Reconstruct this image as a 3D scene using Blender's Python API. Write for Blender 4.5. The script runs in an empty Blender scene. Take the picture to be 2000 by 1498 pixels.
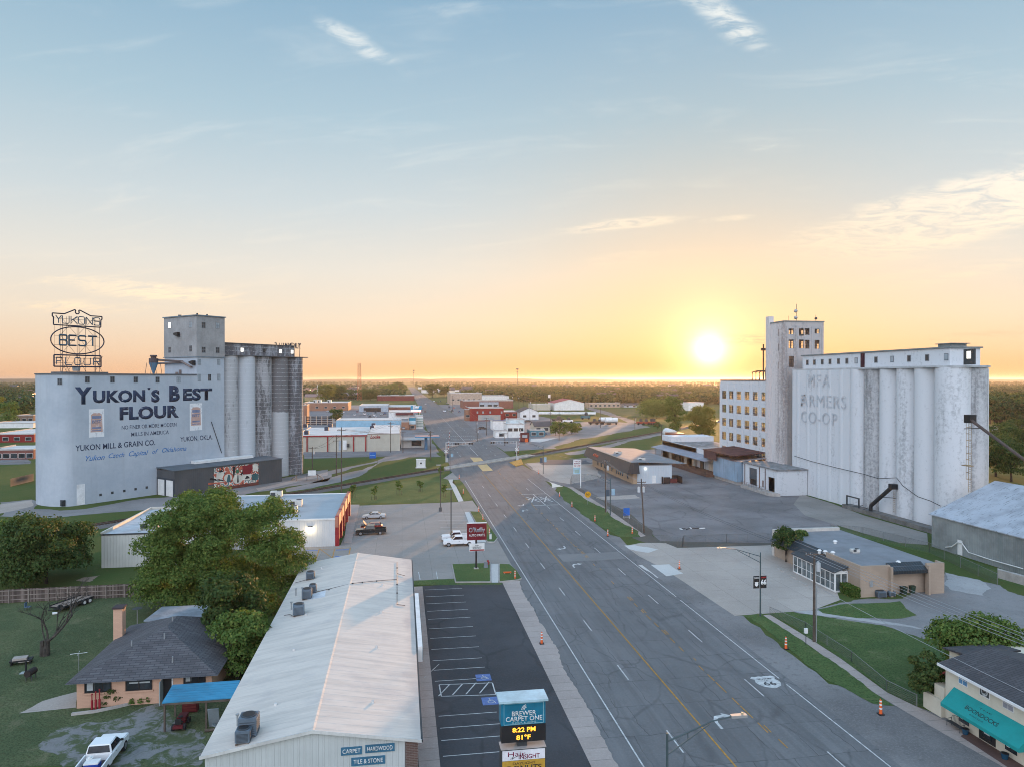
import bpy, bmesh, math, random
import numpy as np
from mathutils import Vector, Matrix
random.seed(7); np.random.seed(7)
SC = bpy.context.scene
COL = SC.collection
R = math.radians
# ------------------------------------------------------------------ camera
FPX = 1387.0; CAMH = 30.0
YAW = math.atan((1000 - 785) / FPX); PITCH = math.atan(9 / FPX)
cam = bpy.data.cameras.new('camera'); cam.sensor_width = 36; cam.lens = FPX / 2000 * 36
cam.clip_start = 0.5; cam.clip_end = 90000
cam_o = bpy.data.objects.new('camera', cam); COL.objects.link(cam_o)
cam_o.location = (0, 0, CAMH); cam_o.rotation_euler = (math.pi / 2 - PITCH, 0, -YAW)
SC.camera = cam_o
def G(px, py, z=0.0):
 """world x, y of the point of the plane z that the photograph shows at (px, py)"""
 u = (px - 1000) / FPX; v = (749 - py) / FPX
 fy = math.cos(PITCH) + v * math.sin(PITCH); fz = -math.sin(PITCH) + v * math.cos(PITCH)
 t = (z - CAMH) / fz
 return (u * t * math.cos(YAW) + fy * t * math.sin(YAW), -u * t * math.sin(YAW) + fy * t * math.cos(YAW))
def HT(py, X, Y):
 """height of the point above (X, Y) that the photograph shows in row py"""
 yc = X * math.sin(YAW) + Y * math.cos(YAW); v = (749 - py) / FPX
 return CAMH + (-math.sin(PITCH) + v * math.cos(PITCH)) / (math.cos(PITCH) + v * math.sin(PITCH)) * yc
def XA(px, Y):
 """world x at depth Y in column px"""
 a = math.atan((px - 1000) / FPX) + YAW
 return Y * math.tan(a)
def YA(px, X):
 return X / math.tan(math.atan((px - 1000) / FPX) + YAW)
# ------------------------------------------------------------------ sun, sky, exposure
SUN_AZ = math.atan(385 / FPX) + YAW; SUN_EL = R(2.3)
SC.view_settings.view_transform = 'Standard'; SC.view_settings.look = 'None'
SC.view_settings.gamma = 1; SC.view_settings.exposure = 1.02
sd = bpy.data.lights.new('sun', 'SUN'); sd.energy = 4.2; sd.angle = R(0.6); sd.color = (1, .52, .22)
sun = bpy.data.objects.new('sun', sd); COL.objects.link(sun)
sdir = Vector((math.sin(SUN_AZ) * math.cos(SUN_EL), math.cos(SUN_AZ) * math.cos(SUN_EL), math.sin(SUN_EL)))
sun.rotation_euler = (-sdir).to_track_quat('-Z', 'Y').to_euler(); sun.location = (60, 200, 120)
class NT:
 """small helper to wire shader nodes"""
 def __init__(s, tree): s.t = tree; s.n = tree.nodes; s.l = tree.links
 def node(s, typ, **kw):
  n = s.n.new(typ)
  for k, v in kw.items(): setattr(n, k, v)
  return n
 def put(s, sock, v):
  if isinstance(v, bpy.types.NodeSocket): s.l.new(v, sock)
  elif isinstance(v, (tuple, list)) and len(v) == 3 and sock.type == 'RGBA': sock.default_value = (*v, 1)
  else: sock.default_value = v
 def math(s, op, a, b=0.0, c=0.0, clamp=False):
  n = s.node('ShaderNodeMath', operation=op, use_clamp=clamp)
  s.put(n.inputs[0], a); s.put(n.inputs[1], b); s.put(n.inputs[2], c)
  return n.outputs[0]
 def vmath(s, op, a, b=(0, 0, 0)):
  n = s.node('ShaderNodeVectorMath', operation=op); s.put(n.inputs[0], a); s.put(n.inputs[1], b)
  return n.outputs['Value'] if op in ('DOT_PRODUCT', 'LENGTH', 'DISTANCE') else n.outputs[0]
 def mix(s, f, a, b, blend='MIX'):
  n = s.node('ShaderNodeMix', data_type='RGBA', blend_type=blend); n.clamp_factor = True
  s.put(n.inputs[0], f); s.put(n.inputs[6], a); s.put(n.inputs[7], b)
  return n.outputs[2]
 def ramp(s, f, stops, interp='LINEAR'):
  n = s.node('ShaderNodeValToRGB'); cr = n.color_ramp; cr.interpolation = interp
  while len(cr.elements) < len(stops): cr.elements.new(.5)
  for e, (p, c) in zip(cr.elements, stops):
   e.position = p; e.color = (*c, 1) if len(c) == 3 else c
  s.put(n.inputs[0], f); return n.outputs[0]
 def noise(s, vec, scale, detail=5, rough=.55, dist=0.0):
  n = s.node('ShaderNodeTexNoise'); s.put(n.inputs['Vector'], vec)
  n.inputs['Scale'].default_value = scale; n.inputs['Detail'].default_value = detail
  n.inputs['Roughness'].default_value = rough; n.inputs['Distortion'].default_value = dist
  return n.outputs[0]
 def smooth(s, x, a, b):
  n = s.node('ShaderNodeMapRange', interpolation_type='SMOOTHSTEP')
  s.put(n.inputs[0], x); n.inputs[1].default_value = a; n.inputs[2].default_value = b
  return n.outputs[0]
 def gauss(s, x, sig):   # exp(-(x/sig)^2)
  q = s.math('DIVIDE', x, sig)
  return s.math('POWER', 2.718, s.math('MULTIPLY', s.math('MULTIPLY', q, q), -1.0))
def lin(r, g, b):
 f = lambda c: (c / 255 / 12.92) if c / 255 <= .04045 else ((c / 255 + .055) / 1.055) ** 2.4
 return (f(r), f(g), f(b))
w = bpy.data.worlds.new('World'); SC.world = w; w.use_nodes = True
nt = NT(w.node_tree); bg = nt.n['Background']
d = nt.node('ShaderNodeTexCoord').outputs['Generated']
sep = nt.node('ShaderNodeSeparateXYZ'); nt.put(sep.inputs[0], d)
dx, dy, dz = sep.outputs
el = nt.math('ARCSINE', dz)
az = nt.math('ARCTAN2', dx, dy)
daz = nt.math('SUBTRACT', az, SUN_AZ)
sky = nt.node('ShaderNodeTexSky', sky_type='NISHITA'); sky.sun_disc = False
sky.sun_elevation = SUN_EL; sky.sun_rotation = SUN_AZ; sky.air_density = 1.0; sky.dust_density = 1.5; sky.ozone_density = 1.5
elf = nt.math('DIVIDE', el, R(60), clamp=True)
grad = nt.ramp(elf, [(0, lin(250, 196, 152)), (.03, lin(252, 218, 186)), (.075, lin(251, 233, 212)), (.14, lin(242, 236, 226)), (.22, lin(216, 226, 230)),
      (.33, lin(182, 209, 224)), (.48, lin(144, 184, 212)), (.75, lin(124, 168, 205)), (1, lin(120, 166, 205))])
cosd = nt.vmath('DOT_PRODUCT', d, tuple(sdir))
back = nt.smooth(nt.math('MULTIPLY', cosd, -1.0), -.15, .85)
backc = nt.ramp(elf, [(0, (.8, .82, .98)), (.25, (1.28, 1.33, 1.48)), (.6, (1.2, 1.35, 1.62)), (1, (.64, .82, 1.1))])  # unseen sky behind the camera, brightened to add light on walls facing it
grad = nt.mix(1.0, grad, nt.ramp(nt.math('DIVIDE', el, R(60), clamp=True), [(0, (.5, .5, .5)), (.5, (.5, .5, .5)), (.85, (1, 1, 1))]), 'MULTIPLY')  # overhead sky out of view kept brighter, as added light on the ground
grad = nt.mix(back, grad, backc)
ang = nt.math('ARCCOSINE', nt.math('MINIMUM', cosd, .999999))
base = nt.mix(.12, grad, nt.mix(1.0, sky.outputs[0], (.1, .1, .1), 'MULTIPLY'))
band = nt.math('MULTIPLY', nt.gauss(daz, R(24)), nt.gauss(el, R(5.5)))
base = nt.mix(nt.math('MULTIPLY', band, .27), base, tuple(.58 * q for q in lin(255, 210, 140)))
band2 = nt.math('MULTIPLY', nt.gauss(daz, R(26)), nt.gauss(nt.math('SUBTRACT', el, R(0.2)), R(1.6)))
base = nt.mix(nt.math('MULTIPLY', band2, .55), base, tuple(.54 * q for q in lin(255, 172, 88)))
cv = nt.node('ShaderNodeCombineXYZ')
hz = nt.math('ADD', dz, .16)
nt.put(cv.inputs[0], nt.math('DIVIDE', dx, hz)); nt.put(cv.inputs[1], nt.math('DIVIDE', dy, hz))
ns = nt.node('ShaderNodeVectorRotate'); ns.rotation_type = 'Z_AXIS'; nt.put(ns.inputs['Vector'], cv.outputs[0]); ns.inputs['Angle'].default_value = .35
stv = nt.vmath('MULTIPLY', ns.outputs[0], (1.0, 3.2, 1.0))
cn = nt.noise(stv, 2.1, 9, .62, .6)
cn2 = nt.noise(cv.outputs[0], 5.0, 6, .6, 1.0)
cn3 = nt.math('ADD', nt.math('MULTIPLY', cn, .75), nt.math('MULTIPLY', cn2, .25))
def cdir(px, py):
 u = (px - 1000) / FPX; v = (740 - py) / FPX
 return (math.atan(u) + YAW, math.atan(v / math.sqrt(1 + u * u)))
mask = None
for (px, py, wa, we, sl, amt) in [(690, 80, 4.2, .9, -.42, .62), (1420, 45, 3.6, 1.3, -.62, .85), (1830, 425, 9.5, 2.1, .16, 1.5), (1960, 400, 5, 1.6, .1, 1.2), (1215, 440, 4.8, .4, .06, 1.3),
         (1430, 427, 2.3, .28, .02, .8), (1620, 500, 8, .8, .12, .5), (1430, 662, 3.6, .5, -.04, 1.2), (1640, 560, 8, .55, .14, .7), (1860, 540, 6, .6, .15, .6),
         (300, 570, 7, .8, -.05, .85), (150, 600, 5, .7, 0, .55), (1240, 500, 5, .9, .1, .45), (1870, 155, 3.2, 1.4, -.3, .35), (1490, 290, 2.2, .6, .1, .3),
         (900, 20, 6, 1.2, -.1, .3), (1120, 230, 7, 2.4, -.3, .2), (1950, 650, 6, .5, .05, .5)]:
 a0, e0 = cdir(px, py)
 da = nt.math('SUBTRACT', az, a0)
 de = nt.math('SUBTRACT', nt.math('SUBTRACT', el, e0), nt.math('MULTIPLY', da, sl))
 m = nt.math('MULTIPLY', nt.math('MULTIPLY', nt.gauss(da, R(wa)), nt.gauss(de, R(we))), amt)
 mask = m if mask is None else nt.math('MAXIMUM', mask, m)
dens = nt.math('ADD', nt.math('MULTIPLY', mask, .66), cn3)
tex = nt.noise(nt.vmath('MULTIPLY', ns.outputs[0], (1.0, 1.7, 1.0)), 6.5, 9, .68, 1.6)
cl = nt.math('MULTIPLY', nt.smooth(dens, .62, 1.08), nt.smooth(tex, .34, .6))
veil = nt.math('MULTIPLY', nt.math('MULTIPLY', nt.smooth(cn, .5, .8), .22), nt.smooth(el, R(.5), R(6)))
cl = nt.math('MAXIMUM', cl, veil)
ccol = nt.ramp(nt.math('DIVIDE', el, R(30), clamp=True), [(0, lin(222, 168, 138)), (.06, lin(232, 176, 138)), (.17, lin(250, 226, 190)), (.35, lin(250, 234, 212)), (.6, lin(240, 238, 232)), (1, lin(226, 230, 228))])
base = nt.mix(nt.math('MULTIPLY', cl, .9), base, nt.mix(1.0, ccol, (.6, .6, .6), 'MULTIPLY'))
g1 = nt.gauss(ang, R(1.05)); g2 = nt.gauss(ang, R(2.7)); g3 = nt.gauss(ang, R(10))
def addc(a, f, c, k):
 return nt.mix(1.0, a, nt.mix(nt.math('MULTIPLY', f, k), (0, 0, 0), c), 'ADD')
base = nt.mix(1.0, base, nt.mix(nt.gauss(ang, R(15)), (1, 1, 1), (.84, .78, .68)), 'MULTIPLY')
glow = addc(base, g1, (.75, .66, .42), 1.0)
glow = addc(glow, nt.math('POWER', 2.718, nt.math('DIVIDE', ang, -R(1.5))), (.8, .62, .3), 1.0)
cut = nt.math('SUBTRACT', 1.0, nt.math('MULTIPLY', cl, .45))
glow = addc(glow, nt.math('MULTIPLY', g2, cut), (1.0, .6, .24), .12)
glow = addc(glow, g3, (.8, .5, .2), .03)
low = nt.smooth(el, R(-1.2), R(-.2))
fin = nt.mix(low, (.12, .11, .1), glow)
nt.put(bg.inputs[0], fin); bg.inputs[1].default_value = 1.0
SC.cycles.use_denoising = True
SC.cycles.max_bounces = 6; SC.cycles.diffuse_bounces = 3; SC.cycles.glossy_bounces = 3; SC.cycles.transmission_bounces = 4
SC.cycles.transparent_max_bounces = 8; SC.cycles.volume_bounces = 1
SC.cycles.sample_clamp_indirect = 6
SC.cycles.filter_width = 1.0
# ------------------------------------------------------------------ object helpers
WM = {}
def tag(o, label=None, cat=None, group=None, kind=None):
 if label: o['label'] = label
 if cat: o['category'] = cat
 if group: o['group'] = group
 if kind: o['kind'] = kind
 return o
def T(name, label, cat, loc=(0, 0, 0), rz=0.0, group=None):
 o = bpy.data.objects.new(name, None); COL.objects.link(o); o.empty_display_size = .3
 o.location = loc; o.rotation_euler = (0, 0, rz)
 WM[o.name] = Matrix.Translation(loc) @ Matrix.Rotation(rz, 4, 'Z')
 return tag(o, label, cat, group)
def place(o, loc, rz=0.0, scale=None):
 o.location = loc; o.rotation_euler = (0, 0, rz)
 if scale: o.scale = (scale,) * 3 if isinstance(scale, (int, float)) else scale
 return o
KIDS = {}
def dup(root, loc=None, rz=None, label=None, group=None, scale=None):
 c = root.copy(); COL.objects.link(c)
 if loc is not None: c.location = loc
 if rz is not None: c.rotation_euler = (0, 0, rz)
 if scale is not None: c.scale = (scale,) * 3 if isinstance(scale, (int, float)) else scale
 if label: c['label'] = label
 if group: c['group'] = group
 for ch in KIDS.get(root.name, []):
  k = ch.copy(); COL.objects.link(k); k.parent = c
  KIDS.setdefault(c.name, []).append(k)
  for g in KIDS.get(ch.name, []):
   q = g.copy(); COL.objects.link(q); q.parent = k
   KIDS.setdefault(k.name, []).append(q)
 return c
def link_mesh(name, me, parent=None):
 o = bpy.data.objects.new(name, me); COL.objects.link(o)
 if parent is not None:
  o.parent = parent; WM[o.name] = WM[parent.name]; KIDS.setdefault(parent.name, []).append(o)
 else: WM[o.name] = Matrix.Identity(4)
 return o
class MB:
 def __init__(s): s.v = []; s.f = []; s.mi = []; s.cur = 0; s.M = None
 def pt(s, p):
  if s.M is not None: p = s.M @ Vector(p)
  s.v.append(tuple(p)); return len(s.v) - 1
 def face(s, pts):
  s.f.append([s.pt(p) for p in pts]); s.mi.append(s.cur); return s
 def idx(s, ids): s.f.append(list(ids)); s.mi.append(s.cur)
 def box(s, x0, x1, y0, y1, z0, z1):
  if x1 < x0: x0, x1 = x1, x0
  if y1 < y0: y0, y1 = y1, y0
  i = [s.pt(p) for p in ((x0, y0, z0), (x1, y0, z0), (x1, y1, z0), (x0, y1, z0), (x0, y0, z1), (x1, y0, z1), (x1, y1, z1), (x0, y1, z1))]
  for q in ((0, 3, 2, 1), (4, 5, 6, 7), (0, 1, 5, 4), (1, 2, 6, 5), (2, 3, 7, 6), (3, 0, 4, 7)): s.idx([i[k] for k in q])
  return s
 def cbox(s, c, sx, sy, sz):
  return s.box(c[0] - sx / 2, c[0] + sx / 2, c[1] - sy / 2, c[1] + sy / 2, c[2], c[2] + sz)
 def prism(s, poly, z0, z1, top=None):
  n = len(poly); a = [s.pt((p[0], p[1], z0)) for p in poly]; tp = top or poly
  b = [s.pt((p[0], p[1], z1)) for p in tp]
  s.idx(a[::-1]); s.idx(b)
  for k in range(n): s.idx([a[k], a[(k + 1) % n], b[(k + 1) % n], b[k]])
  return s
 def ext(s, poly, axis, a0, a1):
  """polygon in (h, z) swept along axis 'x' or 'y' from a0 to a1"""
  f = (lambda h, z, a: (a, h, z)) if axis == 'x' else (lambda h, z, a: (h, a, z))
  a = [s.pt(f(p[0], p[1], a0)) for p in poly]; b = [s.pt(f(p[0], p[1], a1)) for p in poly]
  n = len(poly); s.idx(a); s.idx(b[::-1])
  for k in range(n): s.idx([a[k], b[k], b[(k + 1) % n], a[(k + 1) % n]])
  return s
 def cyl(s, c, r, z0, z1, n=16, r2=None, caps=True):
  r2 = r if r2 is None else r2
  a = [s.pt((c[0] + r * math.cos(2 * math.pi * k / n), c[1] + r * math.sin(2 * math.pi * k / n), z0)) for k in range(n)]
  b = [s.pt((c[0] + r2 * math.cos(2 * math.pi * k / n), c[1] + r2 * math.sin(2 * math.pi * k / n), z1)) for k in range(n)]
  for k in range(n): s.idx([a[k], a[(k + 1) % n], b[(k + 1) % n], b[k]])
  if caps: s.idx(a[::-1]); s.idx(b)
  return s
 def tube(s, path, r, n=6, r2=None):
  path = [Vector(p) for p in path]; rings = []; m = len(path)
  for i, p in enumerate(path):
   t = (path[min(i + 1, m - 1)] - path[max(i - 1, 0)]).normalized()
   u = t.cross(Vector((0, 0, 1)))
   if u.length < .05: u = t.cross(Vector((1, 0, 0)))
   u.normalize(); v = t.cross(u)
   rr = r if r2 is None else r + (r2 - r) * i / max(1, m - 1)
   rings.append([s.pt(p + (u * math.cos(2 * math.pi * k / n) + v * math.sin(2 * math.pi * k / n)) * rr) for k in range(n)])
  for a, b in zip(rings, rings[1:]):
   for k in range(n): s.idx([a[k], b[k], b[(k + 1) % n], a[(k + 1) % n]])
  s.idx(rings[0][::-1]); s.idx(rings[-1])
  return s
 def bar(s, a, b, w=.05): return s.tube([a, b], w / 2 * 1.2, 4)
 def ball(s, c, r, n=10, m=6, sz=1.0):
  rows = []
  for j in range(1, m):
   th = math.pi * j / m
   rows.append([s.pt((c[0] + r * math.sin(th) * math.cos(2 * math.pi * k / n), c[1] + r * math.sin(th) * math.sin(2 * math.pi * k / n), c[2] + r * sz * math.cos(th))) for k in range(n)])
  t = s.pt((c[0], c[1], c[2] + r * sz)); b = s.pt((c[0], c[1], c[2] - r * sz))
  for k in range(n):
   s.idx([t, rows[0][k], rows[0][(k + 1) % n]]); s.idx([b, rows[-1][(k + 1) % n], rows[-1][k]])
  for a, q in zip(rows, rows[1:]):
   for k in range(n): s.idx([a[k], q[k], q[(k + 1) % n], a[(k + 1) % n]])
  return s
 def build(s, name, mat, parent=None, world=True, smooth=False, fix=True):
  me = bpy.data.meshes.new(name)
  v = s.v
  if parent is not None and world:
   inv = WM[parent.name].inverted(); v = [tuple(inv @ Vector(p)) for p in v]
  me.from_pydata(v, [], s.f)
  mats = mat if isinstance(mat, (list, tuple)) else [mat]
  for m in mats: me.materials.append(m)
  if len(mats) > 1: me.polygons.foreach_set('material_index', s.mi)
  if fix:
   bm = bmesh.new(); bm.from_mesh(me); bmesh.ops.recalc_face_normals(bm, faces=bm.faces); bm.to_mesh(me); bm.free()
  if smooth:
   me.polygons.foreach_set('use_smooth', [True] * len(me.polygons)); me.set_sharp_from_angle(angle=R(35))
  me.update()
  return link_mesh(name, me, parent)
def local(name, mb, mat, parent, smooth=False): return mb.build(name, mat, parent, False, smooth)
def struct(name, mb, mat, kind='structure', fix=False):
 o = mb.build(name, mat, fix=fix); o['kind'] = kind; return o
WOB = {'gravel_drive': .17, 'gravel_yard': .07, 'gravel_lot': .1, 'gravel_track': .06, 'bare_patch': .2, 'grass_verge': .05, 'grass_strip': .03, 'field': .05, 'house_lawn': .03, 'vacant_grass': .035, 'grass_field': .012, 'lot_apron': .05, 'concrete_pad': .03, 'bare_ground': .05, 'concrete_patch': .05, 'town_pavement': .02, 'service_road': .03, 'lot_patch': .06, 'lane': .03}
def fractal(pts, amp, seed, lo=.45):
 rr = random.Random(seed); p = [tuple(q) for q in pts]
 for _ in range(9):
  out = []; ch = False
  for a, c in zip(p, p[1:] + p[:1]):
   out.append(a); L = math.dist(a, c)
   if L > lo * max(1, a[1] / 90):
    k = rr.gauss(0, amp * .6) * L; k = max(-1.2, min(1.2, k)); out.append(((a[0] + c[0]) / 2 - (c[1] - a[1]) / L * k, (a[1] + c[1]) / 2 + (c[0] - a[0]) / L * k)); ch = True
  p = out
  if not ch or len(p) > 700: break
 return p
def sheet(name, pts, z, mat, kind='structure', sub=None):
 if name in WOB: pts = fractal(pts, WOB[name], len(pts) + int(z * 1000))
 """flat polygon on the ground; pts in world x, y"""
 from mathutils.geometry import tessellate_polygon
 p = [Vector((q[0], q[1], z)) for q in pts]; fs = []
 for a, c, e in tessellate_polygon([p]):
  ar = (p[c] - p[a]).cross(p[e] - p[a]).z
  if abs(ar) > 1e-6: fs.append((a, c, e) if ar > 0 else (a, e, c))
 me = bpy.data.meshes.new(name); me.from_pydata([tuple(q) for q in p], [], fs); me.materials.append(mat); me.update()
 o = link_mesh(name, me); o['kind'] = kind; return o
def gp(pts): return [G(*p) for p in pts]
def text(parent, s, o, u, v, size, mat, name='lettering', bold=0.0, align='CENTER', depth=.01, wfit=None, shear=0.0, space=1.0, world=True, hfit=None):
 """s written with its baseline from point o along u, up along v"""
 cu = bpy.data.curves.new(name, 'FONT'); cu.body = s; cu.size = 1; cu.offset = bold; cu.shear = shear
 cu.align_x = 'LEFT'; cu.resolution_u = 3; cu.space_character = space; cu.fill_mode = 'BOTH'
 ob = bpy.data.objects.new('tmp', cu)
 me = bpy.data.meshes.new_from_object(ob); bpy.data.objects.remove(ob); bpy.data.curves.remove(cu)
 me.name = name
 n = len(me.vertices); co = np.zeros(n * 3, np.float32); me.vertices.foreach_get('co', co); co = co.reshape(-1, 3)
 if n == 0: return None
 x0, x1 = co[:, 0].min(), co[:, 0].max()
 cap = .73
 sy = size / cap; sx = sy
 if wfit: sx = wfit / (x1 - x0)
 ax = {'LEFT': x0, 'CENTER': (x0 + x1) / 2, 'RIGHT': x1}[align]
 u = Vector(u).normalized(); v = Vector(v).normalized(); nn = u.cross(v); o = Vector(o)
 P = np.outer((co[:, 0] - ax) * sx, u) + np.outer(co[:, 1] * sy, v) + np.array(o)
 bm = bmesh.new(); bm.from_mesh(me); bm.verts.ensure_lookup_table()
 for vert, p in zip(bm.verts, P): vert.co = p
 if depth > 0:
  r = bmesh.ops.extrude_face_region(bm, geom=list(bm.faces))
  mv = [g for g in r['geom'] if isinstance(g, bmesh.types.BMVert)]
  bmesh.ops.translate(bm, verts=mv, vec=nn * depth)
  bmesh.ops.recalc_face_normals(bm, faces=bm.faces)
 if world and parent is not None:
  bm.transform(WM[parent.name].inverted())
 bm.to_mesh(me); bm.free(); me.materials.clear(); me.materials.append(mat)
 me.update()
 return link_mesh(name, me, parent)
# ------------------------------------------------------------------ materials
MATS = {}
def newmat(name):
 m = bpy.data.materials.new(name); m.use_nodes = True; MATS[name] = m
 t = NT(m.node_tree); b = t.n['Principled BSDF']
 t.pos = t.node('ShaderNodeNewGeometry').outputs['Position']
 return m, t, b
def M(name, c, rough=.75, var=.18, scale=.6, c2=None, metal=0.0, spec=.35, bump=0.0, streak=0.0, streakc=None, fine=.5):
 """weathered paint, plaster, metal: two scales of noise, optional rain streaks"""
 if name in MATS: return MATS[name]
 m, t, b = newmat(name)
 n1 = t.noise(t.pos, scale, 6, .6); n2 = t.noise(t.pos, scale * 9, 4, .6)
 c2 = c2 or tuple(x * (1 - var * 1.6) for x in c)
 f = t.smooth(t.math('ADD', t.math('MULTIPLY', n1, 1 - fine * .5), t.math('MULTIPLY', n2, fine * .5)), .32, .68)
 col = t.mix(f, c, c2)
 if streak:
  sv = t.vmath('MULTIPLY', t.pos, (1, 1, .06))
  sn = t.smooth(t.noise(sv, 1.1, 7, .65), .5, .72)
  col = t.mix(t.math('MULTIPLY', sn, streak), col, streakc or tuple(x * .45 for x in c))
 t.put(b.inputs['Base Color'], col)
 b.inputs['Roughness'].default_value = rough; b.inputs['Metallic'].default_value = metal
 b.inputs['Specular IOR Level'].default_value = spec
 if bump:
  bn = t.node('ShaderNodeBump'); bn.inputs['Strength'].default_value = bump; bn.inputs['Distance'].default_value = .05
  t.put(bn.inputs['Height'], n2); t.put(b.inputs['Normal'], bn.outputs[0])
 return m
def ribbed(name, c, axis, period=.3, rough=.5, var=.15, rust=None, rustamt=0.0, metal=0.0, depth=.55, scale=.25, streakscale=(1, 1, .08)):
 """profiled sheet metal: ribs along one axis as a bump, grime and rust as colour"""
 if name in MATS: return MATS[name]
 m, t, b = newmat(name)
 s3 = t.node('ShaderNodeSeparateXYZ'); t.put(s3.inputs[0], t.pos)
 a = s3.outputs['XYZ'.index(axis)]
 ph = t.math('FRACT', t.math('DIVIDE', a, period))
 rib = t.math('SUBTRACT', t.smooth(ph, .05, .15), t.smooth(ph, .3, .4))
 n1 = t.noise(t.pos, scale, 6, .62); n2 = t.noise(t.vmath('MULTIPLY', t.pos, streakscale), 1.6, 6, .6)
 col = t.mix(t.smooth(n1, .35, .68), c, tuple(x * (1 - var * 1.5) for x in c))
 if rust: col = t.mix(t.math('MULTIPLY', t.smooth(n2, .52, .7), rustamt), col, rust)
 col = t.mix(t.math('MULTIPLY', t.math('SUBTRACT', 1.0, t.smooth(t.math('ABSOLUTE', t.math('SUBTRACT', ph, .5)), .44, .485)), 0.0), col, c)
 seam = t.smooth(ph, .93, .99)
 col = t.mix(t.math('MULTIPLY', seam, .35), col, tuple(x * .4 for x in c))
 t.put(b.inputs['Base Color'], col); b.inputs['Roughness'].default_value = rough; b.inputs['Metallic'].default_value = metal
 bn = t.node('ShaderNodeBump'); bn.inputs['Strength'].default_value = depth; bn.inputs['Distance'].default_value = .06
 t.put(bn.inputs['Height'], rib); t.put(b.inputs['Normal'], bn.outputs[0])
 return m
def bricks(name, c, c2, mortar, bw=.22, bh=.075, var=.3, msize=.012, rough=.85, plane='xz', scale=.3):
 if name in MATS: return MATS[name]
 m, t, b = newmat(name)
 s3 = t.node('ShaderNodeSeparateXYZ'); t.put(s3.inputs[0], t.pos)
 cv = t.node('ShaderNodeCombineXYZ')
 if plane == 'xz': t.put(cv.inputs[0], t.math('ADD', s3.outputs[0], s3.outputs[1])); t.put(cv.inputs[1], s3.outputs[2])
 else: t.put(cv.inputs[0], s3.outputs[0]); t.put(cv.inputs[1], s3.outputs[1])
 br = t.node('ShaderNodeTexBrick'); t.put(br.inputs['Vector'], cv.outputs[0])
 br.inputs['Scale'].default_value = 1; br.inputs['Brick Width'].default_value = bw; br.inputs['Row Height'].default_value = bh
 br.inputs['Mortar Size'].default_value = msize; t.put(br.inputs['Color1'], c); t.put(br.inputs['Color2'], c2); t.put(br.inputs['Mortar'], mortar)
 n1 = t.noise(t.pos, scale, 6, .6)
 col = t.mix(t.math('MULTIPLY', t.smooth(n1, .4, .7), var), br.outputs[0], tuple(x * .45 for x in c))
 t.put(b.inputs['Base Color'], col); b.inputs['Roughness'].default_value = rough
 return m
def glass(name='window_glass', c=(.02, .025, .03), rough=.08):
 if name in MATS: return MATS[name]
 m, t, b = newmat(name)
 n1 = t.noise(t.pos, .7, 3); col = t.mix(t.smooth(n1, .4, .65), c, tuple(x * 2.2 for x in c))
 t.put(b.inputs['Base Color'], col); b.inputs['Roughness'].default_value = rough; b.inputs['Specular IOR Level'].default_value = .6
 return m
def emit_mat(name, c, k):
 if name in MATS: return MATS[name]
 m, t, b = newmat(name); b.inputs['Base Color'].default_value = (*c, 1)
 b.inputs['Emission Color'].default_value = (*c, 1); b.inputs['Emission Strength'].default_value = k
 return m
WHITE = M('white_paint', (.74, .74, .72), var=.12, streak=.12)
BLACK = M('black_paint', (.02, .02, .022), .5)
DARK = M('dark_metal', (.05, .055, .06), .55)
STEEL = M('galvanised_steel', (.4, .42, .43), .45, metal=.5)
WOOD = M('weathered_wood', (.13, .1, .08), .9, var=.3, scale=1.5)
POLE = M('pole_wood', (.11, .085, .07), .9, var=.3, scale=1.5, streak=.4)
GREEN_POLE = M('green_steel', (.06, .09, .095), .5)
CONC = M('concrete', (.42, .39, .36), .9, var=.2, scale=.8, streak=.15)
GLASS = glass()
RED = M('red_paint', (.32, .025, .03), .5)
ORANGE = M('orange_plastic', (.75, .13, .03), .5)
# ------------------------------------------------------------------ ground materials
def cracks(t, vec, size, wid, dist=.6):
 nv = t.node('ShaderNodeTexNoise'); t.put(nv.inputs['Vector'], vec); nv.inputs['Scale'].default_value = .5; nv.inputs['Detail'].default_value = 5
 off = t.vmath('MULTIPLY', t.vmath('SUBTRACT', nv.outputs['Color'], (.5, .5, .5)), (dist * 2, dist * 2, 0))
 v2 = t.vmath('ADD', vec, off)
 return v2
def brickfac(t, vec, bw, bh, ms, off=.5):
 br = t.node('ShaderNodeTexBrick'); t.put(br.inputs['Vector'], vec); br.offset = off
 br.inputs['Scale'].default_value = 1; br.inputs['Brick Width'].default_value = bw; br.inputs['Row Height'].default_value = bh
 br.inputs['Mortar Size'].default_value = ms; br.inputs['Mortar Smooth'].default_value = .3
 br.inputs['Color1'].default_value = (.0, .0, .0, 1); br.inputs['Color2'].default_value = (1, 1, 1, 1); br.inputs['Mortar'].default_value = (.5, .5, .5, 1)
 return br.outputs['Fac'], br.outputs['Color']
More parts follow.
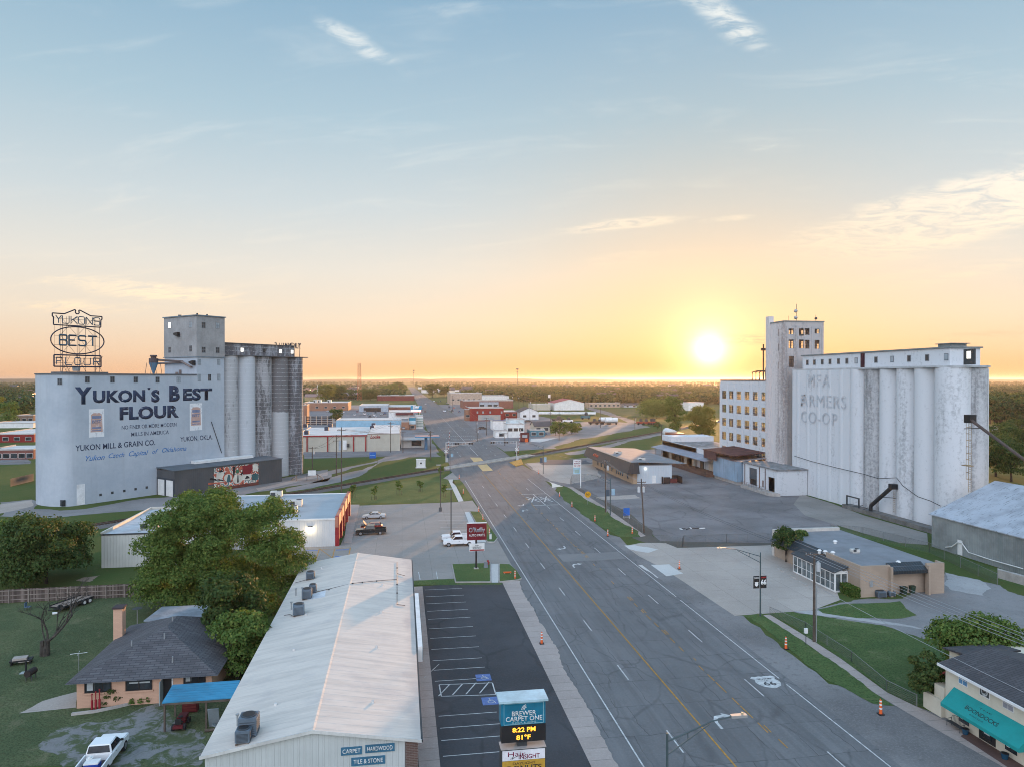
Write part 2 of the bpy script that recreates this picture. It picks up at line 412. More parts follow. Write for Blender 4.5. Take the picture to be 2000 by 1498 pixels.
def paved(name, c, var=.25, grid=None, crack=0.0, vor=0.0, streaks=0.0, stain=.3, rough=.9, tint=None, stainc=None):
 m, t, b = newmat(name)
 n1 = t.noise(t.pos, .08, 6, .6); n2 = t.noise(t.pos, 1.3, 6, .65); n3 = t.noise(t.pos, 5, 5, .75)
 col = t.mix(t.smooth(n1, .35, .68), c, tint or tuple(x * (1 - var) for x in c))
 col = t.mix(t.math('MULTIPLY', t.smooth(n2, .5, .75), stain), col, stainc or tuple(x * .5 for x in c))
 col = t.mix(t.math('MULTIPLY', t.smooth(n3, .45, .7), .4), col, tuple(min(1, x * 1.35) for x in c))
 if streaks:
  sv = t.vmath('MULTIPLY', t.pos, (1.0, .03, 1)); sn = t.noise(sv, .9, 5, .6)
  col = t.mix(t.math('MULTIPLY', t.smooth(sn, .46, .66), streaks), col, tuple(x * .62 for x in c))
  sn2 = t.noise(t.vmath('ADD', sv, (7, 3, 0)), .6, 4, .6)
  col = t.mix(t.math('MULTIPLY', t.smooth(sn2, .52, .7), streaks * .8), col, tuple(min(1, x * 1.35) for x in c))
 if grid:
  v2 = cracks(t, t.pos, 1, 1, grid[2])
  f, slab = brickfac(t, t.vmath('MULTIPLY', v2, (1, 1, 0)) if not grid[4] else t.vmath('ADD', t.vmath('MULTIPLY', v2, (1, 1, 0)), (0, 0, 0)), grid[0], grid[1], grid[3], grid[5] if len(grid) > 5 else .5)
  col = t.mix(t.math('MULTIPLY', slab, .24), col, tuple(x * .6 for x in c))
  gm = t.math('MULTIPLY', f, t.math('ADD', .35, t.math('MULTIPLY', t.smooth(t.noise(t.pos, .25, 3), .36, .55), .65)))
  col = t.mix(t.math('MULTIPLY', gm, crack), col, tuple(x * .22 for x in c))
 if vor:
  v3 = cracks(t, t.pos, 1, 1, .5)
  vo = t.node('ShaderNodeTexVoronoi', feature='DISTANCE_TO_EDGE'); t.put(vo.inputs['Vector'], t.vmath('MULTIPLY', v3, (1, .55, 0))); vo.inputs['Scale'].default_value = vor
  vf = t.math('SUBTRACT', 1.0, t.smooth(vo.outputs[0], .0, .03))
  vf = t.math('MULTIPLY', vf, t.smooth(t.noise(t.pos, .15, 3), .38, .55))
  col = t.mix(t.math('MULTIPLY', vf, .33), col, tuple(x * .25 for x in c))
 t.put(b.inputs['Base Color'], col); b.inputs['Roughness'].default_value = rough; b.inputs['Specular IOR Level'].default_value = .25
 bn = t.node('ShaderNodeBump'); bn.inputs['Strength'].default_value = .25; bn.inputs['Distance'].default_value = .04
 t.put(bn.inputs['Height'], n3); t.put(b.inputs['Normal'], bn.outputs[0])
 return m
def turf(name, c, c2, c3, dry=.35, sc=1.0):
 m, t, b = newmat(name)
 n0 = t.noise(t.pos, .012 * sc, 5, .55); n1 = t.noise(t.pos, .12 * sc, 6, .62, .5); n2 = t.noise(t.pos, .9, 6, .72); n3 = t.noise(t.pos, 4.5, 5, .75)
 col = t.mix(t.smooth(n1, .36, .66), c, c2)
 col = t.mix(t.math('MULTIPLY', t.smooth(t.math('ADD', t.math('MULTIPLY', n2, .5), t.math('MULTIPLY', n1, .5)), .5, .68), dry), col, c3)
 col = t.mix(t.math('MULTIPLY', t.smooth(n3, .42, .66), .7), col, tuple(x * .3 for x in c)); n5 = t.noise(t.pos, .5, 7, .72, .8); col = t.mix(t.math('MULTIPLY', t.smooth(n5, .52, .68), .55), col, tuple(x * .5 for x in c2)); col = t.mix(t.math('MULTIPLY', t.smooth(n5, .3, .42), -.5) if 0 else t.math('MULTIPLY', t.math('SUBTRACT', 1.0, t.smooth(n5, .32, .45)), .5), col, c3)
 col = t.mix(t.math('MULTIPLY', t.smooth(n0, .5, .62), .5), col, c2)
 t.put(b.inputs['Base Color'], col); b.inputs['Roughness'].default_value = .95; b.inputs['Specular IOR Level'].default_value = .1
 bn = t.node('ShaderNodeBump'); bn.inputs['Strength'].default_value = .8; bn.inputs['Distance'].default_value = .12
 t.put(bn.inputs['Height'], t.math('ADD', n3, n2)); t.put(b.inputs['Normal'], bn.outputs[0])
 return m
GRASS = turf('grass_ground', (.07, .1, .038), (.105, .125, .05), (.17, .15, .08))
LAWN = turf('lawn', (.07, .12, .042), (.1, .15, .052), (.16, .16, .075), .35)
DRYG = turf('dry_grass', (.12, .125, .05), (.16, .15, .07), (.22, .18, .1), .5)
ASPH = paved('asphalt', (.165, .163, .163), .22, grid=(3.4, 5.2, .35, .04, 0, .35), crack=.55, vor=.22, streaks=.5, stain=.3)
BLACKTOP = paved('blacktop', (.066, .068, .073), .35, vor=.14, stain=.35, crack=0)
OLDLOT = paved('old_lot', (.2, .19, .19), .4, vor=.13, stain=.6, streaks=0)
LOTC = paved('lot_concrete', (.3, .275, .25), .2, grid=(4.6, 4.6, .02, .03, 0, .0), crack=.5, stain=.35)
PALEC = paved('pale_concrete', (.41, .355, .31), .2, grid=(5, 5, .03, .035, 0, .0), crack=.5, stain=.3)
WALKC = paved('walk_concrete', (.4, .335, .3), .22, grid=(6.2, 1.8, .02, .03, 0, .0), crack=.7, stain=.3)
NEWC = paved('new_concrete', (.52, .5, .47), .12, stain=.12)
GRAVEL = paved('gravel', (.23, .22, .215), .3, stain=.55)
TOWNP = paved('town_pavement', (.21, .205, .21), .3, grid=(6, 6, .2, .05, 0), crack=.5, stain=.4)
BALLAST = paved('ballast', (.14, .125, .115), .3, stain=.7)
WORN = paved('worn_drive', (.2, .195, .19), .3, stain=.5)
t = NT(WORN.node_tree); b = t.n['Principled BSDF']; old = b.inputs['Base Color'].links[0].from_socket; gp_ = t.node('ShaderNodeNewGeometry').outputs['Position']
t.put(b.inputs['Base Color'], t.mix(t.smooth(t.noise(gp_, .55, 8, .72, .6), .44, .56), old, t.mix(t.noise(gp_, 3, 4), (.04, .065, .028), (.1, .11, .055))))
DIRT = paved('bare_dirt', (.27, .2, .15), .3, stain=.5)
PAINT = M('road_paint', (.62, .62, .6), .8, var=.3, scale=2.2)
YPAINT = M('yellow_road_paint', (.52, .27, .05), .8, var=.3, scale=2.2)
TANP = M('crossing_panel', (.62, .42, .2), .85, var=.15, scale=1.5)
# ------------------------------------------------------------------ ground
mb = MB(); S = 42000
mb.face([(-S, -S, 0), (S, -S, 0), (S, S, 0), (-S, S, 0)])
m, t, b = newmat('far_ground')
n0 = t.noise(t.pos, .0011, 4, .5); n1 = t.noise(t.pos, .011, 6, .6); n2 = t.noise(t.pos, .15, 6, .65); n3 = t.noise(t.pos, 1.7, 5, .7); n4 = t.noise(t.pos, 9, 4, .7)
c = t.mix(t.smooth(n1, .38, .66), (.058, .09, .026), (.1, .118, .036))
c = t.mix(t.math('MULTIPLY', t.smooth(n2, .45, .7), .5), c, (.05, .1, .024))
c = t.mix(t.math('MULTIPLY', t.smooth(n3, .5, .72), .35), c, (.17, .15, .07))
c = t.mix(t.math('MULTIPLY', t.smooth(n4, .42, .7), .5), c, (.028, .042, .012))
far = t.smooth(t.vmath('LENGTH', t.pos), 500, 1500)
fc = t.ramp(n0, [(.3, (.05, .075, .03)), (.45, (.07, .09, .035)), (.5, (.2, .17, .08)), (.56, (.06, .08, .03)), (.66, (.14, .13, .06))])
c = t.mix(far, c, fc)
t.put(b.inputs['Base Color'], c); b.inputs['Roughness'].default_value = .95; b.inputs['Specular IOR Level'].default_value = .1
bn = t.node('ShaderNodeBump'); bn.inputs['Strength'].default_value = .7; bn.inputs['Distance'].default_value = .12
t.put(bn.inputs['Height'], n4); t.put(b.inputs['Normal'], bn.outputs[0])
struct('ground', mb, m)
mb = MB(); hr = random.Random(8); nx_, ny_ = 90, 5; hh_ = [[0 if j in (0, 4) else (14 + 10 * math.sin(i * .33 + j) + hr.uniform(0, 15)) * (1, 1, .8)[j - 1] for j in range(5)] for i in range(nx_)]
for i in range(nx_):
 for j in range(5): mb.pt((-9000 + 260 * i, 7200 + 700 * j + hr.uniform(-90, 90), hh_[i][j] - .5))
for i in range(nx_ - 1):
 for j in range(4): mb.idx([i * 5 + j, (i + 1) * 5 + j, (i + 1) * 5 + j + 1, i * 5 + j + 1])
struct('hills', mb, M('wooded_hills', (.035, .05, .025), .95, var=.3, scale=.004), fix=True)
def zf(x0, y0, s): return lambda pts: [G(x0 + a * s, y0 + c * s) for a, c in pts]
z1 = zf(0, 580, .32048); z2 = zf(560, 680, .25368); z3 = zf(1000, 700, .22692); z4 = zf(1380, 580, .32041)
z5 = zf(760, 730, .125); z6 = zf(380, 940, .3724); z7 = zf(900, 900, .3992); z8 = zf(1400, 980, .34582); zA = zf(0, 940, .3726)
def rag(pts, amp, step, seed=1):
 """wander along an open line"""
 rr = random.Random(seed); out = []
 for a, c in zip(pts, pts[1:]):
  L = math.dist(a, c); n = max(1, int(L / step))
  for k in range(n):
   f = k / n; out.append((a[0] + (c[0] - a[0]) * f + rr.uniform(-amp, amp), a[1] + (c[1] - a[1]) * f + rr.uniform(-amp, amp)))
 out.append(pts[-1]); return out
sheet('town_pavement', [(-62, 292), (15, 292), (15, 830), (-140, 830), (-120, 480), (-62, 400)], .01, TOWNP)
sheet('town_pavement', [(42, 292), (66, 300), (70, 345), (120, 400), (110, 560), (80, 560), (80, 830), (42, 830)], .01, TOWNP)
road_left = [(16.6, 20)] + rag(rag([(16.75, 28), (16.45, 45), (16.7, 55), (16.6, 68), (17.0, 80), (16.8, 92), (17.1, 103)], .22, 3.0, 5), .1, .5, 3) + [(17.4, 104), (17.7, 150), (17.6, 176), (17.4, 205), (15.5, 237), (16.2, 243), (17.2, 285), (15.8, 318), (15, 350), (14.6, 435), (15.5, 560), (18, 800), (20, 1400), (22, 2600), (24, 2600)]
road_right = [(42, 2600), (40, 1400), (41.5, 800), (44.5, 594), (43.4, 481), (41, 352), (41.5, 300), (41.3, 270), (41.2, 250), (42.4, 225), (41.6, 203), (40, 170), (39.2, 140), (38.8, 110), (38.6, 20)]
sheet('road', road_left + road_right, .03, ASPH)
sh = [(38.4, 20), (38.4, 120), (38.6, 170), (39.2, 200)] + z7([(470, 130), (455, 152), (500, 205), (570, 262), (640, 318), (720, 358), (778, 372), (830, 430), (880, 470), (960, 510), (1062, 572), (1200, 662), (1340, 757)]) + \
  rag(z8([(150, 640), (260, 730), (390, 840), (520, 930), (640, 1030), (830, 1130), (1060, 1182), (1240, 1300), (1500, 1498)]), .25, 1.2, 9) + [(46.5, 20)]
sheet('gravel_shoulder', sh, .02, paved('shoulder_gravel', (.215, .205, .2), .4, stain=.85))
sheet('gravel_shoulder', [(38.1, 20), (38.3, 120), (38.9, 170), (39.8, 170), (39.6, 120), (40.0, 80), (39.7, 20)], .035, MATS['shoulder_gravel'])
def strip(mbx, x, y0, y1, wd=.13, z=.045): mbx.face([(x - wd / 2, y0, z), (x + wd / 2, y0, z), (x + wd / 2, y1, z), (x - wd / 2, y1, z)])
wl = MB(); yl = MB()
for y in np.arange(30, 205, 9.0): strip(wl, 18.45, y, y + 9.0)
for y in np.arange(30, 208, 9.0):
 strip(wl, 37.3, y, y + (9.0 if y > 95 or (y // 9) % 3 else 7.6))
k = 0
for y0 in np.arange(34.0, 200, 14.0):
 strip(wl, 33.8, y0 + .5, y0 + 4.4); strip(wl, 22.3, y0 + 6, y0 + 9.7)
for y in np.arange(30, 225, 6.0): strip(yl, 25.5, y, y + 6.0, .15)
yr = random.Random(4)
for y in np.arange(30, 230, 2.6):
 if yr.random() < .72: strip(yl, 30.65, y, y + yr.uniform(1, 2.5), .11)
 if yr.random() < .3: strip(yl, 30.95, y, y + yr.uniform(.6, 2), .1)
for y in np.arange(275, 560, 8): strip(wl, 30.0 + .8 * (y - 400) / 150, y, y + (8 if y < 300 or 330 < y < 470 else 4), .16)
for y in np.arange(275, 540, 14): strip(wl, 22.4, y, y + 4); strip(wl, 36.2, y, y + 4)
for yy in (352, 372):   # downtown crosswalk bars
 for x in np.arange(24, 38, 1.1): wl.face([(x, yy, .045), (x + .6, yy, .045), (x + .6, yy + .9, .045), (x, yy + .9, .045)])
for y in (165.7, 182.1): wl.face([(30.7, y - .2, .045), (37.2, y - .2, .045), (37.2, y + .2, .045), (30.7, y + .2, .045)])
wl.face([(33.7, 165.9, .046), (33.9, 165.9, .046), (33.9, 182, .046), (33.7, 182, .046)])
for xc in (32.25, 35.45):
 for s in (-1, 1): wl.face([(xc - 1.05 * s - .16, 170, .0465 + .001 * s), (xc - 1.05 * s + .16, 170, .0465 + .001 * s), (xc + 1.05 * s + .16, 178, .0465 + .001 * s), (xc + 1.05 * s - .16, 178, .0465 + .001 * s)])
def arrow(mbx, x, y, s=1, fl=1):
 P = [(-.12, 0), (.12, 0), (.16, 1.2), (.5, 1.9), (1.1, 2.0), (1.1, 1.65), (1.85, 2.2), (1.1, 2.75), (1.1, 2.4), (.3, 2.3), (-.1, 1.5)]
 mbx.face([(x + q[0] * fl, y + q[1] * s, .045) for q in P])
for y, s, fl in ((57.2, 1, 1), (109.8, 1, 1), (124.6, -1, -1), (158, 1, 1), (168, -1, -1), (420, 1, -1)): arrow(wl, 27.9 - fl * .8, y, s, fl)
struct('lane_markings', wl, PAINT); struct('centre_line', yl, YPAINT)
SHIELD = [(0, -1.0), (.32, -.86), (.62, -.66), (.8, -.3), (.86, .05), (.74, .34), (.76, .5), (.92, .7), (.7, .95), (.45, .88), (.22, .95), (0, .88)]
shp = SHIELD + [(-x, y) for x, y in SHIELD[-2:0:-1]]
sheet('road_shield', [(35.75 + x * 1.45, 65.4 + y * 1.45) for x, y in shp], .05, PAINT)
BLKP = M('black_road_paint', (.06, .06, .065), .8)
for s_, y_, h_ in (('66', 64.65, .8), ('OKLAHOMA', 65.95, .32), ('US', 65.55, .26)):
 o = text(None, s_, (35.75, y_, .056), (1, 0, 0), (0, 1, 0), h_, BLKP, 'road_shield_number', bold=.02, wfit={'66': 1.25, 'OKLAHOMA': 1.6, 'US': .4}[s_], depth=0); o['kind'] = 'structure'
for xc in (31.35, 33.1, 34.55, 36.35):
 o = text(None, 'R', (xc, 173.2, .05), (1, 0, 0), (0, 1, 0), 1.7, PAINT, 'crossing_letter', bold=.02, wfit=.7, depth=0); o['kind'] = 'structure'
sheet('concrete_patch', [(26.2, 113.9), (37, 114.2), (37, 119), (26.2, 118.6)], .04, paved('patch_concrete', (.2, .195, .19), .15, stain=.2))
sheet('crossing_panel', [(26, 246), (29.5, 248.6), (29.5, 230.8), (26, 230)], .05, TANP)
sheet('crossing_panel', [(25.7, 256), (29.6, 259.4), (29.6, 270.2), (25.7, 271)], .05, TANP)
RAIL = [(-152, 60), (-65, 152.5), (-25.3, 193.7), (11.1, 234), (46.6, 270), (92, 322), (147, 386), (260, 520), (420, 700)]
def offs(line, d):
 out = []
 for i, p in enumerate(line):
  a = line[max(0, i - 1)]; c = line[min(len(line) - 1, i + 1)]
  tx, ty = c[0] - a[0], c[1] - a[1]; L = math.hypot(tx, ty)
  out.append((p[0] + ty / L * d, p[1] - tx / L * d))
 return out
bl = MB(); L1, R1, L2, R2 = offs(RAIL, -3.4), offs(RAIL, 3.4), offs(RAIL, -1.6), offs(RAIL, 1.6)
for i in range(len(RAIL) - 1):
 hz_ = .32
 for A, B, za, zb in ((L1, L2, .01, hz_), (L2, R2, hz_, hz_), (R2, R1, hz_, .01)):
  if 3 <= i < 4: za, zb = min(za, .028), min(zb, .028)
  bl.face([(*A[i], za), (*B[i], zb), (*B[i + 1], zb), (*A[i + 1], za)])
struct('track_bed', bl, BALLAST, fix=True)
tk = MB(); RUST = M('rail_steel', (.16, .1, .075), .45, metal=.6)
for sgn in (-.75, .75):
 ln = offs(RAIL, sgn)
 for a, c in zip(ln, ln[1:]):
  L = math.dist(a, c); ux, uy = (c[0] - a[0]) / L, (c[1] - a[1]) / L
  n_ = (uy * .06, -ux * .06)
  P = [(a[0] - n_[0], a[1] - n_[1]), (c[0] - n_[0], c[1] - n_[1]), (c[0] + n_[0], c[1] + n_[1]), (a[0] + n_[0], a[1] + n_[1])]
  tk.prism(P, .33, .52)
struct('rails', tk, RUST, fix=True)
ti = MB(); TIE = M('railroad_tie', (.07, .055, .045), .95, var=.3)
for a, c in list(zip(RAIL, RAIL[1:]))[:6]:
 L = math.dist(a, c); ux, uy = (c[0] - a[0]) / L, (c[1] - a[1]) / L
 for q in np.arange(0, L, .62):
  x, y = a[0] + ux * q, a[1] + uy * q
  if 14 < x < 49: continue
  P = [(x + sx * ux * .11 + sy * uy * 1.3, y + sx * uy * .11 - sy * ux * 1.3) for sx, sy in ((-1, -1), (1, -1), (1, 1), (-1, 1))]
  ti.prism(P, .3, .4)
struct('railroad_ties', ti, TIE)
cr = MB(); XP = M('crossing_concrete', (.5, .46, .41), .85, var=.2, scale=1.2)
for d0, d1 in ((-1.95, -.9), (-.6, .6), (.9, 1.95)):
 seg = [(13, 236.1), (46.6, 270), (50, 273.9)]
 A = offs(seg, d0); B = offs(seg, d1)
 for i in range(2): cr.prism([A[i], B[i], B[i + 1], A[i + 1]], .02, .46)
struct('crossing_deck', cr, XP)
sheet('parking_lot', [(2.9, 30), (14.4, 30), (14.6, 103.6), (2.9, 103.6)], .02, BLACKTOP)
sheet('concrete_apron', [(14.4, 30), (14.6, 104), (18.1, 104.2), (18.1, 30)], .024, WALKC)
mb = MB(); mb.box(1.25, 2.9, 30, 103.0, 0, .14); struct('walkway', mb, WALKC)
pk = MB()
for y in (101.5, 98.3, 95.2, 92.1, 89, 85.6, 82.4, 79, 75.8, 73.3, 70.6): pk.face([(3.2, y, .03), (8.5, y, .03), (8.5, y + .1, .03), (3.2, y + .1, .03)])
for y in (63.2, 61.0, 58.9, 56.4, 53.9, 51.6, 49.2, 46.8): pk.face([(3.2, y, .03), (8.4, y, .03), (8.4, y + .1, .03), (3.2, y + .1, .03)])
hat = z6([(1283, 1066), (1562, 1056), (1580, 1118), (1294, 1127)])
for a, c in zip(hat, hat[1:] + hat[:1]):
 L = math.dist(a, c); nx, ny = (c[1] - a[1]) / L * .06, -(c[0] - a[0]) / L * .06
 pk.face([(a[0] - nx, a[1] - ny, .031), (c[0] - nx, c[1] - ny, .031), (c[0] + nx, c[1] + ny, .031), (a[0] + nx, a[1] + ny, .031)])
for q in range(4):
 a = (3.4 + q * 1.3, hat[3][1] + .1); c = (4.6 + q * 1.3, hat[0][1] - .1)
 pk.face([(a[0] - .07, a[1], .032), (a[0] + .07, a[1], .032), (c[0] + .07, c[1], .032), (c[0] - .07, c[1], .032)])
a, c = z6([(1205, 1035), (1283, 957)])
pk.face([(a[0] - .05, a[1], .15), (a[0] + .05, a[1], .15), (c[0] + .05, c[1], .032), (c[0] - .05, c[1], .032)])
struct('parking_lines', pk, PAINT)
BLUEP = M('blue_road_paint', (.13, .2, .42), .8, var=.2, scale=2)
for i, (px, py) in enumerate(((1515, 1028), (1550, 1151))):
 x, y = z6([(px, py)])[0]
 sheet('accessible_marking', [(x - .75, y - .8), (x + .75, y - .8), (x + .75, y + .8), (x - .75, y + .8)], .03, BLUEP)
 wm = MB(); Mt = lambda p: (x + p[0] * .5, y + p[1] * .5, .036)
 ring = [(.1 + .62 * math.cos(a_), -.35 + .62 * math.sin(a_)) for a_ in np.linspace(R(100), R(340), 12)]
 ring2 = [(.1 + .45 * math.cos(a_), -.35 + .45 * math.sin(a_)) for a_ in np.linspace(R(100), R(340), 12)]
 for k in range(11): wm.face([Mt(ring[k]), Mt(ring[k + 1]), Mt(ring2[k + 1]), Mt(ring2[k])])
 for P in ([(-.22, .9), (.0, 1.05), (.1, .85), (-.1, .75)], [(-.1, .75), (.06, .75), (.18, -.1), (.0, -.1)], [(.0, -.1), (.7, -.1), (.7, .05), (.0, .06)], [(.58, -.1), (.72, -.05), (1.0, -.85), (.85, -.9)], [(.06, .4), (.55, .4), (.55, .27), (.08, .27)]):
  wm.face([Mt(p) for p in P])
 struct('accessible_symbol', wm, PAINT)
lot = z2([(545, 1210), (1140, 1190), (1330, 1182), (1430, 1170), (1470, 1225)]) + [(17.6, 150), (17.7, 107.5), (17.5, 104.6), (2, 105), (-18, 105), (-19, 131), (-11, 131.5)]
sheet('parking_lot', lot, .02, LOTC)
sheet('side_street', z2([(1060, 1190), (1290, 945), (1340, 1010), (1440, 1170), (1330, 1182)]) if 0 else z2([(1205, 1000), (1290, 945), (1340, 1010), (1300, 1012), (1245, 1010)]), .015, LOTC)
def island(pts, walk=None):
 mb = MB(); mb.prism(pts, 0, .17); struct('kerb', mb, CONC, fix=True)
 cx = sum(p[0] for p in pts) / len(pts); cy = sum(p[1] for p in pts) / len(pts)
 mb = MB(); mb.prism([(cx + (p[0] - cx) * .955, cy + (p[1] - cy) * .955) for p in pts], .05, .2); struct('grass_island', mb, LAWN, fix=True)
island(z6([(1348, 436), (1552, 430), (1554, 530), (1368, 532)]))
island(z6([(1598, 434), (1650, 436), (1690, 470), (1716, 512), (1694, 520), (1598, 530)]))
sheet('footpath', z6([(1556, 432), (1594, 432), (1594, 530), (1557, 530)]), .03, NEWC)
island(z2([(1408, 1254), (1478, 1256), (1540, 1340), (1625, 1466), (1600, 1498), (1550, 1498), (1490, 1400)]))
sheet('footpath', z2([(1370, 1258), (1405, 1258), (1446, 1340), (1535, 1490), (1470, 1494), (1400, 1340)]), .03, NEWC)
sheet('grass_strip', z6([(1148, 520), (1360, 510), (1368, 532), (1620, 534), (1610, 541), (1150, 544)]), .04, LAWN)
pk = MB()
for k in range(8):
 y = 112 + k * 6.2
 a, c = z2([(1155 + k * 7, 1270 + 27 * k), (1372 + k * 7, 1268 + 27 * k)])
 pk.face([(a[0], a[1], .03), (c[0], c[1], .03), (c[0], c[1] + .12, .03), (a[0], a[1] + .12, .03)])
for k in range(9):
 a, c = z2([(600 - k * 7, 1215 + k * 32), (735 - k * 5, 1210 + k * 32)])
 pk.face([(a[0], a[1], .03), (c[0], c[1], .03), (c[0], c[1] + .12, .03), (a[0], a[1] + .12, .03)])
for k in range(2):
 a, c = z6([(1175 + k * 92, 475 - 3 * k), (1183 + k * 92, 515 - 3 * k)])
 pk.face([(a[0] - .06, a[1], .03), (a[0] + .06, a[1], .03), (c[0] + .06, c[1], .03), (c[0] - .06, c[1], .03)])
struct('parking_lines', pk, PAINT)
yk = MB()
for a_, c_ in (((570, 365), (560, 405)), ((655, 352), (638, 405)), ((735, 352), (722, 405)), ((818, 346), (806, 400)), ((655, 352), (722, 400)), ((570, 365), (818, 346))):
 a, c = z6([a_, c_]); L = math.dist(a, c); nx, ny = (c[1] - a[1]) / L * .08, -(c[0] - a[0]) / L * .08
 yk.face([(a[0] - nx, a[1] - ny, .031), (c[0] - nx, c[1] - ny, .031), (c[0] + nx, c[1] + ny, .031), (a[0] + nx, a[1] + ny, .031)])
struct('parking_lines', yk, YPAINT)
bk = MB()
for px, py in ((612, 362), (775, 358)):
 x, y = z6([(px, py)])[0]; bk.face([(x - 1.1, y - .3, .032), (x + 1.1, y - .3, .032), (x + 1.1, y + .3, .032), (x - 1.1, y + .3, .032)])
 x, y = z6([(px - 15, 396)])[0]; bk.face([(x - .8, y - .8, .032), (x + .8, y - .8, .032), (x + .8, y + .8, .032), (x - .8, y + .8, .032)])
struct('accessible_marking', bk, BLUEP)
mb = MB(); mb.prism(z2([(480, 1205), (560, 1205), (520, 1380), (500, 1498), (440, 1498)]), 0, .12); struct('walkway', mb, WALKC, fix=True)
sheet('grass_field', z2([(490, 1190), (540, 1090), (700, 1055), (960, 1010), (1200, 975), (1240, 1010), (1312, 1178), (1190, 1186)]), .012, LAWN)
sheet('footpath', z2([(1243, 1010), (1278, 1008), (1362, 1176), (1322, 1180)]), .024, NEWC)
sheet('grass_strip', z2([(1282, 1012), (1335, 1010), (1428, 1160), (1366, 1174)]), .024, LAWN)
sheet('gravel_track', z2([(0, 1078), (200, 1030), (400, 975), (580, 935), (700, 870), (760, 835), (960, 832), (860, 858), (740, 872), (640, 930), (560, 985), (420, 1025), (200, 1075), (0, 1105)]), .02, GRAVEL)
sheet('gravel_track', z2([(0, 1040), (130, 1000), (420, 925), (640, 880), (700, 862), (690, 880), (480, 930), (140, 1010), (0, 1060)]), .016, GRAVEL)
sheet('service_road', z2([(134, 812), (870, 795), (1150, 800), (1190, 835), (960, 838), (760, 832), (134, 848)]), .024, OLDLOT)
sheet('footpath', z1([(1560, 1165), (1640, 1150), (1997, 1065), (1997, 1085), (1650, 1165), (1575, 1180)]), .024, WALKC)
sheet('gravel_yard', z1([(0, 1250), (196, 1232), (205, 1290), (360, 1300), (520, 1290), (890, 1225), (1110, 1210), (1400, 1160), (1600, 1130), (1997, 1050), (1997, 1120), (1500, 1200), (1050, 1290), (700, 1310), (300, 1345), (0, 1335)]), .02, GRAVEL)
sheet('concrete_pad', z1([(0, 1262), (196, 1236), (204, 1272), (0, 1318)]), .026, PALEC)
sheet('gravel_yard', z1([(0, 985), (190, 965), (194, 1015), (0, 1020)]), .02, OLDLOT)
sheet('house_lawn', zA([(0, 640), (300, 625), (735, 600), (1000, 560), (1330, 900), (1090, 1480), (1060, 1498), (0, 1498)]), .008, turf('yard_grass', (.082, .108, .052), (.11, .13, .062), (.18, .165, .1), .45))
sheet('concrete_pad', zA([(100, 1215), (225, 1150), (400, 1103), (400, 1185), (250, 1200)]), .02, PALEC)
sheet('gravel_drive', rag(zA([(430, 1480), (440, 1400), (350, 1350), (480, 1340), (640, 1310), (720, 1250), (840, 1230), (850, 1280), (780, 1330), (700, 1400), (760, 1440), (740, 1498), (480, 1498)]), .25, 1.2, 2), .016, WORN)
sheet('gravel_drive', zA([(200, 1380), (330, 1290), (560, 1260), (760, 1180), (850, 1150), (900, 1300), (1080, 1330), (1040, 1498), (330, 1498)]), .012, WORN)
sheet('bare_patch', rag(zA([(400, 520), (450, 500), (520, 490), (470, 525)]), .2, 1, 8), .014, DIRT)
sheet('parking_lot', gp([(1024, 905), (1150, 893), (1290, 878), (1400, 935), (1560, 962), (1590, 985), (1640, 1030), (1500, 1060), (1290, 1056), (1256, 1030), (1113, 952), (1063, 938)]), .012, OLDLOT)
sheet('concrete_lot', z7([(790, 418), (880, 400), (1000, 400), (1060, 425), (1503, 412), (1580, 400), (1690, 440), (1820, 580), (1855, 680), (1720, 730), (1340, 757), (1062, 572), (960, 510), (880, 470)]), .024, PALEC)
sheet('concrete_patch', z7([(868, 508), (1020, 505), (1088, 550), (962, 572)]), .034, NEWC)
sheet('concrete_patch', rag(z7([(780, 415), (850, 412), (965, 432), (920, 450), (860, 440)]), .2, 1, 5), .034, NEWC)
sheet('concrete_patch', z7([(428, 98), (500, 124), (445, 130)]), .034, M('fresh_concrete', (.7, .64, .55), .85, var=.1))
sheet('concrete_patch', z3([(720, 1190), (1060, 1172), (1110, 1200), (760, 1215)]), .02, PALEC)
sheet('lot_patch', z3([(250, 870), (640, 868), (690, 905), (260, 915)]), .02, paved('dark_lot', (.1, .1, .108), .25, stain=.3))
sheet('lot_apron', z3([(130, 900), (700, 905), (760, 1000), (700, 1040), (500, 1080), (330, 1050)]), .016, PALEC)
sheet('grass_verge', z7([(470, 128), (520, 128), (700, 230), (870, 345), (880, 372), (775, 372), (650, 300), (500, 180)]), .05, LAWN)
sheet('footpath', z7([(520, 128), (545, 124), (730, 240), (905, 366), (875, 372), (700, 245)]), .03, WALKC)
sheet('bare_ground', z7([(545, 124), (600, 140), (800, 240), (940, 345), (945, 362), (905, 366), (740, 245)]), .028, paved('trodden_soil', (.11, .1, .085), .3, stain=.5))
sheet('concrete_drive', z4([(530, 1262), (575, 1200), (760, 1255), (960, 1330), (1345, 1440), (1350, 1510), (1180, 1498), (960, 1440), (830, 1400), (600, 1330)]), .03, paved('drive_concrete', (.27, .255, .235), .25, grid=(7, 5, .1, .05, 0), crack=.6, stain=.4))
sheet('gravel_lot', z8([(430, 620), (570, 600), (690, 570), (850, 545), (1050, 545), (1290, 400), (1600, 470), (1760, 540), (1760, 800), (1400, 745), (1170, 775), (950, 700), (570, 640)]), .016, GRAVEL)
sheet('gravel_lot', rag(z8([(1290, 400), (1500, 440), (1560, 490), (1500, 530), (1330, 500), (1280, 460)]), .4, 2, 6), .024, paved('chalky_gravel', (.36, .35, .34), .25, stain=.5))
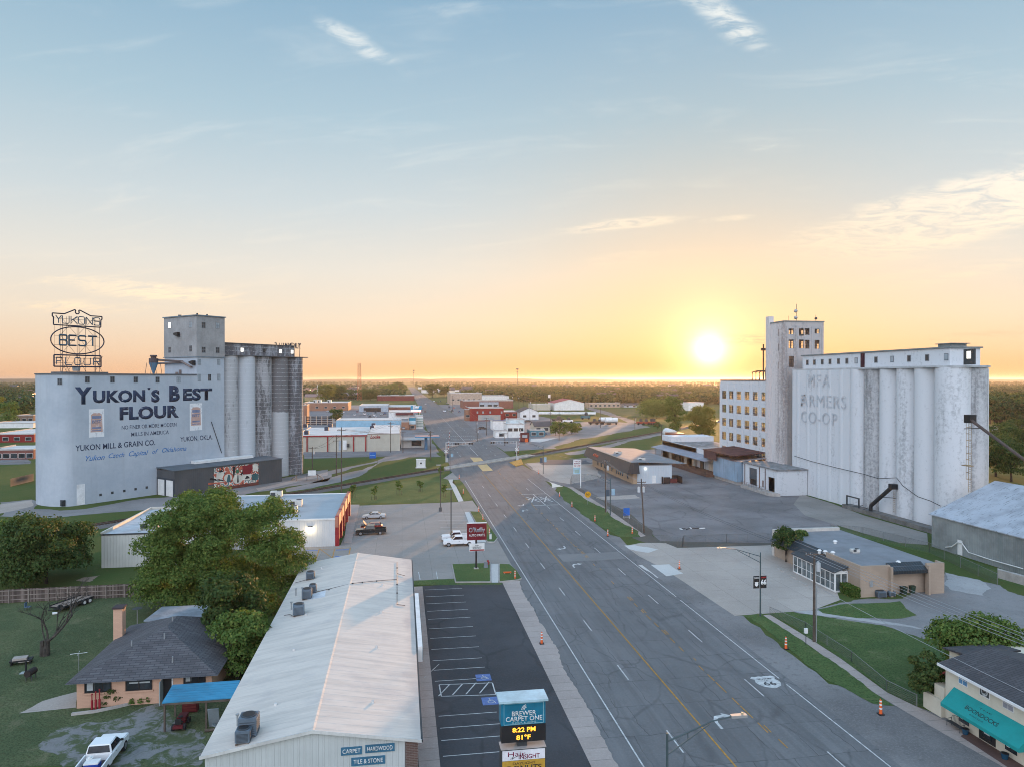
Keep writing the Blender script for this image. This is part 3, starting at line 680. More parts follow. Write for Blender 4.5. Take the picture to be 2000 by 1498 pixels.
sheet('gravel_lot', rag(z8([(430, 620), (650, 650), (950, 690), (1180, 720), (1100, 700), (850, 660), (600, 615)]), .35, 1.5, 6), .026, MATS['chalky_gravel'])
sheet('grass_island', rag(z8([(570, 605), (700, 578), (1045, 562), (1060, 600), (1135, 640), (1050, 660), (800, 655), (600, 628)]), .2, 1.5, 4), .03, LAWN)
sheet('grass_strip', z8([(640, 130), (830, 185), (1000, 195), (1190, 255), (1735, 420), (1735, 480), (1590, 440), (1200, 290), (830, 205)]), .02, LAWN)
sheet('footpath', z8([(255, 640), (300, 636), (545, 785), (700, 885), (960, 1075), (1125, 1155), (1300, 1240), (1800, 1490), (1800, 1560), (1640, 1510), (1300, 1320), (1060, 1182), (900, 1085), (500, 795)]), .04, WALKC)
sheet('vacant_grass', z8([(300, 634), (330, 610), (570, 642), (950, 702), (1170, 775), (1300, 850), (1300, 1180), (1125, 1150), (960, 1072), (700, 882), (545, 783)]), .022, turf('rough_grass', (.07, .115, .042), (.095, .14, .05), (.19, .19, .11), .45))
sheet('grass_verge', rag(z8([(140, 640), (250, 628), (400, 730), (500, 800), (700, 930), (930, 1110), (990, 1150), (880, 1140), (780, 1080), (620, 1010), (430, 850)]), .15, 1, 7), .044, LAWN)
sheet('gravel_yard', z3([(540, 545), (900, 545), (1080, 560), (1190, 590), (900, 640), (600, 690), (350, 760), (200, 770), (330, 690), (560, 640)]), .018, GRAVEL)
sheet('concrete_pad', z3([(160, 690), (390, 685), (240, 720), (165, 715)]), .026, NEWC)
sheet('lane', z3([(630, 425), (700, 425), (1085, 545), (1040, 560), (800, 480)]), .02, OLDLOT)
sheet('field', z3([(720, 435), (1130, 430), (1130, 500), (900, 480)]), .012, DRYG)
sheet('gravel_track', z3([(450, 815), (700, 770), (1000, 690), (1320, 640), (1320, 655), (1000, 715), (700, 800), (500, 830)]), .016, GRAVEL)
sheet('lane', z3([(640, 850), (900, 800), (1290, 775), (1330, 800), (1290, 850), (900, 860)]), .018, OLDLOT)
sheet('roadside_gravel', [(38.4, 20), (47.7, 20), (47.7, 56), (45, 62), (38.4, 66)], .0185, MATS['shoulder_gravel'])
sheet('bare_ground', gp([(1240, 1030), (1290, 1052), (1500, 1054), (1610, 1030), (1640, 1045), (1590, 1078), (1500, 1072), (1290, 1072), (1235, 1050)]), .0115, MATS['trodden_soil'])
# ------------------------------------------------------------------ the painted flour mill, left
class Frame:
 def __init__(s, o, a):
  s.o = Vector((o[0], o[1], 0)); s.a = a
  s.u = Vector((math.sin(a), math.cos(a), 0)); s.m = Vector((-math.cos(a), math.sin(a), 0))
  s.M = Matrix.Translation(s.o) @ Matrix.Rotation(math.pi / 2 - a, 4, 'Z')
 def W(s, x, y, z=0): return s.o + s.u * x + s.m * y + Vector((0, 0, z))
 def X(s, px, y=0):
  t = math.tan(math.atan((px - 1000) / FPX) + YAW); p = s.o + s.m * y
  return (t * p.y - p.x) / (s.u.x - t * s.u.y)
 def Z(s, px, py, y=0):
  p = s.W(s.X(px, y), y); return HT(py, p.x, p.y)
FM = Frame((-76.2, 182.1), R(42))
def mbl(fr): m_ = MB(); m_.M = fr.M; return m_
mill = T('flour_mill', 'pale blue flour mill with big painted lettering, a grey tower and silos', 'mill', tuple(FM.W(15, 0)), math.pi / 2 - FM.a)
MILLP = M('mill_paint', (.42, .465, .51), .85, var=.12, scale=.12, c2=(.33, .38, .435), streak=.25, streakc=(.29, .31, .34))
TOWC = M('tower_concrete', (.34, .34, .34), .9, var=.2, scale=.25, streak=.5, streakc=(.2, .2, .2))
ROOFD = M('tar_roof', (.13, .135, .145), .9, var=.25, scale=.3)
NAVY = None
def flaked(name, c, under, amt=.35, sc=1.4):
 m, t, b = newmat(name)
 n1 = t.noise(t.pos, sc, 8, .7); f = t.smooth(n1, .6 - amt * .2, .66 - amt * .2 + .03)
 t.put(b.inputs['Base Color'], t.mix(f, c, under)); b.inputs['Roughness'].default_value = .85
 return m
NAVY = flaked('navy_lettering', (.018, .032, .07), (.3, .34, .4), .05)
SCRIPT = M('blue_script', (.07, .19, .42), .8, var=.1)
m = mbl(FM)
pts = [(39.5, 0), (39.5, 15.4), (0, 15.4)] + [(-4.5 * math.sin(t_), 7.7 + 7.7 * math.cos(t_)) for t_ in np.linspace(0.15, math.pi - .15, 22)] + [(0, 0)]
m.prism(pts, 0, 31);
m.build('wall', MILLP, mill, smooth=True)
m = mbl(FM); rp = [(p[0] * 1.0 + (-.25 if p[0] < 5 else 0), p[1] + (-.25 if p[1] < 7 else .25)) for p in pts if p[0] < 30] + [(30.9, -.25), (30.9, 15.6)]
m.prism([(30.9, 15.6)] + [(-4.7 * math.sin(t_), 7.7 + 7.95 * math.cos(t_)) for t_ in np.linspace(0.0, math.pi, 24)] + [(30.9, -.25)], 31.02, 31.3)
m.build('roof', ROOFD, mill)
m = mbl(FM); m.box(31, 39.5, 0.0, 15.4, 31.02, 36); m.build('tower_base', MILLP, mill)
m = mbl(FM); m.box(30.9, 39.6, -.12, 15.5, 36.02, 47.2); m.build('tower', TOWC, mill)
BGT = M('blue_grey_trim', (.18, .23, .27), .6); m = mbl(FM); m.box(30.6, 39.9, -.4, 15.8, 47.22, 47.5); m.build('cornice', BGT, mill); m = mbl(FM); m.box(30.7, 39.8, -.3, 15.7, 35.9, 36.1); m.build('cornice', BGT, mill)
for q in ((33, 11, .5, 48.1), (34.5, 5, .3, 48.4), (35.7, 2.2, .3, 48)): m = mbl(FM); m.cyl(q[:2], q[2], 47.5, q[3], 10); m.build('roof_vent', DARK, mill)
WD = M('window_dark', (.035, .045, .055), .25, spec=.5)
WPALE = M('window_pale', (.3, .36, .4), .3, spec=.5)
FRM = M('window_frame_grey', (.2, .22, .24), .7)
def mwin(fr, th, x, z, w_, h_, y=0, mat=None, sill=True, bars=1):
 f = mbl(fr); f.box(x - w_ / 2 - .08, x + w_ / 2 + .08, y - .05, y + .04, z - .12, z)          # sill
 f.box(x - w_ / 2 - .07, x - w_ / 2, y - .04, y + .04, z, z + h_); f.box(x + w_ / 2, x + w_ / 2 + .07, y - .04, y + .04, z, z + h_)
 f.box(x - w_ / 2 - .07, x + w_ / 2 + .07, y - .04, y + .04, z + h_, z + h_ + .07)
 for k in range(bars): f.box(x - .025 + (k - (bars - 1) / 2) * w_ / (bars + 1), x + .025 + (k - (bars - 1) / 2) * w_ / (bars + 1), y - .04, y - .02, z, z + h_)
 f.box(x - w_ / 2, x + w_ / 2, y - .04, y - .02, z + h_ * .5 - .03, z + h_ * .5 + .03)
 o = f.build('window', FRM, th)
 p = mbl(fr); p.box(x - w_ / 2, x + w_ / 2, y - .018, y + .03, z + .002, z + h_ - .002); p.build('pane', mat or WD, o)
 return o
ta_ = 2.45; du = FM.u * math.cos(ta_ - math.pi) * 1.0; pr = FM.W(-4.5 * math.sin(ta_), 7.7 + 7.7 * math.cos(ta_)); on = -FM.u * math.sin(ta_) + FM.m * math.cos(ta_); FR_ = Frame(pr, math.atan2(-on.y, on.x)) if 0 else Frame(pr, FM.a + math.atan2(-math.sin(ta_) / 4.5 * -1, -math.cos(ta_) / 7.7))
for i, zx in enumerate((258, 532, 685, 827, 960, 1088)):
 px = zx * .32048; FW = FM if zx > 300 else FR_; mwin(FW, mill, FM.X(px) if zx > 300 else 0, FM.Z(px, 580 + 520 * .32048) if zx > 300 else 28.7, .95, 1.35, mat=WPALE if i == 5 else WD)
for zx, zy, h_ in ((1215, 510, 1.7), (1277, 510, 1.7), (1333, 508, 1.7), (1215, 412, 1.3), (1333, 412, 1.3)):
 px = zx * .32048; mwin(FM, mill, FM.X(px), FM.Z(px, 580 + zy * .32048), .8, h_, mat=WPALE if zx != 1277 else WD)
for zx, zy in ((1240, 190), (1325, 192), (1240, 340), (1325, 342)):
 px = zx * .32048; mwin(FM, mill, FM.X(px), FM.Z(px, 580 + zy * .32048), 1.05, 1.5, y=-.12, mat=WPALE if zx == 1325 and zy < 200 else WD)
FT = Frame(FM.W(30.9, 15.5), FM.a + math.pi / 2)
SKYGLOW = emit_mat('sky_glow_pane', (1, .93, .8), .75)  # panes glow by emission to stand in for sky seen through them
for zx, zy, mt in ((1035, 190, SKYGLOW), (1163, 186, WPALE), (1035, 340, WD), (1163, 332, WD)):
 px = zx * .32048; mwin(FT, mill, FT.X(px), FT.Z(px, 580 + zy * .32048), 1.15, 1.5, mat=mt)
for px, py in ((348, 653), (378, 708)):
 m = mbl(FT); x = FT.X(px); z = FT.Z(px, py); m.ext([(x - .9, z - .2), (x + .9, z - .8), (x + .9, z + .5), (x - .9, z + .3)], 'y', -.9, .02); m.build('spout_hood', BLACK, mill)
m = mbl(FT); m.tube([(FT.X(300), -.6, 34.3), (FT.X(360), -.6, 34.6), (FT.X(376), -.4, 33.2)], .3, 8)
m.box(FT.X(350), FT.X(354), -.08, .02, 31.4, 32.5); m.box(FT.X(343), FT.X(348), -.08, .02, 31.2, 31.9); m.build('duct', M('rusty_duct', (.2, .16, .15), .8), mill)
def silo_mat(name, base, dark, amt, hoop=1.25, low=None):
 m, t, b = newmat(name)
 s3 = t.node('ShaderNodeSeparateXYZ'); t.put(s3.inputs[0], t.pos)
 n1 = t.noise(t.vmath('MULTIPLY', t.pos, (1, 1, .22)), .5, 8, .68); n2 = t.noise(t.vmath('MULTIPLY', t.pos, (1, 1, .35)), 2.6, 6, .7)
 f = t.smooth(t.math('ADD', t.math('MULTIPLY', n1, .65), t.math('MULTIPLY', n2, .35)), .62 - amt * .3, .72 - amt * .25)
 col = t.mix(f, base, dark)
 if low:   # lower part cleaned or repainted: a ragged edge at that height
  e = t.smooth(t.math('ADD', s3.outputs[2], t.math('MULTIPLY', n1, 2.0)), low + .6, low + 1.1)
  col = t.mix(e, t.mix(.7, col, base), t.mix(.8, col, dark))
 zz = t.math('ADD', s3.outputs[2], t.math('MULTIPLY', t.math('SUBTRACT', t.noise(t.pos, .9, 4, .6), .5), .7))
 ph = t.math('FRACT', t.math('DIVIDE', zz, hoop))
 ln = t.math('MULTIPLY', t.math('SUBTRACT', 1.0, t.smooth(t.math('ABSOLUTE', t.math('SUBTRACT', ph, .5)), .02, .06)), t.smooth(n2, .38, .55))
 col = t.mix(t.math('MULTIPLY', ln, .6), col, (.62, .64, .66))
 t.put(b.inputs['Base Color'], col); b.inputs['Roughness'].default_value = .9
 return m
SIL = [silo_mat('silo_concrete', (.4, .41, .42), (.16, .16, .165), .35), silo_mat('silo_concrete_pale', (.46, .49, .52), (.26, .28, .3), .15),
  silo_mat('silo_concrete_dark', (.34, .34, .35), (.1, .1, .105), .6), silo_mat('silo_concrete_banded', (.42, .43, .44), (.085, .08, .085), .2, low=20),
  silo_mat('silo_concrete_sooty', (.3, .31, .33), (.1, .1, .11), .75)]
SP = [(42.5, 3.15, 0), (48.4, 3.15, 1), (54.5, 3.5, 2), (60.7, 3.3, 3), (66.3, 3.2, 4)]
for x, y, k in SP:
 m = mbl(FM); m.cyl((x, y), 3.08, 0, 36.6, 40); m.build('silo', SIL[k], mill, smooth=True)
for i, (x, y, k) in enumerate(SP):
 m = mbl(FM); m.cyl((x + .1, y + 8.5), 3.08, 0, 36.6, 28); m.build('silo', SIL[(k + 2) % 5], mill, smooth=True)
m = mbl(FM); m.box(40, 68.6, 2.5, 12.5, .0, 36.0); m.build('silo_core', SIL[2], mill)
m = mbl(FM); m.box(39.62, 69.6, -.1, 15, 36.62, 36.85); m.build('silo_roof', ROOFD, mill)
m = mbl(FM); m.box(39.62, 66.0, 2.0, 9.5, 36.86, 40.2); gal = m.build('gallery', SIL[4], mill)
m = mbl(FM); m.box(39.62, 66.3, 1.7, 9.8, 40.21, 40.4); m.build('gallery_roof', ROOFD, mill)
for x in (40.4, 46.8, 52.5, 58.9, 64): mwin(FM, gal, x, 38.0, .9, 1.1, y=2.0, mat=WPALE if x != 52.5 else WD) if False else None
for x, mt in ((40.5, SKYGLOW), (46.8, SKYGLOW), (54.5, WD), (60.5, SKYGLOW), (65, SKYGLOW)):
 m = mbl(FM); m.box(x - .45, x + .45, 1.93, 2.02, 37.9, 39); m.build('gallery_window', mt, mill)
def word(fr, th, s, px0, px1, pyb, pyt, mat, y=-.004, bold=.0, shear=0.0, dep=.006, space=1.0, name='lettering'):
 x0, x1 = fr.X(px0, y), fr.X(px1, y); zb, zt = fr.Z(px0, pyb, y), fr.Z(px0, pyt, y)
 text(th, s, fr.W(x0, y, zb), fr.u, (0, 0, 1), zt - zb, mat, name, bold=bold, align='LEFT', wfit=x1 - x0, shear=shear, depth=dep, space=space)
q1 = lambda a, c: (a * .32048, 580 + c * .32048)
def w1(s, a0, a1, b0, b1, mat=None, **k):
 word(FM, mill, s, a0 * .32048, a1 * .32048, 580 + b0 * .32048, 580 + b1 * .32048, mat or NAVY, **k)
w1('Y', 455, 560, 648, 549, bold=.05); w1('UKON', 566, 885, 641, 570, bold=.05, space=1.05); w1("'", 899, 916, 585, 553, bold=.03); w1('S', 921, 973, 636, 567, bold=.06)
w1('B', 1031, 1096, 631, 541, bold=.055); w1('EST', 1115, 1293, 627, 558, bold=.05, space=1.05)
w1('FLOUR', 728, 1090, 745, 670, bold=.05, space=1.04)
w1('NO FINER OR MORE MODERN', 741, 1075, 806, 781, bold=.004); w1('MILLS IN AMERICA', 799, 1028, 848, 823, bold=.004)
w1('YUKON MILL & GRAIN CO.', 458, 944, 938, 902, bold=.012); w1('YUKON, OKLA.', 1098, 1294, 880, 850, bold=.012)
w1('Yukon', 520, 637, 998, 966, SCRIPT, shear=.35, bold=.01); w1('Czech', 660, 757, 980, 951, SCRIPT, shear=.35, bold=.01); w1('Capital', 783, 903, 969, 938, SCRIPT, shear=.35, bold=.01)
w1('of', 926, 962, 953, 926, SCRIPT, shear=.35, bold=.01); w1('Oklahoma', 986, 1135, 946, 917, SCRIPT, shear=.35, bold=.01)
SACKW = flaked('faded_white_paint', (.7, .71, .72), (.5, .52, .55), .35, 1.2); SACKO = flaked('faded_orange_paint', (.48, .31, .26), (.56, .5, .5), .3, 1.5); SACKB = M('faded_blue_paint', (.2, .24, .36), .9)
for (a0, a1, b0, b1) in ((541, 634, 855, 683), (1156, 1231, 813, 648)):
 x0, x1 = FM.X(a0 * .32048), FM.X(a1 * .32048); zb = FM.Z(a0 * .32048, 580 + b0 * .32048); zt = FM.Z(a0 * .32048, 580 + b1 * .32048); wd = x1 - x0; hh = zt - zb
 m = mbl(FM); m.box(x0, x1, -.006, .01, zb, zt); s_ = m.build('painted_sack', SACKW, mill)
 m = mbl(FM); m.ext([(x0 + wd * .1, zb + hh * .18), (x1 - wd * .1, zb + hh * .18), (x1 - wd * .14, zb + hh * .8), (x1 - wd * .3, zb + hh * .86), (x0 + wd * .3, zb + hh * .86), (x0 + wd * .14, zb + hh * .8)], 'y', -.01, .0)
 m.build('sack_label', SACKO, s_)
 for f0, f1 in ((.66, .76), (.3, .36), (.22, .25)): m = mbl(FM); m.box(x0 + wd * .2, x1 - wd * .2, -.014, -.002, zb + hh * f0, zb + hh * f1); m.build('sack_band', SACKB, s_)
 o = text(s_, 'BEST', FM.W((x0 + x1) / 2, -.012, zb + hh * .5), FM.u, (0, 0, 1), hh * .11, SACKB, 'sack_lettering', bold=.03, wfit=wd * .6, depth=.004)
m = mbl(FM); x0, x1 = FM.X(149), FM.X(165); m.box(x0, x1, -.06, .03, .1, 5.0); m.build('door', M('white_door', (.78, .79, .8), .6), mill)
for zx, zy in ((610, 1205), (682, 1192), (755, 1181), (824, 1170), (892, 1160)):
 m = mbl(FM); px = zx * .32048; x = FM.X(px); z = FM.Z(px, 580 + zy * .32048); m.box(x - .3, x + .3, -.03, .02, z - .25, z + .35); m.build('vent', DARK, mill)
m = mbl(FM); a_ = -0.75; m.box(-2.9, -2.2, .75, 1.8, .2, 1.6); m.build('vent', WD, mill)
m = mbl(FM); m.tube([(FM.X(412), -.15, FM.Z(412, 823)), (FM.X(432), -.15, FM.Z(432, 884))], .09, 6); m.build('drain_pipe', DARK, mill)
shed = T('grey_shed', 'low charcoal shed with white garage doors and a mural before the silos', 'shed', tuple(FM.W(38, -4)), math.pi / 2 - FM.a)
SHW = ribbed('charcoal_sheet', (.075, .08, .085), 'X', .4, rough=.6)
xs0, xs1 = 19.6, FM.X(550, -8)
m = mbl(FM); m.prism([(xs0, -8), (xs1, -8), (xs1, -.05), (xs0, -.05)], 0, 6.6); m.build('wall', SHW, shed)
m = mbl(FM); m.ext([(-8.25, 6.62), (-.05, 6.95), (-.05, 7.1), (-8.25, 6.8)], 'x', xs0 - .2, xs1 + .2); m.build('roof', M('shed_roof', (.12, .145, .165), .8, var=.2, scale=.4), shed)
m = mbl(FM); m.ext([(-2.2, 7.1), (-.3, 7.1), (-.3, 7.9), (-2.2, 7.75)], 'x', 29, 47.5); m.build('skylight_curb', WHITE, shed)
FE = Frame(FM.W(xs0, -.05), FM.a + math.pi / 2)    # garage end
for a0, a1 in ((.5, 3.5), (4.3, 7.3)):
 m = mbl(FE); m.box(a0, a1, -.06, .02, .05, 4.1)
 for k in range(1, 5): m.box(a0, a1, -.075, -.06, .8 * k - .02, .8 * k + .02)
 m.build('garage_door', WHITE, shed)
m = mbl(FE); m.box(.1, .45, -.08, .02, 0, 4.5); m.box(3.55, 4.25, -.08, .02, 0, 4.5); m.box(7.35, 7.95, -.08, .02, 0, 4.5); m.box(.1, 7.95, -.09, .02, 4.2, 4.6); m.build('door_frame', M('slate_trim', (.05, .065, .08), .6), shed)
xm0, xm1 = FM.X(417.7, -8.05), FM.X(504, -8.05)
def mural():
 m, t, b = newmat('mural_ground')
 v = t.node('ShaderNodeTexVoronoi'); t.put(v.inputs['Vector'], t.vmath('ADD', t.pos, (0, 0, 0))); v.inputs['Scale'].default_value = .8
 col = t.ramp(t.math('FRACT', t.math('MULTIPLY', v.outputs['Distance'], 1.3)), [(0, (.6, .55, .45)), (.3, (.03, .03, .035)), (.45, (.5, .12, .07)), (.7, (.65, .62, .55)), (.85, (.06, .13, .14)), (1, (.25, .02, .03))], 'CONSTANT')
 t.put(b.inputs['Base Color'], col); b.inputs['Roughness'].default_value = .8; return m
m = mbl(FM); m.box(xm0, xm1, -8.12, -7.99, .9, 6.2); mu = m.build('mural', mural(), shed)
W_ = xm1 - xm0; X_ = lambda f: xm0 + W_ * f
def patch(name, poly, mat, d): m = mbl(FM); m.ext([(X_(p[0]), .9 + 5.3 * p[1]) for p in poly], 'y', -8.12 - d, -8.1); m.build(name, mat, mu)
CR = M('mural_crimson', (.22, .02, .03), .8); CW = M('mural_cream', (.68, .64, .55), .8); CO_ = M('mural_coral', (.5, .13, .08), .8); CT = M('mural_teal', (.05, .13, .14), .8); CK = M('mural_black', (.02, .02, .025), .8)
for k, a_ in enumerate(np.linspace(.25, 3.0, 10)):
 patch('mural_ray', [(.42, .2), (.42 + .55 * math.cos(a_), .2 + 1.0 * abs(math.sin(a_)) * .78), (.42 + .55 * math.cos(a_ + .13), .2 + .78 * abs(math.sin(a_ + .13)))], CO_ if k % 2 else CK, .004)
patch('mural_shape', [(.62, .95), (.9, .98), (.82, .5), (.64, .45)], CR, .006)
patch('mural_shape', [(.86, .96), (.98, .98), (.99, .62), (.87, .6)], CW, .007)
patch('mural_shape', [(.05, .72), (.2, .78), (.24, .45), (.04, .42)], CW, .007)
patch('mural_shape', [(.62, .5), (.84, .46), (.82, .2), (.6, .2)], CW, .008)
patch('mural_shape', [(.84, .42), (.99, .46), (.99, .12), (.84, .12)], CT, .007)
patch('mural_shape', [(.3 + .12 * math.cos(a_), .45 + .25 * math.sin(a_)) for a_ in np.linspace(0, 6.1, 14)], CO_, .009)
patch('mural_shape', [(.3 + .09 * math.cos(a_), .43 + .2 * math.sin(a_)) for a_ in np.linspace(0, 6.1, 14)], CW, .012)
patch('mural_shape', [(.52 + .11 * math.cos(a_), .3 + .25 * math.sin(a_)) for a_ in np.linspace(0, 6.1, 14)], CW, .01)
patch('mural_shape', [(.26, .2), (.3, .6), (.34, .58), (.36, .2)], CT, .014)
patch('mural_shape', [(.5, .12), (.54, .12), (.53, .5), (.51, .5)], CK, .013)
patch('mural_shape', [(.51 + .045 * math.cos(a_), .7 + .1 * math.sin(a_)) for a_ in np.linspace(0, 6.1, 12)], M('mural_green', (.06, .18, .1), .8), .014)
patch('mural_shape', [(.68, .25), (.72, .42), (.76, .38), (.8, .26)], CK, .013)
m = mbl(FM); m.box(xm0, xm1, -8.2, -8.0, .1, .85); m.build('mural_base', M('mural_brown', (.16, .05, .04), .8), shed)
sg = T('rooftop_sign', 'open framework rooftop sign of dark outlined letters on the left end of the pale mill', 'roof sign', tuple(FM.W(4, 6, 31.3)), math.pi / 2 - FM.a)
qA = lambda a, c: (60 + a * .15, 590 + c * .15); YS = 5.0
SX = lambda a: FM.X(60 + a * .15, YS); SZ = lambda c: FM.Z(150, 590 + c * .15, YS)
SGM = M('sign_navy_metal', (.02, .025, .05), .5); SGL = M('sign_letter_metal', (.035, .08, .12), .5); SGF = M('sign_frame_steel', (.1, .085, .085), .6)
def loop(m, pts, r, closed=True):
 P = [(SX(a), YS, SZ(c)) for a, c in pts]
 if closed: P.append(P[0])
 for a, c in zip(P, P[1:]): m.tube([a, c], r, 5)
m = mbl(FM); loop(m, [(285, 168), (440, 168), (580, 103), (590, 120), (583, 140), (600, 158), (625, 155), (636, 135), (628, 115), (640, 105), (782, 170), (930, 170), (930, 210), (916, 213), (914, 314), (300, 314), (300, 213), (285, 208)], .15)
m.build('sign_border', SGM, sg)
m = mbl(FM); loop(m, [(609 + 347 * math.cos(a_), 503 - 176 * math.sin(a_)) for a_ in np.linspace(0, 2 * math.pi, 40)[:-1]], .15); m.build('sign_border', SGM, sg)
m = mbl(FM); loop(m, [(305, 697), (915, 697), (915, 843), (305, 843)], .17); m.build('sign_border', SGM, sg)
STK = {'Y': [[(0, 1), (.5, .5), (1, 1)], [(.5, .5), (.5, 0)]], 'U': [[(0, 1), (0, .1), (.15, 0), (.85, 0), (1, .1), (1, 1)]], 'K': [[(0, 0), (0, 1)], [(1, 1), (0, .4)], [(.3, .6), (1, 0)]],
  'O': [[(.15, 0), (.85, 0), (1, .12), (1, .88), (.85, 1), (.15, 1), (0, .88), (0, .12), (.15, 0)]], 'N': [[(0, 0), (0, 1), (1, 0), (1, 1)]], 'S': [[(0, .12), (.15, 0), (.85, 0), (1, .12), (1, .42), (.85, .52), (.15, .52), (0, .62), (0, .88), (.15, 1), (.85, 1), (1, .88)]],
  "'": [[(.5, 1), (.4, .78)]], 'B': [[(0, 0), (0, 1), (.85, 1), (1, .9), (1, .6), (.85, .5), (0, .5)], [(.85, .5), (1, .4), (1, .1), (.85, 0), (0, 0)]], 'E': [[(1, 1), (0, 1), (0, 0), (1, 0)], [(0, .52), (.8, .52)]], 'T': [[(0, 1), (1, 1)], [(.5, 1), (.5, 0)]],
  'F': [[(1, 1), (0, 1), (0, 0)], [(0, .5), (.75, .5)]], 'L': [[(0, 1), (0, 0), (1, 0)]], 'R': [[(0, 0), (0, 1), (.85, 1), (1, .88), (1, .6), (.85, .48), (0, .48)], [(.5, .48), (1, 0)]], 'M': [[(0, 0), (0, 1), (.5, .4), (1, 1), (1, 0)]], 'I': [[(.5, 0), (.5, 1)]]}
def strokes(th, fr, s, xs, z0, z1, y, r, mat, flip=False):
 for ch, (a0, a1) in zip(s, xs):
  m = mbl(fr)
  for ln in STK[ch]:
   P = [(a0 + (a1 - a0) * ((1 - p[0]) if flip else p[0]), y, z0 + (z1 - z0) * p[1]) for p in ln]
   for a, c in zip(P, P[1:]): m.tube([a, c], r, 4)
  m.build('letter', mat, th)
def row(s, cols, c0, c1, r): strokes(sg, FM, s, [(SX(a), SX(b)) for a, b in cols], SZ(c1), SZ(c0), YS - .12, r, SGL)
row("YUKON'S", [(325, 400), (412, 500), (525, 608), (622, 700), (722, 803), (808, 830), (822, 900)], 192, 290, .11)
row('BEST', [(375, 470), (498, 592), (622, 718), (748, 862)], 440, 570, .19)
row('FLOUR', [(332, 410), (452, 530), (572, 650), (692, 775), (815, 895)], 728, 820, .11)
m = mbl(FM); zr = 31.3
for a in (395, 480, 615, 725, 835, 905):
 m.tube([(SX(a), YS + .3, zr), (SX(a), YS + .3, SZ(200))], .05, 4)
for a0, a1 in ((395, 530), (530, 395), (615, 740), (740, 615), (835, 950), (950, 835), (480, 395), (480, 615)):
 m.tube([(SX(a0), YS + .3, zr), (SX(a1), YS + .5, SZ(700))], .045, 4)
for c0, c1 in ((700, 440), (440, 200)):
 for a0, a1 in ((395, 615), (615, 395), (615, 835), (835, 615)): m.tube([(SX(a0), YS + .35, SZ(c0)), (SX(a1), YS + .35, SZ(c1))], .04, 4)
for a0, a1, c0 in ((430, 520, 200), (640, 740, 330), (850, 950, 200)):
 m.tube([(SX(a1), YS + 4.0, zr), (SX(a0), YS + .4, SZ(c0))], .06, 4)
for c in (230, 450, 568, 735, 798): m.tube([(SX(310), YS + .2, SZ(c)), (SX(910), YS + .2, SZ(c))], .035, 4)
for a in (320, 905): m.tube([(SX(a), YS + .2, SZ(690)), (SX(a), YS + .2, SZ(320))], .035, 4)
m.build('framework', SGF, sg)
m = mbl(FM); m.box(SX(385), SX(1000), YS - .4, YS + 4.6, 31.31, 31.7); m.build('base_curb', ROOFD, sg)
m = mbl(FM); m.cyl((SX(615), YS + .8), .75, SZ(900), SZ(850), 12, .9); m.build('tank', STEEL, sg)
s2 = T('rooftop_sign', 'row of small dark letters seen from behind on the roof of the grain silos', 'roof sign', tuple(FM.W(68, 6, 36.9)), math.pi / 2 - FM.a)
F2 = Frame(FM.W(FM.X(535.5, 8), 8), R(78))
xa, xb = F2.X(536), F2.X(588); zb2, zt2 = F2.Z(560, 680), F2.Z(560, 670.5)
n_ = 10; wl_ = (xb - xa) / 10.2; cols = []
for k in range(10): cols.append((xb - (k + .85) * wl_ - (.2 if k > 4 else 0), xb - (k + .1) * wl_ - (.2 if k > 4 else 0)))
strokes(s2, F2, 'YUKONMILLS', cols, zb2, zt2, 0, .11, SGM, flip=True)
m = mbl(F2)
for f in (.05, .35, .65, .95):
 x = xa + (xb - xa) * f; m.tube([(x, .1, 36.85), (x, .1, zt2)], .05, 4); m.tube([(x, 1.6, 36.85), (x, .1, zb2 + .6)], .04, 4)
m.tube([(xa, .1, zb2 - .15), (xb, .1, zb2 - .15)], .03, 4); m.build('framework', SGF, s2)
cy = T('dust_cyclone', 'blue cone shaped dust collector on legs beside the grey tower', 'dust collector', tuple(FM.W(25.5, 6, 31.3)), math.pi / 2 - FM.a)
xc_ = FM.X(300, 6); zt = lambda py: FM.Z(300, py, 6)
m = mbl(FM); m.cyl((xc_, 6), .2, 31.3, zt(709), 14, 1.15); m.build('cone', M('cyclone_blue', (.11, .2, .29), .6, streak=.4), cy, smooth=True)
m = mbl(FM); m.cyl((xc_, 6), 1.15, zt(709) + .01, zt(700.5), 14); m.cyl((xc_, 6), .7, zt(700.5), zt(697), 12); m.cyl((xc_, 6), .95, zt(697), zt(694), 12, .8); m.build('drum', M('cyclone_rust', (.1, .075, .08), .8, streak=.4), cy, smooth=True)
m = mbl(FM)
for dx_, dy_ in ((-1.3, -1.3), (1.3, -1.3), (1.3, 1.3), (-1.3, 1.3)): m.tube([(xc_ + dx_ * 1.2, 6 + dy_, 31.3), (xc_ + dx_ * .9, 6 + dy_ * .9, zt(709))], .06, 4)
m.build('leg', SGF, cy)
m = mbl(FM); m.tube([(xc_ + .9, 6, zt(703)), (30.85, 6.4, zt(705))], .28, 8); m.build('pipe', M('rusty_duct', (.2, .16, .15), .8), cy)
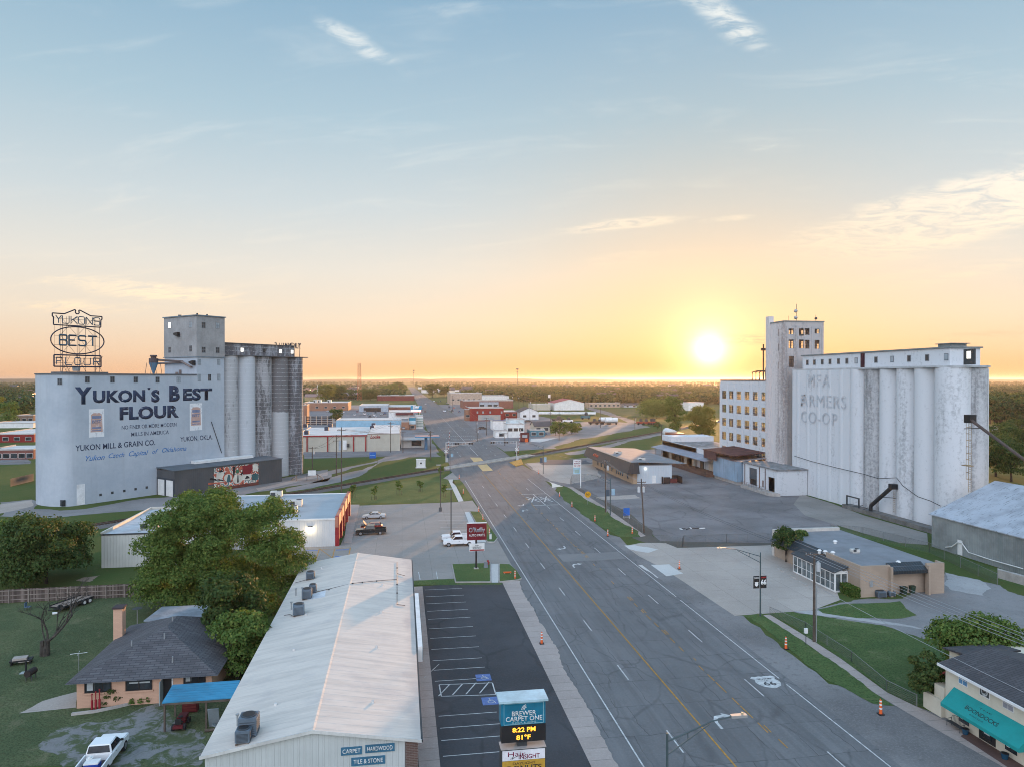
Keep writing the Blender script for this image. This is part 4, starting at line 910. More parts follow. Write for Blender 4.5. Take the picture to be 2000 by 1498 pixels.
# ------------------------------------------------------------------ the white farmers' elevator, right
elev = T('grain_elevator', 'tall white peeling grain elevator with silos, tower and windowed mill', 'grain elevator', (109, 170, 0))
def peel(name, base, dark, amt, sx=1.0):
 m, t, b = newmat(name)
 n1 = t.noise(t.vmath('MULTIPLY', t.pos, (1, sx, .12)), .5, 8, .68); n2 = t.noise(t.pos, 1.6, 8, .75); n0 = t.noise(t.vmath('MULTIPLY', t.pos, (1, 1, .03)), .16, 4, .6)
 f = t.math('ADD', t.math('ADD', t.math('MULTIPLY', n1, .35), t.math('MULTIPLY', n2, .35)), t.math('MULTIPLY', n0, .3))
 col = t.mix(t.smooth(f, .6 - amt * .18, .7 - amt * .1), base, dark)
 col = t.mix(t.math('MULTIPLY', t.smooth(n2, .56, .68), .55), col, (.4, .41, .43))
 s3 = t.node('ShaderNodeSeparateXYZ'); t.put(s3.inputs[0], t.pos)
 t.put(b.inputs['Base Color'], col); b.inputs['Roughness'].default_value = .9; return m
EW = peel('peeling_white', (.58, .6, .62), (.27, .285, .3), .5); EW2 = peel('peeling_white_stained', (.48, .49, .5), (.14, .145, .15), 1.1); EWT = peel('peeling_white_tower', (.58, .55, .54), (.25, .225, .22), .75); EWS = peel('tower_shade_face', (.4, .38, .375), (.22, .205, .2), .5)  # EWS: tower paint darkened, shade of the south side put into its colour
yv = lambda px: YA(px, 104)
m = MB()
for k in range(6):
 y = 177.3 - 2.75 - 4.66 * k; m.cyl((106.42, y), 2.75, 0, 32.2, 30)
m.build('silo', EW, elev, smooth=True)
m = MB(); m.box(104.12, 114, 149.8, 177.3, 0, 32.2); m.build('silo_wall', EW, elev)
for k, (y, r_) in enumerate(((146.9, 2.75), (141.5, 2.75), (136.1, 2.75), (130.7, 2.8), (124.9, 3.1))):
 m = MB(); m.cyl((104.1 + r_, y), r_, 0, 32.2, 36); m.build('silo', EW2 if k == 0 else EW, elev, smooth=True)
for k, (x, y) in enumerate(((110.9, 124.9), (111, 131))):
 m = MB(); m.cyl((x, y), 3.1, 0, 32.2, 36); m.build('silo', EW2, elev, smooth=True)
m = MB(); m.box(106.5, 113.5, 123, 150, 0, 32.0); m.build('silo_core', EW, elev)
m = MB(); m.prism([(103.9, 177.5), (103.9, 125), (105, 122.4), (107, 121.4), (111.6, 121.4), (114.4, 123.6), (114.4, 177.5)], 32.22, 32.6); m.build('silo_roof', M('pale_roof_edge', (.5, .52, .53), .8), elev)
gw = MB(); gw.box(106.3, 113, 124.6, 176.5, 32.62, 36); gal2 = gw.build('gallery', EW, elev)
m = MB(); m.box(106.0, 113.3, 124.2, 176.9, 36.02, 36.3); m.build('gallery_roof', M('weathered_roof_edge', (.2, .23, .23), .8), elev)
m = MB(); m.box(107, 110.5, 125.2, 128.6, 36.3, 36.9); m.box(106.8, 111, 124.8, 129.2, 36.9, 37.05); m.build('roof_hatch', M('weathered_roof_edge', (.2, .23, .23), .8), elev)
for zx in (615, 658, 706, 753, 805, 856, 912, 1033, 1131, 1235, 1345, 1461):
 px = 1380 + zx * .32041; y = YA(px, 106.3); m = MB(); m.box(106.22, 106.32, y - .55, y + .55, 33.6, 35.0); fw = m.build('gallery_window', FRM, elev)
 m = MB(); m.box(106.2, 106.23, y - .42, y + .42, 33.75, 34.85); m.build('pane', WD if zx not in (1461, 1131, 912) else WPALE, fw)
m = MB(); y = YA(1686, 106.3); m.box(106.0, 106.35, y - .5, y + .6, 32.62, 35.9); m.build('gallery_door', M('dark_red_door', (.06, .015, .02), .8), elev)
m = MB(); y = YA(1894, 106.3); m.box(106.0, 106.32, y - 1.4, y + 1.2, 32.65, 35.6); m.build('gallery_door', DARK, elev)
m = MB(); m.box(105.97, 106.01, y - .6, y + .4, 33.8, 35.2); m.build('gallery_window', SKYGLOW, elev)
FADE = flaked('faded_lettering', (.43, .46, .49), (.6, .62, .63), .3, .8)
def ew(s, px0, px1, py0, py1, mat=FADE, X=103.64, bold=.0):
 y0, y1 = YA(px0, X), YA(px1, X); zb, zt = HT(py0, X, y0), HT(py1, X, y0)
 text(elev, s, (X, y0, zb), (0, -1, 0), (0, 0, 1), zt - zb, mat, bold=bold, align='LEFT', wfit=y0 - y1, depth=.01, space=1.15)
qz = lambda x: 1380 + x * .32041; qy = lambda y: 580 + y * .32041
EWF = peel('flat_wall', (.72, .72, .71), (.34, .35, .36), .1)
m = MB(); m.box(103.8, 104.2, YA(qz(872), 103.8), 177.2, .01, 32.2); m.build('lettered_wall', EW, elev)
ew('M', qz(618), qz(655), qy(549), qy(470)); ew('FA', qz(672), qz(752), qy(548), qy(470)); ew('F', qz(575), qz(600), qy(661), qy(588)); ew('ARMERS', qz(575), qz(850), qy(663), qy(588))
ew('CO-OP', qz(575), qz(795), qy(760), qy(688))
tw0, tw1 = 180.2, 187.2
def wall_grid(mb, axis, at, a0, a1, z0, z1, th, holes):
 """a wall of thickness th with real openings; holes are (a_lo, a_hi, z_lo, z_hi)"""
 A = sorted({a0, a1, *[h[0] for h in holes], *[h[1] for h in holes]}); Z = sorted({z0, z1, *[h[2] for h in holes], *[h[3] for h in holes]})
 A = [a for a in A if a0 <= a <= a1]; Z = [z for z in Z if z0 <= z <= z1]
 for i in range(len(A) - 1):
  j = 0; run = None
  for j in range(len(Z) - 1):
   ca, cz = (A[i] + A[i + 1]) / 2, (Z[j] + Z[j + 1]) / 2
   op = any(h[0] < ca < h[1] and h[2] < cz < h[3] for h in holes)
   if not op and run is None: run = Z[j]
   if run is not None and (op or j == len(Z) - 2):
    top = Z[j] if op else Z[j + 1]
    if axis == 'y': mb.box(at, at + th, A[i], A[i + 1], run, top)
    else: mb.box(A[i], A[i + 1], at, at + th, run, top)
    run = None
zh = lambda zx, zy, X: HT(qy(zy), X, YA(qz(zx), X))
m_, t_, b_ = newmat('dusty_pane')
mx = t_.node('ShaderNodeMixShader'); tr = t_.node('ShaderNodeBsdfTransparent')
tr.inputs[0].default_value = (.95, .9, .85, 1); b_.inputs['Base Color'].default_value = (.1, .085, .08, 1); b_.inputs['Roughness'].default_value = .3
mx.inputs[0].default_value = .22; t_.l.new(tr.outputs[0], mx.inputs[1]); t_.l.new(b_.outputs[0], mx.inputs[2]); t_.l.new(mx.outputs[0], t_.n['Material Output'].inputs[0])
DUSTY = m_
MULL = M('rusted_mullion', (.1, .07, .06), .8)
def sash(axis, at, a0, a1, z0, z1, nx, nz, th, drop=None, rr=random.Random(2)):
 f = MB(); w_ = .07
 bx = (lambda c0, c1, d0, d1, e: f.box(at + .1 - e, at + .18 + e, c0, c1, d0, d1)) if axis == 'y' else (lambda c0, c1, d0, d1, e: f.box(c0, c1, at + .1 - e, at + .18 + e, d0, d1))
 for k in range(nx + 1): a = a0 + (a1 - a0) * k / nx; bx(a - w_ / 2, a + w_ / 2, z0, z1, .003)
 for k in range(nz + 1): z = z0 + (z1 - z0) * k / nz; bx(a0, a1, z - w_ / 2, z + w_ / 2, 0)
 o = f.build('window', MULL, th)
 g = MB()
 for i in range(nx):
  for j in range(nz):
   if rr.random() < .2: continue
   q0, q1 = a0 + (a1 - a0) * i / nx, a0 + (a1 - a0) * (i + 1) / nx; y0, y1 = z0 + (z1 - z0) * j / nz, z0 + (z1 - z0) * (j + 1) / nz
   if axis == 'y': g.face([(at + .14, q0, y0), (at + .14, q1, y0), (at + .14, q1, y1), (at + .14, q0, y1)])
   else: g.face([(q0, at + .14, y0), (q1, at + .14, y0), (q1, at + .14, y1), (q0, at + .14, y1)])
 g.build('pane', DUSTY, o)
X0 = 103.0; X1 = 114.8; ZT = HT(629, X0, tw0)
wf = [(y - .62, y + .62, z - 1.0, z + 1.0) for y, z in ((YA(qz(441), X0), zh(441, 219, X0)), (YA(qz(441), X0), zh(441, 308, X0)), (YA(qz(441), X0), zh(441, 418, X0)))]
sx = lambda zx: XA(qz(zx), tw0)
ss = [(sx(zx) - .72, sx(zx) + .72, HT(qy(zy), sx(zx), tw0) - hh / 2, HT(qy(zy), sx(zx), tw0) + hh / 2) for zx, zy, hh in ((515, 212, 1.6), (577, 216, 2), (612, 213, 1.8), (673, 210, 1.3), (515, 288, 2.4), (577, 288, 2.4), (612, 290, 2.4), (673, 291, 2.4), (517, 395, 3), (672, 388, 2.2))]
m = MB(); wall_grid(m, 'y', X0, tw0, tw1, 0, ZT, .3, wf)
wall_grid(m, 'y', X1 - .3, tw0, tw1, 0, ZT, .3, [(h[0], h[1], h[2], h[3]) for h in wf]); m.build('tower_wall', EWT, elev)
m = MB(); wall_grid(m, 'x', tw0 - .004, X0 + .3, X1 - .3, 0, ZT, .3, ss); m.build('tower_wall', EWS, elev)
m = MB(); wall_grid(m, 'x', tw1 - .3, X0 + .3, X1 - .3, 0, ZT, .3, [(h[0], h[1], h[2], h[3]) for h in ss]); m.build('tower_wall', EWT, elev)
for h in wf: sash('y', X0, *h, 2, 3, elev)
for h in ss: sash('x', tw0, *h, 2, 3, elev)
m = MB(); m.box(X0 - .15, X1 + .15, tw0 - .15, tw1 + .15, ZT + .01, ZT + .35); m.box(X0 + .4, X1 - .4, tw0 + .4, tw1 - .4, ZT - 3.5, ZT - 3.3); m.build('tower_roof', M('weathered_roof_edge', (.2, .23, .23), .8), elev)
m = MB();
for y in (tw0 + .35, tw0 + 2.2, tw1 - .3): m.box(X0 - .14, X0 + .002, y - .3, y + .3, 0, ZT - 1)
m.box(X0 - .6, X0 + .9, tw1 + .02, tw1 + 1.7, 0, HT(619, X0, tw1 + 1)); m.build('pier', EWT, elev)
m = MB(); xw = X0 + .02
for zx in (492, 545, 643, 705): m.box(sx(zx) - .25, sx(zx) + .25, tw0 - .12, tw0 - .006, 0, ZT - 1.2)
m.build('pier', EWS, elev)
mast = T('antenna_mast', 'thin antenna mast with round dishes on the tower of the white elevator', 'antenna', (XA(1555, 184), 184, ZT + .35))
m = MB(); xx = XA(1555, 184); m.tube([(xx, 184, ZT + .35), (xx, 184, HT(594, xx, 184))], .07, 5); m.build('pole', DARK, mast)
for py in (608, 621): m = MB(); m.ball((xx - .3, 183.8, HT(py, xx, 184)), .5, 10, 6); m.build('dish', STEEL, mast, smooth=True)
m = MB(); x2 = XA(1592, 184); m.tube([(x2, 184, ZT + .35), (x2, 184, ZT + 2.4)], .04, 4); m.ball((x2 + .2, 184, ZT + 1.4), .4, 8, 6); x3 = XA(1540, 184); m.tube([(x3, 184, ZT + .35), (x3, 184, ZT + 2)], .04, 4); m.build('whip_aerial', DARK, mast)
MZ = HT(744, X0, 200); yb0, yb1 = 189.0, YA(1407, X0)
cols = [YA(qz(zx), X0) for zx in (350, 296, 246, 196, 150, 107)]
rows_z = [HT(qy(zy), X0, cols[4]) for zy in (597, 682, 765, 851, 938)]; rows_z.append(rows_z[-1] - (rows_z[0] - rows_z[-1]) / 4)
hw = 1.45; hs = [(y - hw, y + hw, z - 1.25, z + 1.25) for y in cols for z in rows_z]
m = MB(); wall_grid(m, 'y', X0, yb0, yb1, 0, MZ, .3, hs); m.build('mill_wall', EW, elev)
m = MB(); wall_grid(m, 'y', X1 - .3, yb0, yb1, 0, MZ, .3, [(a - .9, b + .9, c - .4, d_ + .5) for a, b, c, d_ in hs]); wall_grid(m, 'x', yb1 - .3, X0 + .3, X1 - .3, 0, MZ, .3, [(x - 1.5, x + 1.5, z - 1.6, z + 1.7) for x in (105.4, 109, 112.4) for z in rows_z]); m.build('mill_wall', EWT, elev)
m = MB(); m.box(X0 + .3, X1 - .3, yb0, yb1 - .3, MZ - .5, MZ - .2)
for z in rows_z: m.box(X0 + .31, X1 - .31, yb0, yb1 - .31, z - 2.1, z - 1.9)
m.build('floor_slab', CONC, elev)
for h in hs: sash('y', X0, *h, 3, 4, elev)
m = MB()
for y in [(a + b) / 2 for a, b in zip(cols, cols[1:])] + [yb0 + .4, yb1 - .3]: m.box(X0 - .22, X0 - .002, y - .35, y + .35, 0, MZ - .8)
m.build('pier', EW, elev)
m = MB(); m.box(X0 - .15, X1 + .1, yb0 + .1, yb1 + .15, MZ + .01, MZ + .3); m.build('mill_roof', M('rusty_roof', (.16, .09, .07), .9), elev)
m = MB()
for k in range(4): y = 196 + k * 2.2; m.tube([(105.5, y, MZ + .3), (105.5, y, MZ + 2.6), (107, y, MZ + 3), (110, y, MZ + 3)], .16, 6)
m.build('roof_pipe', M('dark_rust', (.09, .05, .035), .8), elev)
m = MB(); m.box(105, 112, 189.3, 194, MZ + .3, MZ + 3.8); m.cyl((107.5, 195.3), 1.1, MZ + .3, MZ + 3, 12); m.build('rooftop_house', M('dark_rust', (.09, .05, .035), .8), elev)
m = MB(); yy = 188.0; m.tube([(X0 - .9, yy + 1.6, 0.5 + MZ), (X0 - .9, yy + 1.6, HT(672, X0, yy))], .22, 8); m.box(X0 - 1.5, X0 - .3, yy + 1.2, yy + 2, HT(685, X0, yy), HT(680, X0, yy)); m.build('leg_pipe', M('dark_rust', (.09, .05, .035), .8), elev)
dk = T('loading_dock', 'white concrete truck dock with two dark openings at the foot of the white elevator', 'loading dock', (98, 176, 0))
dz = 7.0
P = z4([(222, 1165), (300, 1185), (440, 1195), (480, 1200), (572, 1205)])
dxa = P[0][0];
m = MB(); yA, yB, yC = 187.5, 177.6, 170.2; xF = 95.2
fr_h = [(180.2, 184.6, .9, 5.6), (170.9, 174.4, .02, 4.4)]
wall_grid(m, 'y', xF, 169.6, 188, 0, 6.4, .35, fr_h); m.box(xF + .35, 103.5, 169.6, 169.9, 0, 6.4); m.box(xF + .35, 102.8, 187.7, 188, 0, 6.4); m.build('wall', EW, dk)
m = MB(); m.box(xF - .3, 103.6, 169.3, 188.3, 6.41, 6.75); m.build('roof', M('patched_roof', (.3, .3, .3), .9, var=.4, scale=.6), dk)
m = MB(); m.box(xF + .2, xF + .3, 180.2, 184.6, 2.6, 5.6)
for k in range(10): m.box(xF + .17, xF + .2, 180.2, 184.6, 2.7 + .3 * k, 2.75 + .3 * k)
m.build('roller_door', M('grey_shutter', (.11, .12, .13), .6), dk)
m = MB(); m.box(xF + 5, xF + 5.2, 170, 187.6, 0, 6.3); m.build('inner_wall', DARK, dk)
m = MB()
for y in (178.6, 175.6, 186.9): m.box(xF - .12, xF - .002, y - .12, y + .12, 0, 6.3)
m.box(xF - .06, xF - .003, 176.5, 177.1, 1.2, 3); m.build('door_jamb', M('rust_trim', (.16, .09, .07), .9), dk)
m = MB(); m.prism([(xF - 2.2, 185.2), (xF - .02, 185.2), (xF - .02, 168), (xF - 2.2, 170)], 0, .8); m.build('ramp', CONC, dk)
m = MB()
for k in range(9): y = 184.6 - k * 1.4; m.tube([(xF - 2.2, y, .8), (xF - 2.2, y, 1.9)], .03, 4)
for z in (1.2, 1.55, 1.9): m.tube([(xF - 2.2, 185, z), (xF - 2.2, 172.5, z)], .03, 4)
m.build('railing', M('rust_trim', (.16, .09, .07), .9), dk)
bs = T('blue_shed', 'faded blue corrugated metal shed beside the white truck dock', 'shed', (96, 195, 0))
BLUSH = ribbed('faded_blue_sheet', (.27, .4, .52), 'Y', .6, rust=(.14, .17, .2), rustamt=.55)
m = MB(); m.box(93.6, 102.7, 188.4, 204, .9, 6.6); m.build('wall', BLUSH, bs)
m = MB(); m.box(93.9, 102.6, 188.6, 203.8, 0, .89); m.build('plinth', CONC, bs)
m = MB(); m.ext([(93.3, 6.61), (102.7, 7.4), (102.7, 7.6), (93.3, 6.8)], 'y', 188.3, 204.3); m.build('roof', M('rusty_roof_panel', (.15, .07, .06), .9, var=.5, scale=.3, c2=(.3, .29, .3)), bs)
wh = T('freight_warehouse', 'long white warehouse with a raised loading dock and grey tin canopy behind the elevator', 'warehouse', (98, 226, 0))
m = MB(); m.box(96.0, 102.6, 205, 253, 0, 7.2); m.box(96.0, 112, 222, 252.9, 0, 7.3); m.build('wall', EW, wh)
m = MB(); m.box(96.3, 102.3, 205.3, 221, 7.21, 7.3); m.box(96.4, 111.6, 223, 252, 7.31, 7.4); m.build('roof', M('patched_roof', (.3, .3, .3), .9), wh)
m = MB(); m.box(95.9, 112.1, 244, 253.1, 7.4, 9.2); m.build('parapet', EW, wh)
m = MB(); m.ext([(91.5, 4.7), (96, 5.6), (96, 5.75), (91.5, 4.85)], 'y', 205.5, 253); m.build('canopy', ribbed('grey_tin', (.24, .26, .31), 'Y', .5, rust=(.3, .42, .55), rustamt=.3), wh)
m = MB(); m.box(92, 96, 205.5, 253, 0, 1.2); m.build('dock', M('rust_trim', (.16, .09, .07), .9), wh)
for y in (211, 217.5, 224, 231, 238, 245): m = MB(); m.box(95.9, 96.01, y - 1.4, y + 1.4, 1.2, 3.9); m.build('dock_door', DARK if y in (217.5, 238) else M('cream_door', (.62, .58, .5), .8), wh)
for y in np.arange(206, 253, 6.2): m = MB(); m.tube([(91.9, y, 1.2), (91.9, y, 4.75)], .06, 5); m.build('canopy_post', WOOD, wh)
rs = T('rust_canopy', 'rust red lean-to roof between the tin canopy and the mill windows', 'lean-to', (99, 206, 0))
m = MB(); m.ext([(92.5, 8.0), (102.7, 8.9), (102.7, 9.1), (92.5, 8.25)], 'y', 189, 209); m.build('roof', M('rust_sheet', (.12, .045, .04), .9, var=.4, scale=.5), rs)
m = MB(); m.box(92.6, 92.8, 200, 208.8, 5.7, 7.98); m.box(92.8, 102.6, 208.6, 208.8, 5.7, 7.98); m.build('wall', M('rust_sheet_dark', (.1, .05, .05), .9), rs)
for px, y_, (ax_, ay), (bx_, by) in ((1744, 133, (1735, 952), (1708, 991)),):
 sp = T('grain_spout', 'black slanting grain spout on the foot of the silos', 'grain spout', (103.9, YA(1742, 103.9), 8))
 Y0 = YA(1742, 103); z0_ = HT(950, 103, Y0); Y1 = YA(1709, 102); z1_ = HT(990, 102, Y1)
 m = MB(); m.tube([(103.2, Y0, z0_), (101.5, Y1 + .5, z1_ + .3), (101.4, Y1 + .5, z1_ - .9)], .42, 10); m.build('chute', BLACK, sp, smooth=True)
 m = MB(); m.box(102.6, 104, Y0 - .6, Y0 + .5, z0_ - .5, z0_ + .6); m.build('hopper', BLACK, sp)
 m = MB(); m.bar((103.9, Y0 - .3, z0_ - 2.4), (101.8, Y0 + 1.2, z0_ - 2.4), .12); m.build('bracket', DARK, sp)
ladm = M('rusty_yellow_steel', (.42, .3, .16), .8, var=.4, scale=2)
def ladder(name, label, X, y, z0, z1, cage):
 t = T(name, label, 'ladder', (X, y, z0)); m = MB()
 for s_ in (-.3, .3): m.tube([(X, y + s_, z0), (X, y + s_, z1)], .045, 4)
 for z in np.arange(z0 + .3, z1, .4): m.tube([(X, y - .3, z), (X, y + .3, z)], .03, 4)
 m.build('ladder_rails', ladm, t)
 if cage:
  m = MB()
  for z in np.arange(z0 + 2.5, z1, 1.2): m.tube([(X, y - .4, z), (X - .5, y - .35, z), (X - .7, y, z), (X - .5, y + .35, z), (X, y + .4, z)], .04, 4)
  for dy in (-.35, 0, .35): m.tube([(X - (.7 if dy == 0 else .5), y + dy, z0 + 2.5), (X - (.7 if dy == 0 else .5), y + dy, z1)], .025, 4)
  m.box(X - 1, X, y - .9, y + .9, (z0 + z1) / 2 - 2, (z0 + z1) / 2 - 1.85); m.build('cage', ladm, t)
ladder('cage_ladder', 'tall rusty yellow caged ladder up the right hand silos', 104.0, YA(1894, 103.9), 9.0, HT(815, 104, YA(1894, 104)), True)
ladder('wall_ladder', 'short rusty ladder below the black spout', 103.6, YA(1747, 103.6), 1.5, HT(955, 103.6, YA(1747, 103.6)), False)
s3_ = T('grain_spout', 'long thin grain chute reaching from the silo wall over the warehouse roof', 'grain spout', (104, YA(1897, 103.9), 24))
Y0 = YA(1897, 103.5); z0_ = HT(818, 103.5, Y0)
m = MB(); m.tube([(103.2, Y0, z0_), (100, Y0 - 22, z0_ - 9.5)], .28, 8, .22); m.build('chute', M('chute_steel', (.1, .07, .06), .7), s3_)
m = MB(); m.box(102.6, 104, Y0 - .7, Y0 + .7, z0_ - .7, z0_ + .8); m.tube([(103.9, Y0 - 1.5, z0_ - 1.6), (102.6, Y0 + .6, z0_ - 1.8)], .08, 5); m.build('hopper', BLACK, s3_)
cb = T('power_cable', 'slack black cable looping across the foot of the white silos', 'cable', (103.5, 150, 10))
pts = [(535, 967), (640, 1000), (785, 1037), (960, 1078), (1050, 1105), (1160, 1100), (1200, 1150), (1290, 1215), (1365, 1240), (1430, 1272)]
m = MB(); m.tube([(103.3, YA(qz(a), 103.3), HT(qy(b), 103.3, YA(qz(a), 103.3))) for a, b in pts], .07, 5); m.build('cable', BLACK, cb)
ft = T('steel_frame', 'dark open steel frame standing at the foot of the silos', 'steel frame', (102.2, YA(1665, 102.2), 0)); m = MB()
ya, yb_ = YA(qz(857), 101.8), YA(qz(930), 101.8); zt_ = HT(qy(1212), 101.8, ya)
for y in (ya, yb_): m.box(101.7, 101.95, y - .13, y + .13, 0, zt_)
m.box(101.7, 101.95, yb_ - .13, ya + .13, zt_, zt_ + .25); m.bar((101.8, ya, .3), (101.8, yb_ - 1.5, 1.8), .12); m.bar((101.8, yb_, .2), (101.8, yb_ - 3, 1.5), .12); m.build('frame', DARK, ft)
kb = MB(); kb.box(101.6, 104.0, 118, 152, 0, .9); kbm = kb.build('retaining_kerb', M('grimy_concrete', (.2, .195, .185), .9, var=.3), None); kbm['kind'] = 'structure'
# ------------------------------------------------------------------ vehicles
def carpaint():
 m, t, b = newmat('car_paint'); oi = t.node('ShaderNodeObjectInfo')
 t.put(b.inputs['Base Color'], oi.outputs['Color']); b.inputs['Roughness'].default_value = .28; b.inputs['Coat Weight'].default_value = .5
 return m
PAINTC = carpaint(); TYRE = M('tyre_rubber', (.025, .025, .027), .85); RIM = M('wheel_rim', (.42, .43, .44), .35, metal=.7)
CGL = glass('car_glass', (.015, .018, .022), .06); HEADL = M('headlight_lens', (.6, .6, .58), .2); TAILL = M('taillight_lens', (.3, .015, .015), .3); CHR = M('bumper_grey', (.22, .22, .23), .4, metal=.4)
def bevel(mb, off, seg=2):
 me = bpy.data.meshes.new('t'); me.from_pydata(mb.v, [], mb.f); bm = bmesh.new(); bm.from_mesh(me); bmesh.ops.recalc_face_normals(bm, faces=bm.faces)
 es = [e for e in bm.edges if len(e.link_faces) == 2 and e.calc_face_angle(0) > .25]
 bmesh.ops.bevel(bm, geom=es, offset=off, segments=seg, affect='EDGES', clamp_overlap=True)
 o = MB(); o.v = [tuple(v.co) for v in bm.verts]; bm.verts.index_update(); o.f = [[v.index for v in f.verts] for f in bm.faces]; o.mi = [0] * len(o.f); bm.free(); bpy.data.meshes.remove(me); return o
def vehicle(kind, name, label, cat, col, loc, rz, group=None, hood_open=False, cargo=False):
 """front along +x of the thing; rz turns it"""
 t = T(name, label, cat, (0, 0, 0), 0, group)
 spec = {'sedan': (4.9, 1.85), 'hatch': (4.3, 1.8), 'suv': (4.8, 1.95), 'pickup': (5.8, 2.0), 'van': (5.4, 2.0)}[kind]
 L, W = spec; h = L / 2; w_ = W / 2
 prof = {'sedan': [(-h, .35), (h, .32), (h, .62), (h - .15, .74), (h - 1.25, .92), (-h + .95, .98), (-h + .05, .92), (-h, .75)],
   'hatch': [(-h, .35), (h, .32), (h, .68), (h - .12, .8), (h - 1.1, .98), (-h + .1, 1.02), (-h, .85)],
   'suv': [(-h, .42), (h, .4), (h, .85), (h - .12, 1.0), (h - 1.2, 1.12), (-h + .08, 1.15), (-h, .95)],
   'pickup': [(-.75, .5), (h, .45), (h, .95), (h - .1, 1.08), (h - 1.35, 1.18), (-.75, 1.2)],
   'van': [(-h, .42), (h, .4), (h, .85), (h - .3, 1.1), (h - .8, 1.2), (-h + .05, 1.2), (-h, .95)]}[kind]
 mb = MB(); mb.ext(prof, 'y', -w_, w_)
 if kind == 'pickup':
  pass
 mb = bevel(mb, .07)
 cabs = {'sedan': ((-1.55, 1.15), (-.85, .3), .95, 1.43), 'hatch': ((-2.0, .95), (-1.55, .15), 1.0, 1.5), 'suv': ((-2.25, 1.05), (-1.95, .35), 1.12, 1.75), 'pickup': ((-.75, 1.45), (-.6, .75), 1.18, 1.83), 'van': ((-2.6, 1.9), (-2.5, 1.2), 1.18, 2.15)}[kind]
 (a0, a1), (b0, b1), z0, z1 = cabs; wi, wo = w_ - .06, w_ - .22
 c = MB(); c.prism([(a0, -wi), (a1, -wi), (a1, wi), (a0, wi)], z0, z1, [(b0, -wo), (b1, -wo), (b1, wo), (b0, wo)]); c = bevel(c, .06)
 base = len(mb.v); mb.v += c.v; mb.f += [[i + base for i in f] for f in c.f]; mb.mi += c.mi
 if kind == 'pickup':
  for q in ((-h, -.75, -w_, -w_ + .1), (-h, -.75, w_ - .1, w_), (-h, -h + .09, -w_ + .1, w_ - .1)): mb.box(q[0], q[1], q[2], q[3], .5, 1.2)
 body = mb.build('body', PAINTC, t, False, smooth=True); body.color = (*col, 1)
 P = lambda x, y, z: (x, y, z)
 def quad(nm, pts, mt=CGL):
  g = MB(); p = [Vector(q) for q in pts]; n = (p[1] - p[0]).cross(p[2] - p[0]).normalized(); cen = sum(p, Vector()) / len(p)
  if n.dot(cen - Vector(((a0 + a1) / 2, 0, z0))) < 0: n = -n
  g.face([tuple(q + n * .012) for q in p]); g.build(nm, mt, t, False)
 f0, f1 = .14, .9
 def lerp(x0, x1, f): return x0 + (x1 - x0) * f
 for s in (-1, 1):
  yb, yt = s * lerp(wi, wo, f0), s * lerp(wi, wo, f1); zb, zt = lerp(z0, z1, f0), lerp(z0, z1, f1)
  xb0, xb1, xt0, xt1 = lerp(a0, b0, f0) + .12, lerp(a1, b1, f0) - .12, lerp(a0, b0, f1) + .1, lerp(a1, b1, f1) - .1
  mid = (xb0 + xb1) / 2 - (.05 if kind != 'pickup' else -.2)
  if kind == 'pickup': quad('side_window', [(xb0, yb, zb), (xb1, yb, zb), (xt1, yt, zt), (xt0, yt, zt)])
  else:
   quad('side_window', [(xb0, yb, zb), (mid - .05, yb, zb), (mid - .05, yt, zt), (xt0, yt, zt)]); quad('side_window', [(mid + .05, yb, zb), (xb1, yb, zb), (xt1, yt, zt), (mid + .05, yt, zt)])
 for nm, aa, bb in (('windscreen', a1, b1), ('rear_window', a0, b0)):
  xb, xt = lerp(aa, bb, f0), lerp(aa, bb, f1); zb, zt = lerp(z0, z1, f0), lerp(z0, z1, f1); yb, yt = lerp(wi, wo, f0) - .1, lerp(wi, wo, f1) - .08
  quad(nm, [(xb, -yb, zb), (xb, yb, zb), (xt, yt, zt), (xt, -yt, zt)])
 r = {'sedan': .33, 'hatch': .32, 'suv': .38, 'pickup': .4, 'van': .38}[kind]
 for x in (h - .95, -h + (1.0 if kind != 'pickup' else 1.15)):
  for s in (-1, 1):
   g = MB(); n = 18
   for k in range(n):
    a_, b_ = 2 * math.pi * k / n, 2 * math.pi * (k + 1) / n
    o, i_ = s * (w_ + .02), s * (w_ - .2)
    g.face([(x + r * math.cos(a_), o, r + r * math.sin(a_)), (x + r * math.cos(b_), o, r + r * math.sin(b_)), (x + r * math.cos(b_), i_, r + r * math.sin(b_)), (x + r * math.cos(a_), i_, r + r * math.sin(a_))])
   g.face([(x + r * math.cos(2 * math.pi * k / n), s * (w_ + .02), r + r * math.sin(2 * math.pi * k / n)) for k in range(n)])
   wh_ = g.build('wheel', TYRE, t, False)
   g = MB(); g.face([(x + r * .62 * math.cos(2 * math.pi * k / n), s * (w_ + .026), r + r * .62 * math.sin(2 * math.pi * k / n)) for k in range(n)]); g.build('rim', RIM, wh_, False)
 zl = {'sedan': .6, 'hatch': .66, 'suv': .82, 'pickup': .9, 'van': .85}[kind]
 for s in (-1, 1):
  g = MB(); g.cbox((h - .03, s * (w_ - .3), zl - .08), .1, .42, .17); g.build('headlight', HEADL, t, False)
  g = MB(); g.cbox((-h + .03, s * (w_ - .2), zl - .05), .1, .26, .22); g.build('taillight', TAILL, t, False)
 g = MB(); g.cbox((h - .01, 0, .38), .12, W - .2, .2); g.build('bumper', CHR, t, False)
 g = MB(); g.cbox((-h + .01, 0, .42), .12, W - .2, .18); g.build('bumper', CHR, t, False)
